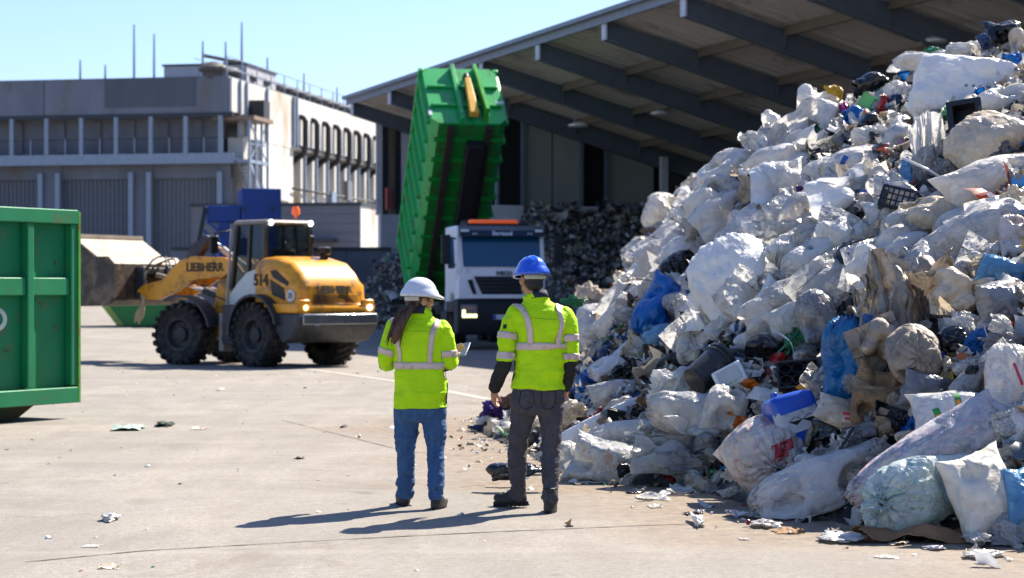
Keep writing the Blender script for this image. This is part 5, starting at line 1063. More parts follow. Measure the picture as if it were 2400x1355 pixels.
FM = dict(
 white=film('white_film', 'e6e4e1', '8f806a', .26, .36), white2=film('bright_white_plastic', 'f2f2f3', '8a8073', .14, .28, rough=.3, bs=.3), milky=film('milky_film', 'e2dfdb', '94846c', .25, .42, .9), clear=film('clear_grey_film', 'c9c8c6', '7d705e', .3, .35, .6, .25, spec=.7),
 clearmix=film('clear_film_over_mixed_waste', 'd0cfcd', '857966', .25, .36, .88, .25, MX, .55, spec=.7), beige=film('beige_film', 'dccdb6', '846f54', .4, .25), dirty=film('dirty_tan_sheeting', '9d9080', '4a3e2f', .6, .12, rough=.6, bs=.35), woven=film('woven_sack', 'ebe3d4', '9b8768', .42, .2, rough=.65, fine=(2, 2, 6), bs=.3),
 brown=film('brown_sack', '8f7350', '53402b', .5, .05, rough=.75, fine=(3, 3, 40)), teal=film('teal_clear_film', 'cfdedd', '8e8a78', .14, .35, .82, .22, ['c2d8d6', '6fa0aa', 'dfe3de', '5f8fb4', 'd5ddd0', '96c2bd'], .65, spec=.7), lilac=film('pale_film_over_violet_waste', 'd6d2d6', '93887c', .15, .35, .85, .25, ['c9b6cc', '3f7f86', 'd8d4d6', '7f88b0', 'd9a9b4', 'c8ccd2'], .6, spec=.7),
 blue=film('bright_blue_film', '1470c4', '17406e', .15, .3, rough=.3), bluetorn=film('torn_blue_film', '1a6da6', '33414c', .3, .25, rough=.3), lblue=film('pale_blue_film', '6ea5cc', '7f8388', .2, .35, .8), navy=film('navy_film', '16335c', '1b1f28', .2, .1, rough=.3),
 black=film('black_film', '121316', '4d473f', .18, .02, rough=.24, spec=.6), grey=film('smoky_grey_film', '85868a', '544d45', .25, .2, .72, .22, spec=.7), greymix=film('smoky_film_over_waste', '939396', '5c544a', .25, .22, .85, .25, MX, .4, spec=.7),
 red=film('red_film', 'a31f28', '5f2a26', .15, .2), orange=film('orange_film', 'e07414', '8a5526', .15, .35), yellow=film('yellow_film', 'd3a51f', '7d6a38', .2, .25), green=film('green_film', '2c7d4a', '2c4a38', .2, .2), pink=film('magenta_film', 'b52d7c', '6a3a54', .15, .25), purple=film('purple_film', '4a2a7e', '38304a', .15, .2), brownp=film('brown_packaging', '6d4e36', '40301f', .3, .05),
 redmix=film('pale_film_over_red_waste', 'dedad5', '7a6a58', .3, .32, 1, .3, ['d2cdc8', 'bdb7b0', 'c9344a', 'd6d2cc', 'c8c2bb', 'cfa9a4', 'd0cbc4', 'b9b4ae'], .75))
card = pm('brown_cardboard', '8a6848', .85, 0, .12, 4, '5d4630', .25, 4, .1, 30); blackp = pm('black_plastic', '111214', .35, 0, .15, 4, '5a554d', .3, 6, .03); bluep = pm('blue_plastic', '0d49b4', .32, 0, .06, 3, '35537d', .15, 8, .02, coat=.3); paperm = pm('torn_label_paper', 'b7bcc2', .7, 0, .1, 12, '6d7078', .3, 7, .05)
greenst = pm('green_strap', '1f6b52', .4); whitep = pm('white_plastic', 'd6d8d8', .35, 0, .05, 3, '9a948a', .3, 3, .03)

# ---------------------------------------------------------------- crumpled shapes
def dirs(sub):
    bm = bmesh.new(); bmesh.ops.create_icosphere(bm, subdivisions=sub, radius=1); V = np.array([v.co for v in bm.verts]); Fc = [tuple(v.index for v in f.verts) for f in bm.faces]; bm.free(); return V / np.linalg.norm(V, axis=1)[:, None], Fc
DIR = {5: dirs(5), 6: dirs(6)}
def bag(seed, p=2.4, lump=.16, nl=1.4, wr=.03, an=(3, 3, 3), fac=.1, k=40, knot=None, pleat=0, sub=6, corner=0):
    D, Fc = DIR[sub]; r = (np.abs(D) ** p).sum(1) ** (-1 / p)
    r = r * (1 + lump * fbm(D * nl + seed * 3.1, seed, 2))
    if fac: f = facets(D * r[:, None], k, seed); r = r * (1 + fac * (f - f.mean()) / (f.std() + 1e-6) * .55); f = facets(D * r[:, None] * (1, 1, 1.5), k * 4, seed + 1); r = r * (1 + fac * .5 * (f - f.mean()) / (f.std() + 1e-6) * .45)
    P = D * r[:, None]; r = r * (1 + wr * ridged(P * np.array(an) + seed, seed + 5, 3))
    if knot is not None:
        kv = np.array(knot, float); kv /= np.linalg.norm(kv); ca = D @ kv; ang = np.arccos(np.clip(ca, -1, 1)); u = np.cross(kv, [.3, .5, .81]); u /= np.linalg.norm(u); w = np.cross(kv, u); ph = np.arctan2(D @ w, D @ u)
        nz = noise(D * 2.2, seed + 8); pl = np.sin(ph * 13 + 5 * nz) * .6 + np.sin(ph * 29 + 7 * nz) * .4
        r = r * (1 + pleat * 1.5 * pl * np.exp(-ang / .9)); r = r * (1 - .38 * np.exp(-(ang / .36) ** 2)) + .14 * np.exp(-(ang / .12) ** 2)
    V = D * r[:, None]
    lo, hi = V.min(0), V.max(0); return (V - (lo + hi) / 2) / (hi - lo), Fc
def wad(seed, an=(2.2, 6, 6), sub=6):       # crumpled film wad with long folds
    D, Fc = DIR[sub]; r = 1 + .3 * fbm(D * 1.3 + seed, seed, 3); P = D * r[:, None]
    f = facets(P, 22, seed); r = r * (1 + .2 * (f - f.mean()) / f.std()); P = D * r[:, None]
    r = r * (1 + .15 * ridged(P * np.array(an) * .6 + seed, seed + 1, 2, .5)) + .025 * ridged(P * 4 + seed, seed + 2, 2)
    V = D * np.maximum(r, .25)[:, None]; lo, hi = V.min(0), V.max(0); return (V - (lo + hi) / 2) / (hi - lo), Fc
def sheet(seed, n=70, m=56, amp=.16, fold=(1.2, 5), jag=.1, curl=.3, ang=.5):
    u, w = np.meshgrid(np.linspace(-.5, .5, n), np.linspace(-.5, .5, m)); P = np.stack([u.ravel(), w.ravel(), np.zeros(n * m)], 1)
    e = np.stack([np.sign(P[:, 0]) * np.abs(P[:, 0]) ** 1, P[:, 1], P[:, 2]], 1); r_ = np.maximum(np.abs(P[:, 0]), np.abs(P[:, 1])) * 2
    ca, sa = math.cos(ang), math.sin(ang); q = np.stack([(P[:, 0] * ca + P[:, 1] * sa) * fold[0], (-P[:, 0] * sa + P[:, 1] * ca) * fold[1], np.full(n * m, seed * 1.7)], 1)
    y = amp * ridged(q, seed, 3, .55) + amp * 1.2 * fbm(P * 2.1 + seed, seed + 3, 3); f = facets(np.stack([P[:, 0], P[:, 1], y], 1), 60, seed); y = y + .5 * amp * (f - f.mean()) / f.std() * .6
    rg = np.random.RandomState(seed); y = y + curl * (rg.uniform(-1, 1) * P[:, 0] ** 2 + rg.uniform(-1, 1) * P[:, 1] ** 2 + rg.uniform(-1, 1) * P[:, 0] * P[:, 1]) * 2
    jx = jag * fbm(P * 4 + seed * 5, seed + 6, 3); jz = jag * fbm(P * 4 + seed * 9, seed + 7, 3)
    V = np.stack([P[:, 0] + jx * r_ ** 2, y, P[:, 1] + jz * r_ ** 2], 1); q = np.arange(n * m).reshape(m, n)
    Fc = np.stack([q[:-1, :-1].ravel(), q[:-1, 1:].ravel(), q[1:, 1:].ravel(), q[1:, :-1].ravel()], 1); return V, Fc.tolist()
# film as cloth: closed bags filled with lumps, and sheets pressed over lumps, relaxed until they fold by themselves
def _pair(A, B, L, k=1., only=None):
    d = B - A; l = np.sqrt((d * d).sum(-1, keepdims=True)) + 1e-9; c = d * (.5 * k * (1 - L / l))
    return A + c, B - c
def relax(X, a, b, per, passes=2, shear=.5):
    m, n = X.shape[:2]; dg = np.hypot(a, b)
    for _ in range(passes):
        for s in (0, 1):
            e = (m - s) // 2 * 2 + s
            X[s:e:2], X[s + 1:e:2] = _pair(X[s:e:2], X[s + 1:e:2], a)
        for s in (0, 1):
            if per:
                Y = np.roll(X, -s, 1); Y[:, 0::2], Y[:, 1::2] = _pair(Y[:, 0::2], Y[:, 1::2], b); X[:] = np.roll(Y, s, 1)
            else:
                e = (n - s) // 2 * 2 + s; X[:, s:e:2], X[:, s + 1:e:2] = _pair(X[:, s:e:2], X[:, s + 1:e:2], b)
        if shear:
            for s in (0, 1):
                e = (m - s) // 2 * 2 + s
                for sg in (1, -1):
                    if per:
                        B = np.roll(X[s + 1:e:2], -sg, 1); A, B = _pair(X[s:e:2], B, dg, shear); X[s:e:2] = A; X[s + 1:e:2] = np.roll(B, sg, 1)
                    else:
                        i, j = (slice(0, n - 1), slice(1, n)) if sg > 0 else (slice(1, n), slice(0, n - 1))
                        A, B = _pair(X[s:e:2, i], X[s + 1:e:2, j], dg, shear); X[s:e:2, i] = A; X[s + 1:e:2, j] = B
    return X
def normals(X, per):
    if per: du = np.roll(X, -1, 1) - np.roll(X, 1, 1)
    else: du = np.gradient(X, axis=1)
    dv = np.gradient(X, axis=0); N = np.cross(du, dv); return N / (np.linalg.norm(N, axis=-1, keepdims=True) + 1e-9)
def lap(X, per):
    Y = np.zeros_like(X); w = np.zeros(X.shape[:2] + (1,))
    Y[1:] += X[:-1]; w[1:] += 1; Y[:-1] += X[1:]; w[:-1] += 1
    if per: Y += np.roll(X, 1, 1) + np.roll(X, -1, 1); w += 2
    else: Y[:, 1:] += X[:, :-1]; w[:, 1:] += 1; Y[:, :-1] += X[:, 1:]; w[:, :-1] += 1
    return Y / w - X
def sim_bag(seed, W=1., H=1.2, m=70, n=104, neck=1, neck0=0, press=.0016, fill=10, steps=120, flat=.6, KB=.012, loose=.1):
    rg = np.random.RandomState(seed); u = np.arange(n) / n * 2 * np.pi; a = H / (m - 1); b = 2 * W / n
    zz = (np.linspace(0, H, m) - H / 2)[:, None] * np.ones(n)[None]
    tri = np.arcsin(np.clip(np.cos(u), -1, 1)) / (np.pi / 2)
    X = np.stack([np.ones(m)[:, None] * (tri * W / 2)[None] * .93, np.ones(m)[:, None] * (np.sin(u) * W * .1)[None], zz * .93], -1) + rg.randn(m, n, 3) * .004
    # contents
    C = rg.uniform(-1, 1, (fill, 3)) * np.array([W * .27, W * .27 * flat, H * .3]); Rr = rg.uniform(.06, .19, fill) * min(W, H)
    P = X.copy(); kb = KB
    for s in range(steps):
        t = s / steps; V = (X - P) * .86; P = X.copy(); N = normals(X, True)
        pr = press * (min(1, t * 2.2) if t < .45 else .6)
        X = X + V + N * pr
        for c, r in zip(C, Rr):
            rr = r * min(1, t * 2.5); d = X - c; l = np.sqrt((d * d).sum(-1)); k = l < rr
            if k.any(): X[k] = c + d[k] * (rr / (l[k] + 1e-9))[:, None]
        X += kb * lap(X, True)
        g_ = 1 + loose * max(0, t - .45) / .55
        if s == int(steps * .45): X += N * (.012 * W * rg.randn(m, n, 1))
        X = relax(X, a * g_, b * g_, True, 2)
        for on, row in ((neck, -1), (neck0, 0)):
            if on:
                for q, rad in ((0, .035), (1, .05), (2, .075)):
                    r_ = row - q if row == -1 else q; c = X[r_].mean(0); d = X[r_] - c; l = np.linalg.norm(d, axis=1); tgt = rad * W + (1 - min(1, t * 2)) * W; f = np.minimum(1, tgt / (l + 1e-9)); X[r_] = c + d * f[:, None]
            else:
                r_ = row; Y = X[r_][(-np.arange(n)) % n]; av = (X[r_] + Y) / 2; X[r_] = av
    q = np.arange(m * n).reshape(m, n); r = np.roll(q, -1, 1)
    F = np.stack([q[:-1].ravel(), r[:-1].ravel(), r[1:].ravel(), q[1:].ravel()], 1).tolist()
    if neck0: F.append(tuple(q[0][::-1]))
    if neck: F.append(tuple(q[-1]))
    return X.reshape(-1, 3), F
def sim_sheet(seed, W=1., H=1., m=64, n=78, cu=.75, cv=.8, amp=.05, bumps=9, bh=.16, steps=110, press=.0007, conf=None, kb=.025):
    rg = np.random.RandomState(seed); a = H / (m - 1); b = W / (n - 1)
    u, v = np.meshgrid(np.linspace(-.5, .5, n) * W * cu, np.linspace(-.5, .5, m) * H * cv)
    y = np.zeros_like(u)
    for k in range(10):
        f = rg.uniform(.4, 3.2, 2) * np.array([1 if cu < cv else .4, 1 if cv < cu else .4]); y += amp * np.sin(f[0] * u * 6 / W + f[1] * v * 6 / H * rg.choice([-1, 1]) + rg.uniform(0, 6)) * rg.uniform(.3, 1)
    X = np.stack([u, y, v], -1) + rg.randn(m, n, 3) * .003; P = X.copy()
    C = np.stack([rg.uniform(-.4, .4, bumps) * W * cu, np.full(bumps, .06), rg.uniform(-.4, .4, bumps) * H * cv], 1); Rr = rg.uniform(.5, 1.1, bumps) * bh * 1.3
    for s in range(steps):
        t = s / steps; V = (X - P) * .84; P = X.copy()
        X = X + V; X[..., 1] += press            # pressed onto what lies behind
        for c, r in zip(C, Rr):
            d = X - c; l = np.sqrt((d * d).sum(-1)); k = l < r
            if k.any(): X[k] = c + d[k] * (r / (l[k] + 1e-9))[:, None]
        X[..., 1] -= np.maximum(0, X[..., 1] - .12) * .3
        if conf is not None:
            e = np.array(conf) * (1.25 - .25 * min(1, t * 1.5)); l = np.sqrt(((X / e) ** 2).sum(-1, keepdims=True)); X = np.where(l > 1, X + (X / l - X) * .5, X)
        X += kb * lap(X, False); X = relax(X, a, b, False, 2)
    q = np.arange(m * n).reshape(m, n); F = np.stack([q[:-1, :-1].ravel(), q[:-1, 1:].ravel(), q[1:, 1:].ravel(), q[1:, :-1].ravel()], 1).tolist()
    return X.reshape(-1, 3), F

def unit(V): lo, hi = V.min(0), V.max(0); return (V - (lo + hi) / 2) / (hi - lo).max()
TIED = [sim_bag(600 + i, 1, h_, fill=f_, press=p_, loose=l_) for i, (h_, f_, p_, l_) in enumerate(((1.15, 12, .0018, .1), (1.05, 9, .0028, .14), (1.3, 14, .0015, .16), (1.2, 16, .001, .12)))]
PILLOW = [sim_bag(620 + i, 1, h_, neck=0, fill=f_, press=p_, loose=l_) for i, (h_, f_, p_, l_) in enumerate(((1.25, 12, .002, .1), (1.1, 15, .0012, .14)))]
LONG = [sim_bag(640 + i, .8, h_, neck=1, neck0=i % 2, fill=f_, press=p_, loose=l_) for i, (h_, f_, p_, l_) in enumerate(((1.6, 14, .002, .14), (1.9, 16, .0015, .12), (1.5, 16, .0012, .16)))]
SHEETS = [sim_sheet(660 + i, cu=a_, cv=b_, amp=m_, bumps=n_, bh=h_, m=56, n=68) for i, (a_, b_, m_, n_, h_) in enumerate(((.75, .8, .05, 8, .16), (.55, .95, .06, 6, .16), (.85, .85, .04, 12, .12), (.6, .7, .08, 9, .2), (.7, .9, .07, 7, .14)))]
CRUSH = [sim_sheet(680 + i, cu=a_, cv=b_, amp=.09, bumps=n_, bh=h_, m=52, n=64, kb=.018) for i, (a_, b_, n_, h_) in enumerate(((.5, .55, 10, .18), (.4, .75, 9, .16), (.55, .5, 14, .14), (.45, .6, 8, .22), (.6, .45, 12, .17)))]
def ruffle(V, seed, amt, knot=None):            # fine creases of its own for every piece
    r = np.linalg.norm(V, axis=1, keepdims=True) + 1e-6; f = facets(V, 36, seed); g = facets(V * (1, 1, 1.4), 130, seed + 1); q = V * np.array([5, 5, 2.2]) + seed * .37
    d = .55 * (f - f.mean()) / f.std() + .3 * (g - g.mean()) / g.std() + .5 * ridged(q + .5 * noise(V * 3, seed)[:, None], seed, 2, .5)
    if knot is not None:
        kv = np.array(knot, float); kv /= np.linalg.norm(kv); D = V / r; ang = np.arccos(np.clip(D @ kv, -1, 1)); u = np.cross(kv, [.3, .5, .81]); u /= np.linalg.norm(u); w = np.cross(kv, u); ph = np.arctan2(D @ w, D @ u); nz = noise(D * 2.2, seed + 8)
        d = d * .6 + 1.9 * (np.sin(ph * 14 + 5 * nz) * .6 + np.sin(ph * 31 + 8 * nz) * .5) * np.exp(-ang / .8)
    return V + V / r * (d * amt)[:, None]
def align(a, b):
    a = Vector(a).normalized(); b = Vector(b).normalized(); return np.array(a.rotation_difference(b).to_matrix())
def simbag(seed, w, h, knot=None, amt=.023, form=None, **kw):
    rg = np.random.RandomState(seed); asp = max(w, h) / min(w, h)
    src = form or (LONG if asp > 1.65 else TIED if (knot is not None or rg.rand() < .7) else PILLOW); V, Fc = src[rg.randint(len(src))]; V = unit(V) * np.array([rg.choice([-1, 1]), 1, 1])
    V = V @ np.array(Matrix.Rotation(rg.uniform(-.5, .5), 3, 'Z')).T
    kv = knot
    if kv is None: kv = (rg.choice([-1, 1]), rg.uniform(-.25, .25), rg.uniform(-.2, .2)) if (asp > 1.3 and w > h) else (rg.uniform(-.5, .5), rg.uniform(-.1, .5), rg.choice([1, 1, -1]))
    V = V @ align((0, 0, 1), kv).T; lo, hi = V.min(0), V.max(0); V = (V - (lo + hi) / 2) / (hi - lo)
    V = ruffle(V, seed, amt, kv if src is not PILLOW else None); lo, hi = V.min(0), V.max(0); return (V - (lo + hi) / 2) / (hi - lo), Fc
def simsheet(seed, lib, amt=.017, **kw):
    rg = np.random.RandomState(seed); V, Fc = lib[rg.randint(len(lib))]; V = V * np.array([rg.choice([-1, 1]), 1, rg.choice([-1, 1])])
    if rg.rand() < .35: V = V[:, [2, 1, 0]]
    lo, hi = V.min(0), V.max(0); V = (V - (lo + hi) / 2) / (hi - lo); f = facets(V, 40, seed); g = facets(V, 150, seed + 1); V[:, 1] += amt * 2 * (.6 * (f - f.mean()) / f.std() + .35 * (g - g.mean()) / g.std()); return V, Fc
HERO = []                        # (px, py, short name) of the larger pieces, used to say where the small ones lie
def frame(px, py, dd=0.):
    p = pile_at(px, py); Yd = max(8, p.y - dd); return at(px, py, F / Yd), F / Yd
def seat(o, V, Fc, name, M, floor=True, m=None, parent=None):
    W_ = np.array([M @ Vector(v) for v in V]); 
    if floor: W_[:, 2] = np.where(W_[:, 2] < .012, .012 + .004 * np.sin(W_[:, 0] * 40), W_[:, 2])
    return W_
def put(kind, px, py, w, h, mat, name, cat, label, ref=None, rot=0, seed=None, d=.7, off=.28, tilt=18, yaw=0, group=None, par=None, on=None, **kw):
    seed = seed if seed is not None else int(px * 7 + py * 3) % 9973
    p0_ = pile_at(px, py); s0_ = F / p0_.y; dep = d * min(w, h) / s0_
    c, s = (frame(px, py, (off + .18) * dep) if on is None else (at(px, py, on), on)); W_, H_ = w * 1.1 / s, h * 1.1 / s
    V, Fc = (bag(seed, **kw) if kw.get('p', 0) > 3.5 or kw.get('fac', 1) == 0 else simbag(seed, w, h, **kw)) if kind == 'bag' else (simsheet(seed, CRUSH) if seed % 3 else wad(seed, **kw)) if kind == 'wad' else (simsheet(seed, SHEETS) if kw.get('sim', 1) and not kw.get('fold') else sheet(seed, **{k: v for k, v in kw.items() if k != 'sim'}))
    if kind == 'sheet': V = V * np.array([W_, min(W_, H_) * (1 if kw.get('fold') else .45), H_])
    else: V = V * np.array([W_, d * min(W_, H_), H_])
    Ra = Matrix.Rotation(R(yaw), 3, 'Z') @ Matrix.Rotation(R(-tilt), 3, 'X') @ Matrix.Rotation(R(rot), 3, 'Y')
    V = V @ np.array(Ra).T; zmin = .012 - c.z; low = V[:, 2] < zmin; V[low, 2] = zmin + .003 * np.sin(V[low, 0] * 50)
    o = obj(name, npmesh(name, V, Fc), FM.get(mat, mat) if isinstance(mat, str) else mat, None); o.location = c
    tag(o, label, cat, group)
    if ref: HERO.append((px, py, ref))
    return o
def knot(o, dx, dz, toward=-.5, size=.06, mat=None):     # tied neck with a flared tail: a part of its bag
    me = o.data; V = getv(me); t_ = np.array([dx, toward, dz]); t_ /= np.linalg.norm(t_); i = int(np.argmax(V @ t_ - .35 * np.linalg.norm(V - np.outer(V @ t_, t_), axis=1))); p = Vector(V[i]); t_ = Vector(t_)
    a = t_.cross(Vector((.2, .4, .9))).normalized(); b = t_.cross(a); vs = []; prof = [(-.6, .5), (0, .28), (.35, .42), (.6, .3), (1.1, .6), (1.8, 1.1), (2.3, 1.25)]; n = 22; rg = random.Random(int(dx * 100 + dz * 77 + size * 999)); ph = [rg.uniform(.7, 1.3) for _ in range(n)]
    for j, (l, r_) in enumerate(prof):
        for k in range(n): an = 2 * math.pi * k / n; rr = size * r_ * (ph[k] if j > 3 else 1) * (1 + .18 * math.sin(k * 2.9) * (j > 1)); vs.append(p + t_ * size * (l + (.5 * (ph[k] - 1) if j > 4 else 0)) + (a * math.cos(an) + b * math.sin(an) * (1 if j < 4 else .55)) * rr)
    m_ = len(prof); return obj('knot', npmesh('knot', [tuple(v) for v in vs], [(j * n + k, j * n + (k + 1) % n, (j + 1) * n + (k + 1) % n, (j + 1) * n + k) for j in range(m_ - 1) for k in range(n)]), mat or o.data.materials[0], o)
B, S_, L_ = 'plastic_bag', 'film_sheet', 'film_wad'
# --- foot of the heap, right to left
o = put('bag', 2148, 1165, 255, 190, 'teal', B, 'plastic bag', 'clear teal tinted bag tied at its neck on the cardboard at the heap foot', 'the teal bag', d=.9, off=.55, tilt=5, knot=(-.6, -.8, -.05), pleat=.1, lump=.12, wr=.02, fac=.05); knot(o, -.6, -.1, -.8, .06)
put('bag', 2302, 1158, 185, 215, 'woven', 'woven_sack', 'sack', 'upright dirty cream woven sack with open flap right of the teal bag', 'the upright cream sack', d=.75, off=.5, tilt=4, form=PILLOW, rot=-6, amt=.02, seed=12)
put('sheet', 2290, 1075, 210, 60, 'woven', 'sack_flap', 'sack flap', 'folded open mouth of cream sacking lying over the upright cream sack', None, off=1.2, tilt=50, amp=.12, curl=.2, jag=.06, fold=(1.5, 3))
put('bag', 1925, 1140, 330, 130, 'milky', B, 'plastic bag', 'long cream bag with a pointed end lying lengthwise at the heap foot', 'the long cream bag', rot=-20, d=.85, off=.5, tilt=6, form=TIED, knot=(-1, -.1, .1), amt=.024, seed=31)
put('bag', 2185, 1065, 430, 150, 'lilac', B, 'plastic bag', 'very long translucent bag of violet and teal waste lying across the heap foot', 'the very long violet bag', rot=-27, d=.9, off=.45, tilt=8, p=2.5, lump=.1, fac=.05, wr=.03, an=(1.5, 7, 7), knot=(-1, -.3, -.1), pleat=.06)
o = put('bag', 2245, 968, 215, 125, 'white', B, 'plastic bag', 'white carrier bag with green and orange prints above the long violet bag', 'the white bag with green prints', rot=-8, d=.8, off=.4, lump=.14, fac=.07); 
def print_on(o, x, z, w, h, rot, colr, name='print', lift=.006, txt=None):
    tr_ = bvh(o.data); V = []; n, m = 8, 10; M = Matrix.Rotation(R(rot), 2)
    for j in range(m):
        for i in range(n):
            q = M @ Vector(((i / (n - 1) - .5) * w, (j / (m - 1) - .5) * h)); h_ = tr_.ray_cast(Vector((x + q.x, -3, z + q.y)), Vector((0, 1, 0)))
            V.append(h_[0] + Vector((0, -lift, 0)) if h_[0] is not None else Vector((x + q.x, V[-1].y if V else 0, z + q.y)))
    return obj(name, npmesh(name, [tuple(v) for v in V], [(j * n + i, j * n + i + 1, (j + 1) * n + i + 1, (j + 1) * n + i) for j in range(m - 1) for i in range(n - 1)]), colr, o)
pg_ = pm('green_print', '2f8a3c', .5); po_ = pm('orange_print', 'd98a2a', .5); pb_ = pm('blue_print', '2b57a8', .5); pr_ = pm('red_print', 'b9304a', .5)
for (x, z, r_) in ((-.16, -.02, 18), (-.02, .08, 5), (.13, .07, -14)): print_on(o, x, z, .045, .12, r_, pg_); print_on(o, x, z - .005, .028, .045, r_, po_, 'print', .009)
o = put('bag', 2368, 892, 120, 165, 'milky', B, 'plastic bag', 'tall pale pleated bag with faint red smears above the white printed bag', 'the tall pleated bag', d=.8, off=.4, wr=.06, an=(7, 7, 1.3), fac=.04); print_on(o, .02, .05, .02, .16, 20, pr_)
put('bag', 2385, 985, 70, 85, 'white', B, 'plastic bag', 'small bulging white bag beside the green printed bag', 'the small bulging white bag', d=.8)
put('bag', 2385, 1165, 60, 175, 'lblue', B, 'plastic bag', 'pale blue clear bag cut by the picture edge beside the upright cream sack', 'the pale blue edge bag', d=.9, off=.5, contents=None) if 0 else put('bag', 2392, 1165, 95, 150, 'lblue', B, 'plastic bag', 'pale blue clear bag at the right edge beside the upright cream sack', 'the pale blue edge bag', d=.9, off=.5)
put('wad', 2375, 1250, 110, 90, 'clear', L_, 'film wad', 'crumpled clear film under the pale blue bag at the right edge', 'the clear wad at the edge', off=.5)
o = put('bag', 1790, 1070, 205, 185, 'redmix', B, 'plastic bag', 'round pale bag with a red patch, tied neck facing out at the heap foot', 'the round tied bag', d=.95, off=.5, tilt=4, knot=(.1, -1, -.28), pleat=.07, lump=.08, fac=.04, wr=.02); knot(o, .1, -.3, -1, .035); print_on(o, .12, .07, .17, .13, 20, FM['red'], 'red_content', .004)
o.children[-1].name = 'red_content'
put('bag', 1425, 1085, 190, 120, 'clearmix', B, 'plastic bag', 'bulging clear bag with sooty bottom lying by the man in grey jeans', 'the sooty clear bag', rot=10, d=.9, off=.55, tilt=0, lump=.16, fac=.1, wr=.04)
put('wad', 1545, 1095, 170, 90, 'clear', L_, 'film wad', 'long heap of crumpled clear film between the two clear bags at the foot', 'the long clear wad', off=.5)
put('wad', 1600, 1100, 120, 90, 'grey', L_, 'film wad', 'smoky crumpled film left of the round tied bag', 'the smoky wad', off=.4)
put('bag', 1340, 1080, 110, 90, 'clear', B, 'plastic bag', 'flat clear bag just right of the man in grey jeans', 'the flat clear bag', d=.9, off=.5, fac=.1)
put('sheet', 1440, 1138, 190, 34, 'white', S_, 'film sheet', 'flat white film trailing on the yard in front of the sooty clear bag', 'the trailing white film', off=.4, tilt=70, amp=.1)
put('bag', 1470, 1035, 180, 95, 'milky', B, 'plastic bag', 'milky dusty bag behind the sooty clear bag', 'the milky dusty bag', d=.8, off=.4, rot=-8, fac=.09)
put('bag', 1418, 1000, 245, 62, 'white2', 'bent_board', 'board', 'long smooth white bent panel rising behind the milky dusty bag', 'the bent white panel', rot=-27, d=.5, off=.6, p=4, lump=.05, fac=.0, wr=.0)
put('bag', 1615, 975, 190, 120, 'clearmix', B, 'plastic bag', 'large clear bag with green strap left of the white torn bag', 'the large clear bag', rot=12, d=.85, off=.45, fac=.08, wr=.05, an=(2, 6, 6))
put('bag', 1690, 960, 120, 115, 'milky', B, 'plastic bag', 'milky bag left of the orange film scrap', 'the milky bag by the orange scrap', d=.8, off=.4, fac=.12)
put('wad', 1585, 925, 135, 125, 'white', L_, 'film wad', 'bright crumpled white wad above the large clear bag', 'the bright white wad', d=.8, off=.4)
put('wad', 1733, 985, 50, 46, 'orange', L_, 'film wad', 'small orange film scrap above the round tied bag', 'the orange scrap', off=.8, d=.8)
put('sheet', 1225, 1106, 160, 62, 'black', 'bin_bag', 'bin bag', 'flat black bin bag on the yard behind the man in grey jeans', 'the flat black bin bag', d=1, off=.4, tilt=55, on=290)
put('sheet', 1185, 1112, 60, 30, 'white', S_, 'film sheet', 'small white film scrap beside the flat black bin bag', None, tilt=70, on=283)
put('bag', 1352, 985, 105, 65, 'black', 'bin_bag', 'bin bag', 'black bin bag behind the bent white panel', 'the black bag behind the panel', d=.8, fac=.1, rot=-10)
put('wad', 1345, 965, 65, 60, 'beige', L_, 'film wad', 'cream wad between the legs of the man in grey jeans', None, on=260)
o = put('bag', 2060, 930, 120, 165, 'brown', 'woven_sack', 'sack', 'brown striped woven sack hanging below the torn blue bag', 'the brown striped sack', rot=20, d=.8, off=.4, p=3, fac=.04, wr=.02)
o = put('bag', 1995, 975, 170, 75, 'beige', B, 'plastic bag', 'cream bag with faint red printing below the brown sack', 'the cream bag with red printing', rot=15, d=.8, off=.35); print_on(o, -.03, .02, .1, .025, -10, pr_); print_on(o, .0, -.02, .13, .02, -10, pr_)
o = put('bag', 2000, 850, 180, 215, 'bluetorn', B, 'plastic bag', 'large torn blue bag hanging left of the dirty tan sheeting', 'the torn blue bag', rot=-12, d=.8, off=.95, lump=.18, fac=.09, wr=.05, an=(5, 5, 2))
put('wad', 2020, 905, 90, 55, 'greymix', L_, 'film wad', 'smoky film spilling out of the torn blue bag', None, off=2.0)
put('bag', 1950, 905, 40, 60, 'navy', 'film_scrap', 'film scrap', 'dark navy lining showing in the hole of the torn blue bag', None, off=3.4)
# dirty tan sheeting: several pieces
put('sheet', 2120, 745, 190, 260, 'dirty', S_, 'film sheet', 'big filthy tan sheeting draped in deep folds in the middle of the heap', 'the filthy tan sheeting', rot=8, off=1.3, tilt=18, amp=.2, fold=(5, 1.3), ang=.15, curl=.9, n=100, m=100, jag=.14)
put('bag', 2150, 830, 130, 150, 'dirty', B, 'plastic bag', 'dirty tan gathered bag with radiating pleats under the tan sheeting', 'the pleated tan bag', d=.8, off=1.3, knot=(0, -1, -.2), pleat=.12, fac=.09, wr=.06, an=(6, 6, 2))
put('wad', 2075, 735, 120, 140, 'dirty', L_, 'film wad', 'crumpled dirty tan wad at the left side of the tan sheeting', 'the tan wad', off=.9, an=(5, 5, 2))
put('wad', 2180, 690, 110, 170, 'dirty', L_, 'film wad', 'tall folded tan wad along the right side of the tan sheeting', 'the tall tan wad', off=.9, an=(6, 6, 1.5), rot=-10)
put('sheet', 2065, 810, 120, 120, 'dirty', S_, 'film sheet', 'torn tan flap with stitched hem over the torn blue bag', 'the torn tan flap', off=2.6, rot=-25, tilt=5, amp=.12, jag=.2)
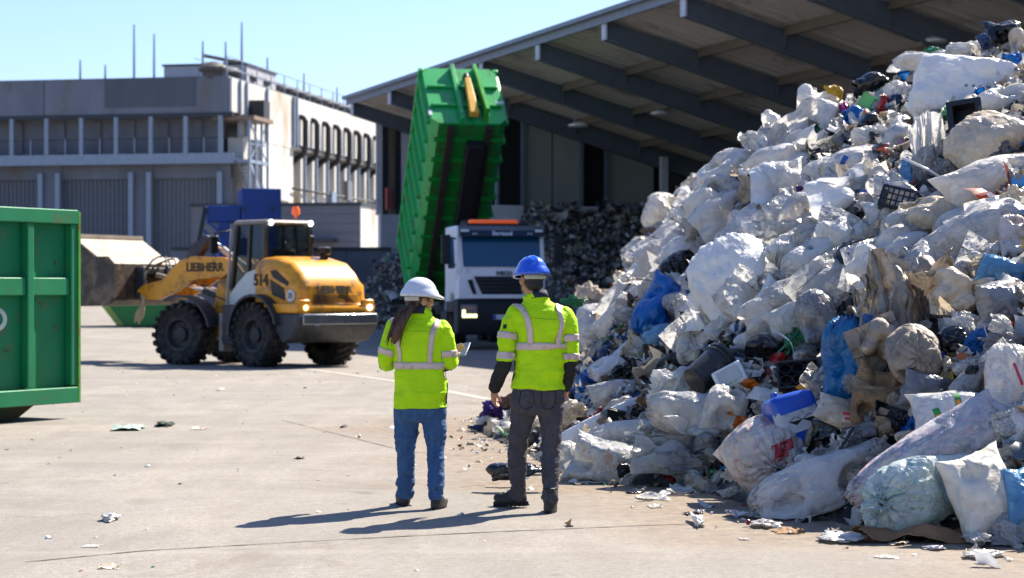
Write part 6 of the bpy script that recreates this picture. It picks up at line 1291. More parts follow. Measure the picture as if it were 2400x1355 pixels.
put('sheet', 2255, 690, 130, 120, 'beige', S_, 'film sheet', 'cream stiff sheet with curled corner right of the tan sheeting', 'the cream curled sheet', off=1.1, rot=12, amp=.1, curl=.6)
put('wad', 2100, 665, 34, 55, 'blue', L_, 'film wad', 'small bright blue rag tucked in the top of the tan sheeting', None, off=3.4)
put('bag', 2170, 915, 125, 95, 'grey', B, 'plastic bag', 'dark smoky clear bag below the pleated tan bag', 'the dark smoky bag', d=.8, off=.5, fac=.1)
put('bag', 2292, 898, 135, 75, 'greymix', B, 'plastic bag', 'smoky bag left of the tall pleated bag', 'the long smoky bag', rot=-25, d=.8, off=.4, wr=.05, an=(2, 6, 6))
put('wad', 2215, 845, 60, 40, 'blue', L_, 'film wad', 'small blue film rag right of the pleated tan bag', None, off=.9)
put('wad', 2090, 985, 75, 70, 'dirty', L_, 'film wad', 'dull tan paper wad left of the dark smoky bag', None, off=.6)
put('bag', 2128, 1022, 60, 28, 'beige', B, 'plastic bag', 'small cream pouch lying above the very long violet bag', None, off=.8)
# middle of the heap
o = put('bag', 1752, 655, 250, 215, 'white2', 'bulk_bag', 'bulk bag', 'huge bulging white bulk bag with dirt specks in the middle left of the heap', 'the huge white bulk bag', rot=-18, d=.7, off=.55, lump=.16, p=3, fac=.08, wr=.03); 
put('sheet', 1700, 700, 130, 160, 'white2', S_, 'film sheet', 'white flap hanging from the left side of the white bulk bag', 'the white flap', rot=14, off=1.1, amp=.13, fold=(4, 1.2))
put('bag', 1560, 725, 125, 165, 'blue', B, 'plastic bag', 'bright blue plastic bag left of the white bulk bag', 'the bright blue bag', rot=22, d=.8, off=.45, fac=.12, wr=.06)
put('wad', 1550, 790, 90, 70, 'lblue', L_, 'film wad', 'pale blue crumpled film under the bright blue bag', None, off=.6)
put('wad', 1628, 750, 95, 145, 'milky', L_, 'film wad', 'tall crumpled milky wad between the blue bag and the white bulk bag', 'the tall milky wad', off=.6)
put('bag', 1880, 680, 190, 95, 'clear', B, 'plastic bag', 'long clear bag slung down right of the white bulk bag', 'the long slung clear bag', rot=-28, d=.7, off=.5, wr=.06, an=(2, 6, 6))
put('bag', 1860, 745, 120, 85, 'milky', B, 'plastic bag', 'milky bag hanging below the long slung clear bag', 'the hanging milky bag', rot=-20, d=.8, off=.5)
put('bag', 1925, 745, 110, 130, 'greymix', B, 'plastic bag', 'smoky grey bulging bag left of the torn blue bag', 'the smoky bulging bag', d=.8, off=.5, wr=.05, an=(6, 6, 2))
put('wad', 1985, 620, 75, 130, 'black', L_, 'film wad', 'glossy black film fold slanting between white sheets above the tan sheeting', 'the glossy black fold', rot=38, off=.9, an=(7, 7, 1.5))
put('sheet', 2045, 645, 125, 130, 'white', S_, 'film sheet', 'stiff dirty white sheet right of the glossy black fold', 'the stiff white sheet', rot=28, off=.9, amp=.08, curl=.4)
put('bag', 2265, 585, 320, 145, 'clearmix', B, 'plastic bag', 'very large clear bag of mixed waste with small printing, pointing left above the tan sheeting', 'the very large clear bag', rot=-30, d=.8, off=.5, knot=(-1, 0, 0), pleat=.05, lump=.1, fac=.06, wr=.035, an=(1.3, 7, 7)); 
o = bpy.data.objects['plastic_bag']; 
put('bag', 2378, 560, 70, 120, 'redmix', B, 'plastic bag', 'round pale bag with red contents at the right edge above the curled sheet', 'the red speckled edge bag', d=.8, off=.5)
put('bag', 2350, 640, 110, 75, 'lblue', B, 'plastic bag', 'pale blue printed bag right of the cream curled sheet', 'the pale blue printed bag', rot=20, d=.7, off=.6)
put('bag', 2350, 720, 110, 140, 'greymix', B, 'plastic bag', 'upright bluish grey film bag under the pale blue printed bag', 'the upright grey bag', rot=-25, d=.7, off=.5, wr=.07, an=(6, 6, 1.3))
put('wad', 2350, 810, 110, 60, 'grey', L_, 'film wad', 'dull grey film wad under the upright grey bag', None, off=.6)
put('sheet', 1968, 462, 140, 125, 'white2', S_, 'film sheet', 'stiff clean white wedge of plastic standing out of the upper heap', 'the white wedge', rot=-12, off=1.2, amp=.05, curl=.7, jag=.03, tilt=10)
put('sheet', 1975, 535, 120, 100, 'white', S_, 'film sheet', 'creased white sheet leaning below the white wedge', 'the leaning white sheet', rot=24, off=1.0, amp=.07, curl=.3, jag=.06)
put('wad', 2210, 495, 190, 90, 'beige', L_, 'film wad', 'wide dusty crumpled paper like film below the long white bag', 'the dusty crumpled film', rot=-5, off=.7)
put('bag', 2315, 430, 250, 110, 'milky', B, 'plastic bag', 'long fat milky white bag across the upper right of the heap', 'the fat milky bag', rot=-16, d=.8, off=.5, lump=.12, fac=.05, wr=.04, an=(2, 5, 5))
put('bag', 2320, 330, 195, 150, 'beige', B, 'plastic bag', 'huge arched cream bag at the upper right edge over the milky bag', 'the arched cream bag', rot=-30, d=.8, off=.55, lump=.12, fac=.04, wr=.06, an=(2, 7, 7))
o = put('bag', 2262, 218, 235, 150, 'white2', 'bulk_bag', 'bulk bag', 'big square white bulk bag with faint printing near the heap top', 'the square bulk bag', rot=8, d=.8, off=.6, p=5, lump=.07, fac=.03, wr=.025)
ik = pm('faint_print', '8a8c92', .6); 
for k_ in range(5): print_on(o, .0 + .07 * k_ - .05, .05 - .005 * k_, .03, .03, 10 * k_, ik)
put('sheet', 2178, 360, 75, 165, 'white', S_, 'film sheet', 'frayed white flap hanging down from the square bulk bag', 'the frayed white flap', off=1.0, amp=.14, fold=(6, 1), ang=0, tilt=4, jag=.08)
put('bag', 2345, 232, 150, 55, 'white', B, 'plastic bag', 'slim white bag laid over the arched cream bag', 'the slim white bag', rot=-14, d=.8, off=1.0, fac=.07)
o = put('bag', 1998, 392, 150, 88, 'white', B, 'plastic bag', 'plump white bag with a blue mark above the white wedge', 'the plump bag with blue mark', rot=-8, d=.8, off=.5, fac=.05); print_on(o, -.12, .03, .05, .17, -30, pb_)
put('bag', 2110, 330, 110, 125, 'milky', B, 'plastic bag', 'milky draped bag left of the frayed white flap', 'the milky draped bag', d=.7, off=.5, fac=.13, wr=.06)
put('wad', 2125, 415, 45, 90, 'lblue', L_, 'film wad', 'pale blue film strip beside the frayed white flap', None, off=.7)
put('sheet', 1895, 285, 170, 75, 'white', S_, 'film sheet', 'bowed white film arching along the upper crest of the heap', 'the bowed white film', rot=-28, off=.9, amp=.14, curl=.9, fold=(1.2, 4))
put('bag', 1945, 275, 55, 90, 'white', B, 'plastic bag', 'white bag twisted upright at the end of the bowed film', 'the twisted white bag', d=.8, off=.8, fac=.12)
put('wad', 1880, 330, 100, 75, 'milky', L_, 'film wad', 'milky crumpled wad below the bowed white film', 'the milky crest wad', off=.6)
put('wad', 1815, 290, 45, 75, 'white', L_, 'film wad', 'white film tuft standing up on the left crest of the heap', 'the white crest tuft', off=.6, rot=-15)
# left flank: long white films running down
fl = [(1810, 345, 110, 90, 'milky', -20, 'the highest flank film', 'milky film wad high on the left flank below the crest tuft'), (1730, 405, 150, 120, 'white', -35, 'the upper flank bag', 'large white film bag on the upper left flank'), (1790, 450, 120, 130, 'white2', 18, 'the hanging flank bag', 'white hanging bag between the upper flank bag and the white wedge'), (1650, 450, 120, 110, 'white', -40, 'the pale crest bag', 'pale white bag on the left outline of the heap'), (1575, 500, 110, 110, 'milky', -40, 'the lower crest bag', 'milky bag on the outline below the pale crest bag'), (1660, 520, 110, 100, 'milky', -20, 'the rounded flank bag', 'rounded milky bag in the middle of the left flank'), (1750, 530, 170, 80, 'white', -38, 'the slanting flank film', 'long slanting white film above the white bulk bag'), (1575, 590, 200, 75, 'milky', -42, 'the long flank film', 'long milky film running down the left flank'), (1500, 590, 90, 70, 'white', -50, 'the outer flank wad', 'white wad on the outer edge of the left flank'), (1500, 640, 230, 50, 'white2', -48, 'the white streamer', 'narrow white streamer of film running down the outer left flank'), (1480, 720, 200, 60, 'milky', -44, 'the second streamer', 'second long film streamer left of the bright blue bag'), (1405, 700, 90, 85, 'beige', -30, 'the cream flank wad', 'cream crumpled wad at the lower left edge of the flank'), (1400, 775, 100, 120, 'white', -52, 'the drooping white bag', 'drooping white bag at the foot of the left flank'), (1455, 835, 150, 70, 'white2', -25, 'the flat white bag', 'flat smooth white bag low on the flank right of the man'), (1850, 575, 110, 70, 'white', -25, 'the crumpled ledge film', 'crumpled white film on a ledge right of the bulk bag'), (1660, 620, 70, 70, 'clear', 0, 'the clear flank wad', 'clear wad in the gap left of the white bulk bag')]
for i, (px, py, w, h, mt, rt, rf_, lb) in enumerate(fl):
    k_ = 'wad' if i % 3 != 1 else 'bag'; kw = dict(an=(1.6, 7, 7)) if k_ == 'wad' else dict(fac=.1, wr=.06, an=(1.6, 6, 6))
    put(k_, px, py, w * 1.1, h * 1.1, mt, L_ if k_ == 'wad' else B, 'film wad' if k_ == 'wad' else 'plastic bag', lb, rf_, rot=rt, d=.8, off=.45, group='white films on the left flank of the heap', **kw)
ex = [(1905, 605, 150, 95, 'white', -30, 'the folded white film', 'folded white film between the bulk bag and the leaning white sheet'), (2120, 545, 140, 105, 'clear', -25, 'the grey clear sheet', 'grey clear film slung left of the very large clear bag'), (2085, 500, 110, 70, 'white', -10, 'the short white wad', 'short white wad left of the dusty crumpled film'), (1920, 430, 90, 110, 'milky', 20, 'the tufted milky bag', 'tufted milky bag left of the white wedge'), (1845, 420, 110, 110, 'white', -30, 'the ragged white bag', 'ragged white bag between the hanging flank bag and the tufted milky bag'), (2050, 330, 110, 70, 'white', 10, 'the spread white film', 'spread white film below the blue crest rag'), (2060, 420, 90, 80, 'beige', 0, 'the cream shredded wad', 'cream shredded wad right of the plump bag with the blue mark'), (1960, 700, 120, 80, 'milky', -35, 'the sagging milky film', 'sagging milky film under the glossy black fold'), (2245, 520, 120, 70, 'milky', -15, 'the bunched milky film', 'bunched milky film under the fat milky bag'), (2380, 480, 80, 90, 'beige', 10, 'the cream edge bag', 'cream bag at the right edge below the fat milky bag'), (1510, 660, 110, 70, 'beige', -45, 'the cream streamer wad', 'cream wad beneath the white streamer'), (1690, 780, 110, 70, 'milky', -30, 'the low milky wad', 'low milky wad under the white flap of the bulk bag'), (1770, 790, 90, 70, 'white', 10, 'the low white wad', 'low white wad below the white bulk bag'), (2260, 770, 100, 80, 'milky', 20, 'the milky hollow bag', 'milky bag in the hollow right of the tan sheeting'), (2310, 960, 80, 70, 'clear', 0, 'the clear pocket wad', 'clear wad between the tall pleated bag and the printed bag'), (2040, 1010, 110, 60, 'grey', -20, 'the smoky low wad', 'smoky wad below the brown striped sack'), (1950, 1010, 90, 50, 'black', 0, 'the black low wad', 'black wad right of the blue canister'), (1650, 1050, 90, 90, 'grey', 10, 'the smoky pocket bag', 'smoky bag in the pocket left of the round tied bag')]
for i, (px, py, w, h, mt, rt, rf_, lb) in enumerate(ex):
    k_ = 'wad' if i % 2 else 'bag'; put(k_, px, py, w, h, mt, L_ if k_ == 'wad' else B, 'film wad' if k_ == 'wad' else 'plastic bag', lb, rf_, rot=rt, d=.8, off=.35, **(dict(an=(1.8, 6, 6)) if k_ == 'wad' else dict(fac=.1, wr=.05, an=(2, 6, 6))))
dr = [(1600, 560, 230, 140, 'milky', -40, 'the draped flank sheet', 'wide milky film draped down the middle of the left flank'), (1700, 480, 190, 150, 'white', -35, 'the upper draped sheet', 'white film draped below the upper flank bag'), (1855, 520, 190, 130, 'clear', -20, 'the clear ledge sheet', 'clear film draped between the white wedge and the bulk bag'), (1945, 655, 200, 130, 'clear', -35, 'the clear draped sheet', 'clear film draped left of the glossy black fold'), (2090, 590, 190, 130, 'milky', -25, 'the milky draped sheet', 'milky film draped above the stiff white sheet'), (1500, 680, 210, 110, 'white', -45, 'the low draped sheet', 'white film draped over the low outer flank'), (1850, 375, 190, 110, 'white', -30, 'the crest draped sheet', 'white film draped under the bowed white film'), (2130, 470, 150, 90, 'clear', 10, 'the clear upper sheet', 'clear film draped right of the black lattice crate'), (1820, 730, 160, 110, 'milky', -30, 'the milky low sheet', 'milky film draped below the right side of the bulk bag'), (2310, 520, 170, 100, 'white', -20, 'the white right sheet', 'white film draped below the fat milky bag'), (1570, 1060, 200, 110, 'clear', 5, 'the clear foot sheet', 'clear film draped over the bags at the foot of the heap'), (1650, 1000, 170, 90, 'milky', -10, 'the milky foot sheet', 'milky film draped over the large clear bag')]
for (px, py, w, h, mt, rt, rf_, lb) in dr: put('sheet', px, py, w, h, mt, S_, 'film sheet', lb, rf_, rot=rt, off=.75, tilt=28)
# crest at the top right: dark bags and coloured rags
for (px, py, w, h, mt, nm, ct, lb, rf_) in ((2350, 78, 80, 55, 'black', 'bin_bag', 'bin bag', 'glossy black bin bag at the very top of the heap', 'the top black bag'), (2318, 95, 50, 45, 'navy', 'bin_bag', 'bin bag', 'small navy bag left of the topmost black bag', None), (2388, 98, 40, 60, 'beige', B, 'plastic bag', 'small cream bag right of the topmost black bag', None), (2260, 120, 110, 40, 'white', L_, 'film wad', 'white film wad on the crest left of the black top bags', 'the crest white wad'), (2160, 140, 130, 55, 'milky', L_, 'film wad', 'shaggy milky wad on the crest above the square bulk bag', 'the shaggy crest wad'), (2385, 145, 50, 55, 'blue', L_, 'film wad', 'bright blue film at the right edge above the square bulk bag', None),
        (2010, 275, 55, 50, 'blue', L_, 'film wad', 'bright blue rag in the dark upper heap near a magenta rag', 'the blue crest rag'), (1980, 268, 26, 50, 'pink', L_, 'film wad', 'magenta rag beside the blue rag in the upper heap', None), (2070, 248, 34, 45, 'red', L_, 'film wad', 'dark red rag in the upper heap left of the square bulk bag', None), (1955, 216, 36, 42, 'yellow', L_, 'film wad', 'yellow film tuft on the crest of the upper heap', 'the yellow crest tuft'), (2040, 195, 70, 50, 'black', L_, 'film wad', 'tangled black film on the crest right of the yellow tuft', 'the black crest tangle'), (2045, 285, 60, 55, 'black', L_, 'film wad', 'black rag right of the blue rag in the upper heap', None), (2110, 215, 70, 45, 'white', L_, 'film wad', 'pale crumpled wad left of the square bulk bag', 'the pale crest wad'), (1895, 225, 45, 55, 'white', L_, 'film wad', 'white tuft on the crest left of the yellow tuft', None), (2190, 120, 40, 25, 'green', L_, 'film wad', 'small green film bit on the shaggy crest wad', None), (1345, 705, 55, 26, 'green', 'net', 'net', 'green netting behind the shoulder of the man in the blue helmet', None), (1648, 556, 30, 22, 'green', L_, 'film wad', 'bright green rag on the left flank', None), (1645, 578, 34, 32, 'brownp', L_, 'film wad', 'brown rag under the bright green rag', None), (2040, 455, 45, 30, 'blue', L_, 'film wad', 'deep blue film right of the white wedge', None), (1832, 842, 45, 36, 'red', L_, 'film wad', 'red wrapper left of the torn blue bag', 'the red wrapper'), (1897, 912, 55, 34, 'yellow', L_, 'film wad', 'yellow wrapper just above the blue canister', 'the yellow wrapper'), (1755, 905, 55, 40, 'orange', L_, 'film wad', 'orange and white wrapper above the milky bag', None), (1395, 880, 50, 34, 'blue', L_, 'film wad', 'blue rag low on the flank right of the man', None), (1800, 815, 90, 60, 'black', L_, 'film wad', 'black film in the dark hollow left of the red wrapper', 'the black hollow film'), (1480, 870, 90, 50, 'black', L_, 'film wad', 'dark film wad under the flat white bag', 'the dark flank wad'), (1440, 925, 110, 60, 'clearmix', B, 'plastic bag', 'dusty clear bag of green waste above the bent white panel', 'the dusty green bag'), (1540, 860, 60, 50, 'green', L_, 'film wad', 'green film wad above the bright white wad', None), (2240, 800, 80, 60, 'black', L_, 'film wad', 'black film in the hollow right of the pleated tan bag', None),
        (1165, 962, 70, 45, 'purple', L_, 'film wad', 'purple bag on the small heap left of the man in grey jeans', 'the purple bag'), (1195, 940, 50, 34, 'brownp', L_, 'film wad', 'brown wad behind the purple bag', None), (1140, 985, 45, 26, 'white', L_, 'film wad', 'white scrap at the left end of the small heap', None), (1170, 995, 60, 24, 'green', L_, 'film wad', 'teal green scrap under the purple bag', None), (1130, 1003, 60, 14, 'navy', L_, 'film wad', 'flat dark blue scrap on the yard before the purple bag', None), (1250, 1010, 60, 70, 'beige', B, 'plastic bag', 'cream bag seen between the legs of the man', None)):
    put('wad' if ct in ('film wad', 'net') else 'bag', px, py, w * 1.12, h * 1.12, mt, nm, ct, lb, rf_, d=.8, off=.6, on=203 if px < 1200 else None)

# ---------------------------------------------------------------- hard things in the heap
def hard(name, label, cat, px, py, off, tilt=10, roll=0, yaw=0, ref=None, on=None):
    c, s = (frame(px, py, off) if on is None else (at(px, py, on), on)); o = thing(name, label, cat, c); o.rotation_euler = (Matrix.Rotation(R(yaw), 3, 'Z') @ Matrix.Rotation(R(-tilt), 3, 'X') @ Matrix.Rotation(R(-roll), 3, 'Y')).to_euler()
    if ref: HERO.append((px, py, ref))
    return o, s
o, s = hard('canister', 'blue plastic canister with torn white hazard label above the round tied bag', 'canister', 1858, 985, .5, 10, 14, 12, 'the blue canister')
def rbox(dx, dy, dz, r, n=6):
    p = []
    for (sx, sy, a0) in ((1, 1, 0), (-1, 1, 90), (-1, -1, 180), (1, -1, 270)):
        for k in range(n): a = R(a0 + 90 * k / (n - 1)); p.append((sx * (dx / 2 - r) + r * math.cos(a), sy * (dy / 2 - r) + r * math.sin(a)))
    return p
W_, H_ = 112 / s, 128 / s
pr = rbox(W_, W_ * .8, 1, .05); m = MB(); rows = [(.8, 0), (.97, .03), (1, .08), (1, .45), (1.015, .5), (1, .55), (1, .85), (.95, .93), (.8, .98), (.3, 1.0)]
m.add([(x * k, y * k, (z - .5) * H_) for k, z in rows for x, y in pr], [(j * 24 + i, j * 24 + (i + 1) % 24, (j + 1) * 24 + (i + 1) % 24, (j + 1) * 24 + i) for j in range(len(rows) - 1) for i in range(24)] + [tuple(range(24))[::-1], tuple(range(24 * 9, 240))]); bd = m.build('canister_body', bluep, o, auto=50)
lbp = MB(); xs = [(-W_ * .505, W_ * .3)] ; 
lab = [(x, y) for x, y in pr]; k0 = [i for i in range(24) if lab[i][1] < W_ * .1]; k0 = sorted(k0, key=lambda i: lab[i][0]); zz = lambda i, a: (a + .04 * math.sin(i * 2.1)) * H_
m = MB(); vs = []
for i, j in enumerate(k0): vs += [(lab[j][0] * 1.018, lab[j][1] * 1.02 - .002, zz(i, -.22)), (lab[j][0] * 1.018, lab[j][1] * 1.02 - .002, zz(i + 3, .16))]
m.add(vs, [(2 * i, 2 * i + 1, 2 * i + 3, 2 * i + 2) for i in range(len(k0) - 1)]); m.build('label', paperm, bd)
yf = -W_ * .4 * 1.02 - .006
for cx_, sz in ((-.1 * W_, .2), (.22 * W_, .2)):
    m = MB(); q = sz * W_ * .62; m.add([(cx_ - q * 1.3, yf, -.03 * H_), (cx_, yf, -.03 * H_ + q * .75), (cx_ + q * 1.3, yf, -.03 * H_), (cx_, yf, -.03 * H_ - q * .75)], [(0, 1, 2, 3)])
    q *= .82; y2 = yf - .002; mm_ = MB().add([(cx_ - q * 1.3, y2, -.03 * H_), (cx_, y2, -.03 * H_ + q * .75), (cx_ + q * 1.3, y2, -.03 * H_)], [(0, 1, 2)]); m.build('hazard_mark', ink, bd); mm_.build('hazard_field', paperm, bd)
m = MB().lathe([(.03, H_ * .5), (.03, H_ * .56), (.026, H_ * .57)], (-W_ * .25, 0, 0), n=16); m.build('cap', bluep, o, auto=40)
o, s = hard('bucket', 'dark grey plastic bucket lying tilted behind the bright white wad', 'bucket', 1662, 868, .35, 20, -58, 20, 'the dark grey bucket'); r_ = 42 / s; hh_ = 100 / s
MB().lathe([(r_ * .8, -hh_ / 2), (r_ * .84, -hh_ * .4), (r_, hh_ * .3), (r_ * 1.08, hh_ * .3), (r_ * 1.08, hh_ * .36), (r_ * 1.02, hh_ * .36), (r_ * 1.02, hh_ * .42), (r_ * 1.1, hh_ * .42), (r_ * 1.1, hh_ / 2), (r_ * .98, hh_ / 2), (r_ * .82, -hh_ * .42), (.001, -hh_ * .42)], n=30, cap=False).build('bucket_shell', pm('dark_grey_plastic', '2b2b2e', .4, 0, .1, 4, '6b655c', .25, 5), o, auto=40)
MB().lathe([(r_ * .8, -hh_ / 2), (.001, -hh_ / 2)], n=30, cap=False).build('bucket_base', MATS['dark_grey_plastic'], o); MB().tube([(r_ * 1.12 * math.cos(a), r_ * .5 * math.sin(a), hh_ * .38 + r_ * .7 * math.sin(a)) for a in np.linspace(0, math.pi, 14)], .006, 6).build('handle', steel_l, o, True)
o, s = hard('white_box', 'pale plastic panel box right of the dark grey bucket', 'box', 1712, 885, .3, 20, 30, -20); m = MB().box((0, 0, 0), (75 / s, .1, 55 / s)); m.build('box_shell', whitep, o, bevel=.02); MB().box((0, -.055, 0), (55 / s, .012, 38 / s)).build('recess', pm('pale_grey_plastic', 'a9abad', .4), o, bevel=.004)
o, s = hard('black_box', 'black angular plastic box lying on the bent white panel', 'box', 1442, 982, .3, 15, -14, 25, 'the black angular box'); MB().box((0, 0, 0), (62 / s, .16, 30 / s)).build('box_shell', blackp, o, bevel=.008); MB().box((0, 0, 17 / s), (50 / s, .12, 6 / s)).build('lid', blackp, o, bevel=.006)
o, s = hard('egg_tray', 'black ridged plastic tray between the bent panel and the large clear bag', 'tray', 1510, 975, .3, 25, -22, 10); m = MB().box((0, 0, 0), (70 / s, .1, 10 / s)); 
for k in range(5): m.box(((k - 2) * 14 / s, -.03, 8 / s), (9 / s, .1, 14 / s), None, 0, (.6, .6))
m.build('tray_body', blackp, o, bevel=.004)
o, s = hard('black_tray', 'black moulded plant tray with round holes left of the torn blue bag', 'tray', 1872, 880, .35, 35, 6, -10, 'the black holed tray'); m = MB(); W_, H_ = 95 / s, 70 / s
m.box((0, .03, 0), (W_, .02, H_))
for (a, b, c_, d_) in ((0, H_ / 2, W_, .02), (0, -H_ / 2, W_, .02)): m.box((a, 0, b), (c_, .07, d_))
for a in (-W_ / 2, W_ / 2): m.box((a, 0, 0), (.02, .07, H_))
m.build('tray_frame', blackp, o, bevel=.004)
for i in range(3):
    for j in range(2): MB().lathe([(.05, 0), (.052, -.05), (.044, -.05), (.04, .0), (.001, .0)], ((i - 1) * W_ * .31, .02, (j - .5) * H_ * .46), 'y', 16, cap=False).build('cup', pm('deep_black', '060607', .5), o, auto=40)
o, s = hard('black_crate', 'black lattice crate stuck in the heap below the milky draped bag', 'crate', 2112, 475, .35, 15, -14, -25, 'the black lattice crate'); W_, H_ = 80 / s, 46 / s; m = MB()
for yy in (-.14, .14):
    for k in range(7): m.box(((k / 6 - .5) * W_, yy, 0), (.012, .012, H_))
    for k in range(4): m.box((0, yy, (k / 3 - .5) * H_), (W_, .014, .012 if 0 < k < 3 else .025))
for xx in (-.5, .5):
    for k in range(4): m.box((xx * W_, 0, (k / 3 - .5) * H_), (.014, .28, .012 if 0 < k < 3 else .025))
m.build('lattice', blackp, o); m = MB()
for k in range(6): m.box((0, (k / 5 - .5) * .26, -H_ / 2), (W_, .012, .01))
m.build('crate_floor', blackp, o); MB().box((-W_ * .52, -.02, -.02), (.05, .24, H_ * 1.0), Matrix.Rotation(R(15), 3, 'Z')).build('ribbed_end', pm('worn_black_plastic', '2e2e30', .5), o, bevel=.006)
o, s = hard('black_container', 'black square plastic tub wedged left of the arched cream bag', 'tub', 2268, 292, .45, 10, 8, -25, 'the black square tub'); W_, H_ = 62 / s, 92 / s; m = MB()
m.box((0, .1, 0), (W_, .02, H_)).box((-W_ / 2, 0, 0), (.02, .2, H_)).box((W_ / 2, 0, 0), (.02, .2, H_)).box((0, 0, H_ / 2), (W_, .2, .02)).box((0, 0, -H_ / 2), (W_, .2, .02)); m.build('tub_body', blackp, o, bevel=.006)
MB().box((-W_ / 2 - .01, -.1, 0), (.06, .02, H_ + .06)).box((W_ / 2 + .01, -.1, 0), (.06, .02, H_ + .06)).box((0, -.1, H_ / 2 + .01), (W_ + .06, .018, .05)).box((0, -.1, -H_ / 2 - .01), (W_ + .06, .018, .05)).build('tub_rim', blackp, o, bevel=.005)
o, s = hard('lettered_strip', 'black lettered packaging strip in the hollow above the long cream bag', 'packaging', 1976, 1042, .35, 12, 58, 0); MB().box((0, 0, 0), (92 / s, .02, 32 / s)).build('strip_body', blackp, o, bevel=.004); text('DICCHIO', 24 / s, 'lettering', pm('strip_white', 'd0d0d0', .5), o, (0, -.012, 0), (R(90), 0, R(0)), sx=.8)
bpy.data.objects['lettering'] if 0 else None; o.children[-1].rotation_euler = (R(90), R(180), 0)
o, s = hard('white_rod', 'thin white plastic rod sticking out above the dusty crumpled film', 'rod', 2180, 400, .5, 0, 0, 0); MB().tube([(-58 / s, .1, 31 / s), (0, 0, 0), (60 / s, .1, -33 / s)], 3.2 / s, 8).build('rod_body', whitep, o, True); MB().tube([(-59 / s, .1, 31.5 / s), (-57 / s, .1, 30.4 / s)], 3.8 / s, 8).build('rod_end', whitep, o, True)
o, s = hard('white_pipe', 'short white plastic pipe right of the white wedge', 'pipe', 2118, 440, .4, 0, -20, 0); MB().lathe([(6 / s, -18 / s), (6 / s, 18 / s), (5 / s, 18 / s), (5 / s, -18 / s)], n=14, cap=False).build('pipe_body', whitep, o, auto=40); MB().lathe([(7 / s, 14 / s), (7 / s, 18 / s), (6.1 / s, 18 / s), (6.1 / s, 14 / s)], n=14).build('pipe_collar', whitep, o, auto=40)
def strap(pts, label, name='green_strap', m_=None, r=.008, off=.22):
    P_ = [frame(px, py, off + .05 * math.sin(i * 2))[0] for i, (px, py) in enumerate(pts)]; Q = cr([tuple(p) for p in P_], 6); V = []
    for i, p in enumerate(Q): V += [(p[0], p[1], p[2] + .012), (p[0] + .004, p[1] - .004, p[2] - .012)]
    o = obj(name, npmesh(name, V, [(2 * i, 2 * i + 1, 2 * i + 3, 2 * i + 2) for i in range(len(Q) - 1)]), m_ or greenst); o.modifiers.new('s', 'SOLIDIFY').thickness = .003; return tag(o, label, 'strap', 'plastic straps in the heap')
strap([(1880, 770), (1850, 800), (1815, 835)], 'green strap slanting under the hanging milky bag'); strap([(2150, 555), (2135, 580), (2160, 600), (2185, 585)], 'green strap loop left of the very large clear bag'); strap([(1815, 690), (1790, 715), (1765, 735)], 'green strap across the right side of the white bulk bag'); strap([(1580, 830), (1540, 850), (1490, 870)], 'green strap on the dark lower flank below the bright blue bag')
strap([(1560, 985), (1550, 965), (1575, 950), (1615, 945)], 'green strap around the large clear bag'); strap([(1490, 880), (1520, 905), (1580, 885), (1620, 870)], 'white looped strap left of the dark grey bucket', 'white_strap', whitep); strap([(1800, 770), (1850, 800), (1862, 850)], 'pale bent strap left of the torn blue bag', 'white_strap', whitep); strap([(2330, 500), (2365, 470), (2398, 440)], 'black strap over the fat milky bag at the right edge', 'black_strap', blackp)

# ---------------------------------------------------------------- litter on the yard
def litter(kind, px, py, w, h, mat, name, cat, label, hz=.02, seed=0, rot=0):
    p = onground(px, py); s = F / p.y; k = 1.64 / p.y       # h is the apparent depth on the ground
    W_, D_ = w / s, min(1.2, h / s / k); rgn = np.random.RandomState(int(px + py))
    if kind == 'flat':
        V, Fc = sheet(int(px) % 97, 16, 12, .05, (2, 3), .12, .1); V = np.stack([V[:, 0] * W_, V[:, 2] * D_, np.maximum(.006, hz * .6 + V[:, 1] * min(W_, D_) * 1.2)], 1)
    else:
        V, Fc = wad(int(px * 3 + py) % 997, sub=5); V = V * np.array([W_, D_, hz * 2]); V[:, 2] = np.maximum(V[:, 2] + hz * .8, .005)
    o = obj(name, npmesh(name, V, Fc), FM.get(mat, mat) if isinstance(mat, str) else mat); o.location = p; o.rotation_euler = (0, 0, R(rot)); return tag(o, label, cat, None)
litter('flat', 300, 1007, 62, 8, pm('pale_green_board', '8fa39a', .7), 'flat_board', 'board', 'flat pale green board lying on the yard near the green container', .03); litter('wad', 388, 998, 44, 8, pm('dark_green_cloth', '2c3d36', .9), 'dark_rag', 'rag', 'dark green rag on the yard right of the pale green board', .03)
litter('wad', 260, 1220, 48, 14, 'white', 'paper_cup', 'cup', 'crushed white cup lying on the open yard in the foreground', .028); litter('flat', 215, 1281, 40, 5, 'white', 'paper_scrap', 'paper', 'thin white paper strip on the yard below the crushed white cup', .006)
litter('wad', 518, 914, 16, 6, 'white', 'paper_scrap', 'paper', 'white scrap on the yard below the loader', .02); litter('wad', 702, 1075, 26, 5, 'brownp', 'dry_leaf', 'leaf', 'curled brown leaf on the open yard', .012); litter('wad', 805, 1001, 16, 6, 'black', 'stone', 'stone', 'small dark stone on the yard left of the woman', .015)
litter('wad', 345, 1093, 14, 4, 'teal', 'film_scrap', 'film scrap', 'tiny teal scrap on the yard below the dark green rag', .008); litter('flat', 255, 1331, 46, 8, 'beige', 'paper_scrap', 'paper', 'cream paper scrap at the bottom left of the yard', .006); litter('flat', 470, 1005, 30, 6, 'beige', 'paper_scrap', 'paper', 'faint cream scrap right of the dark green rag', .005)
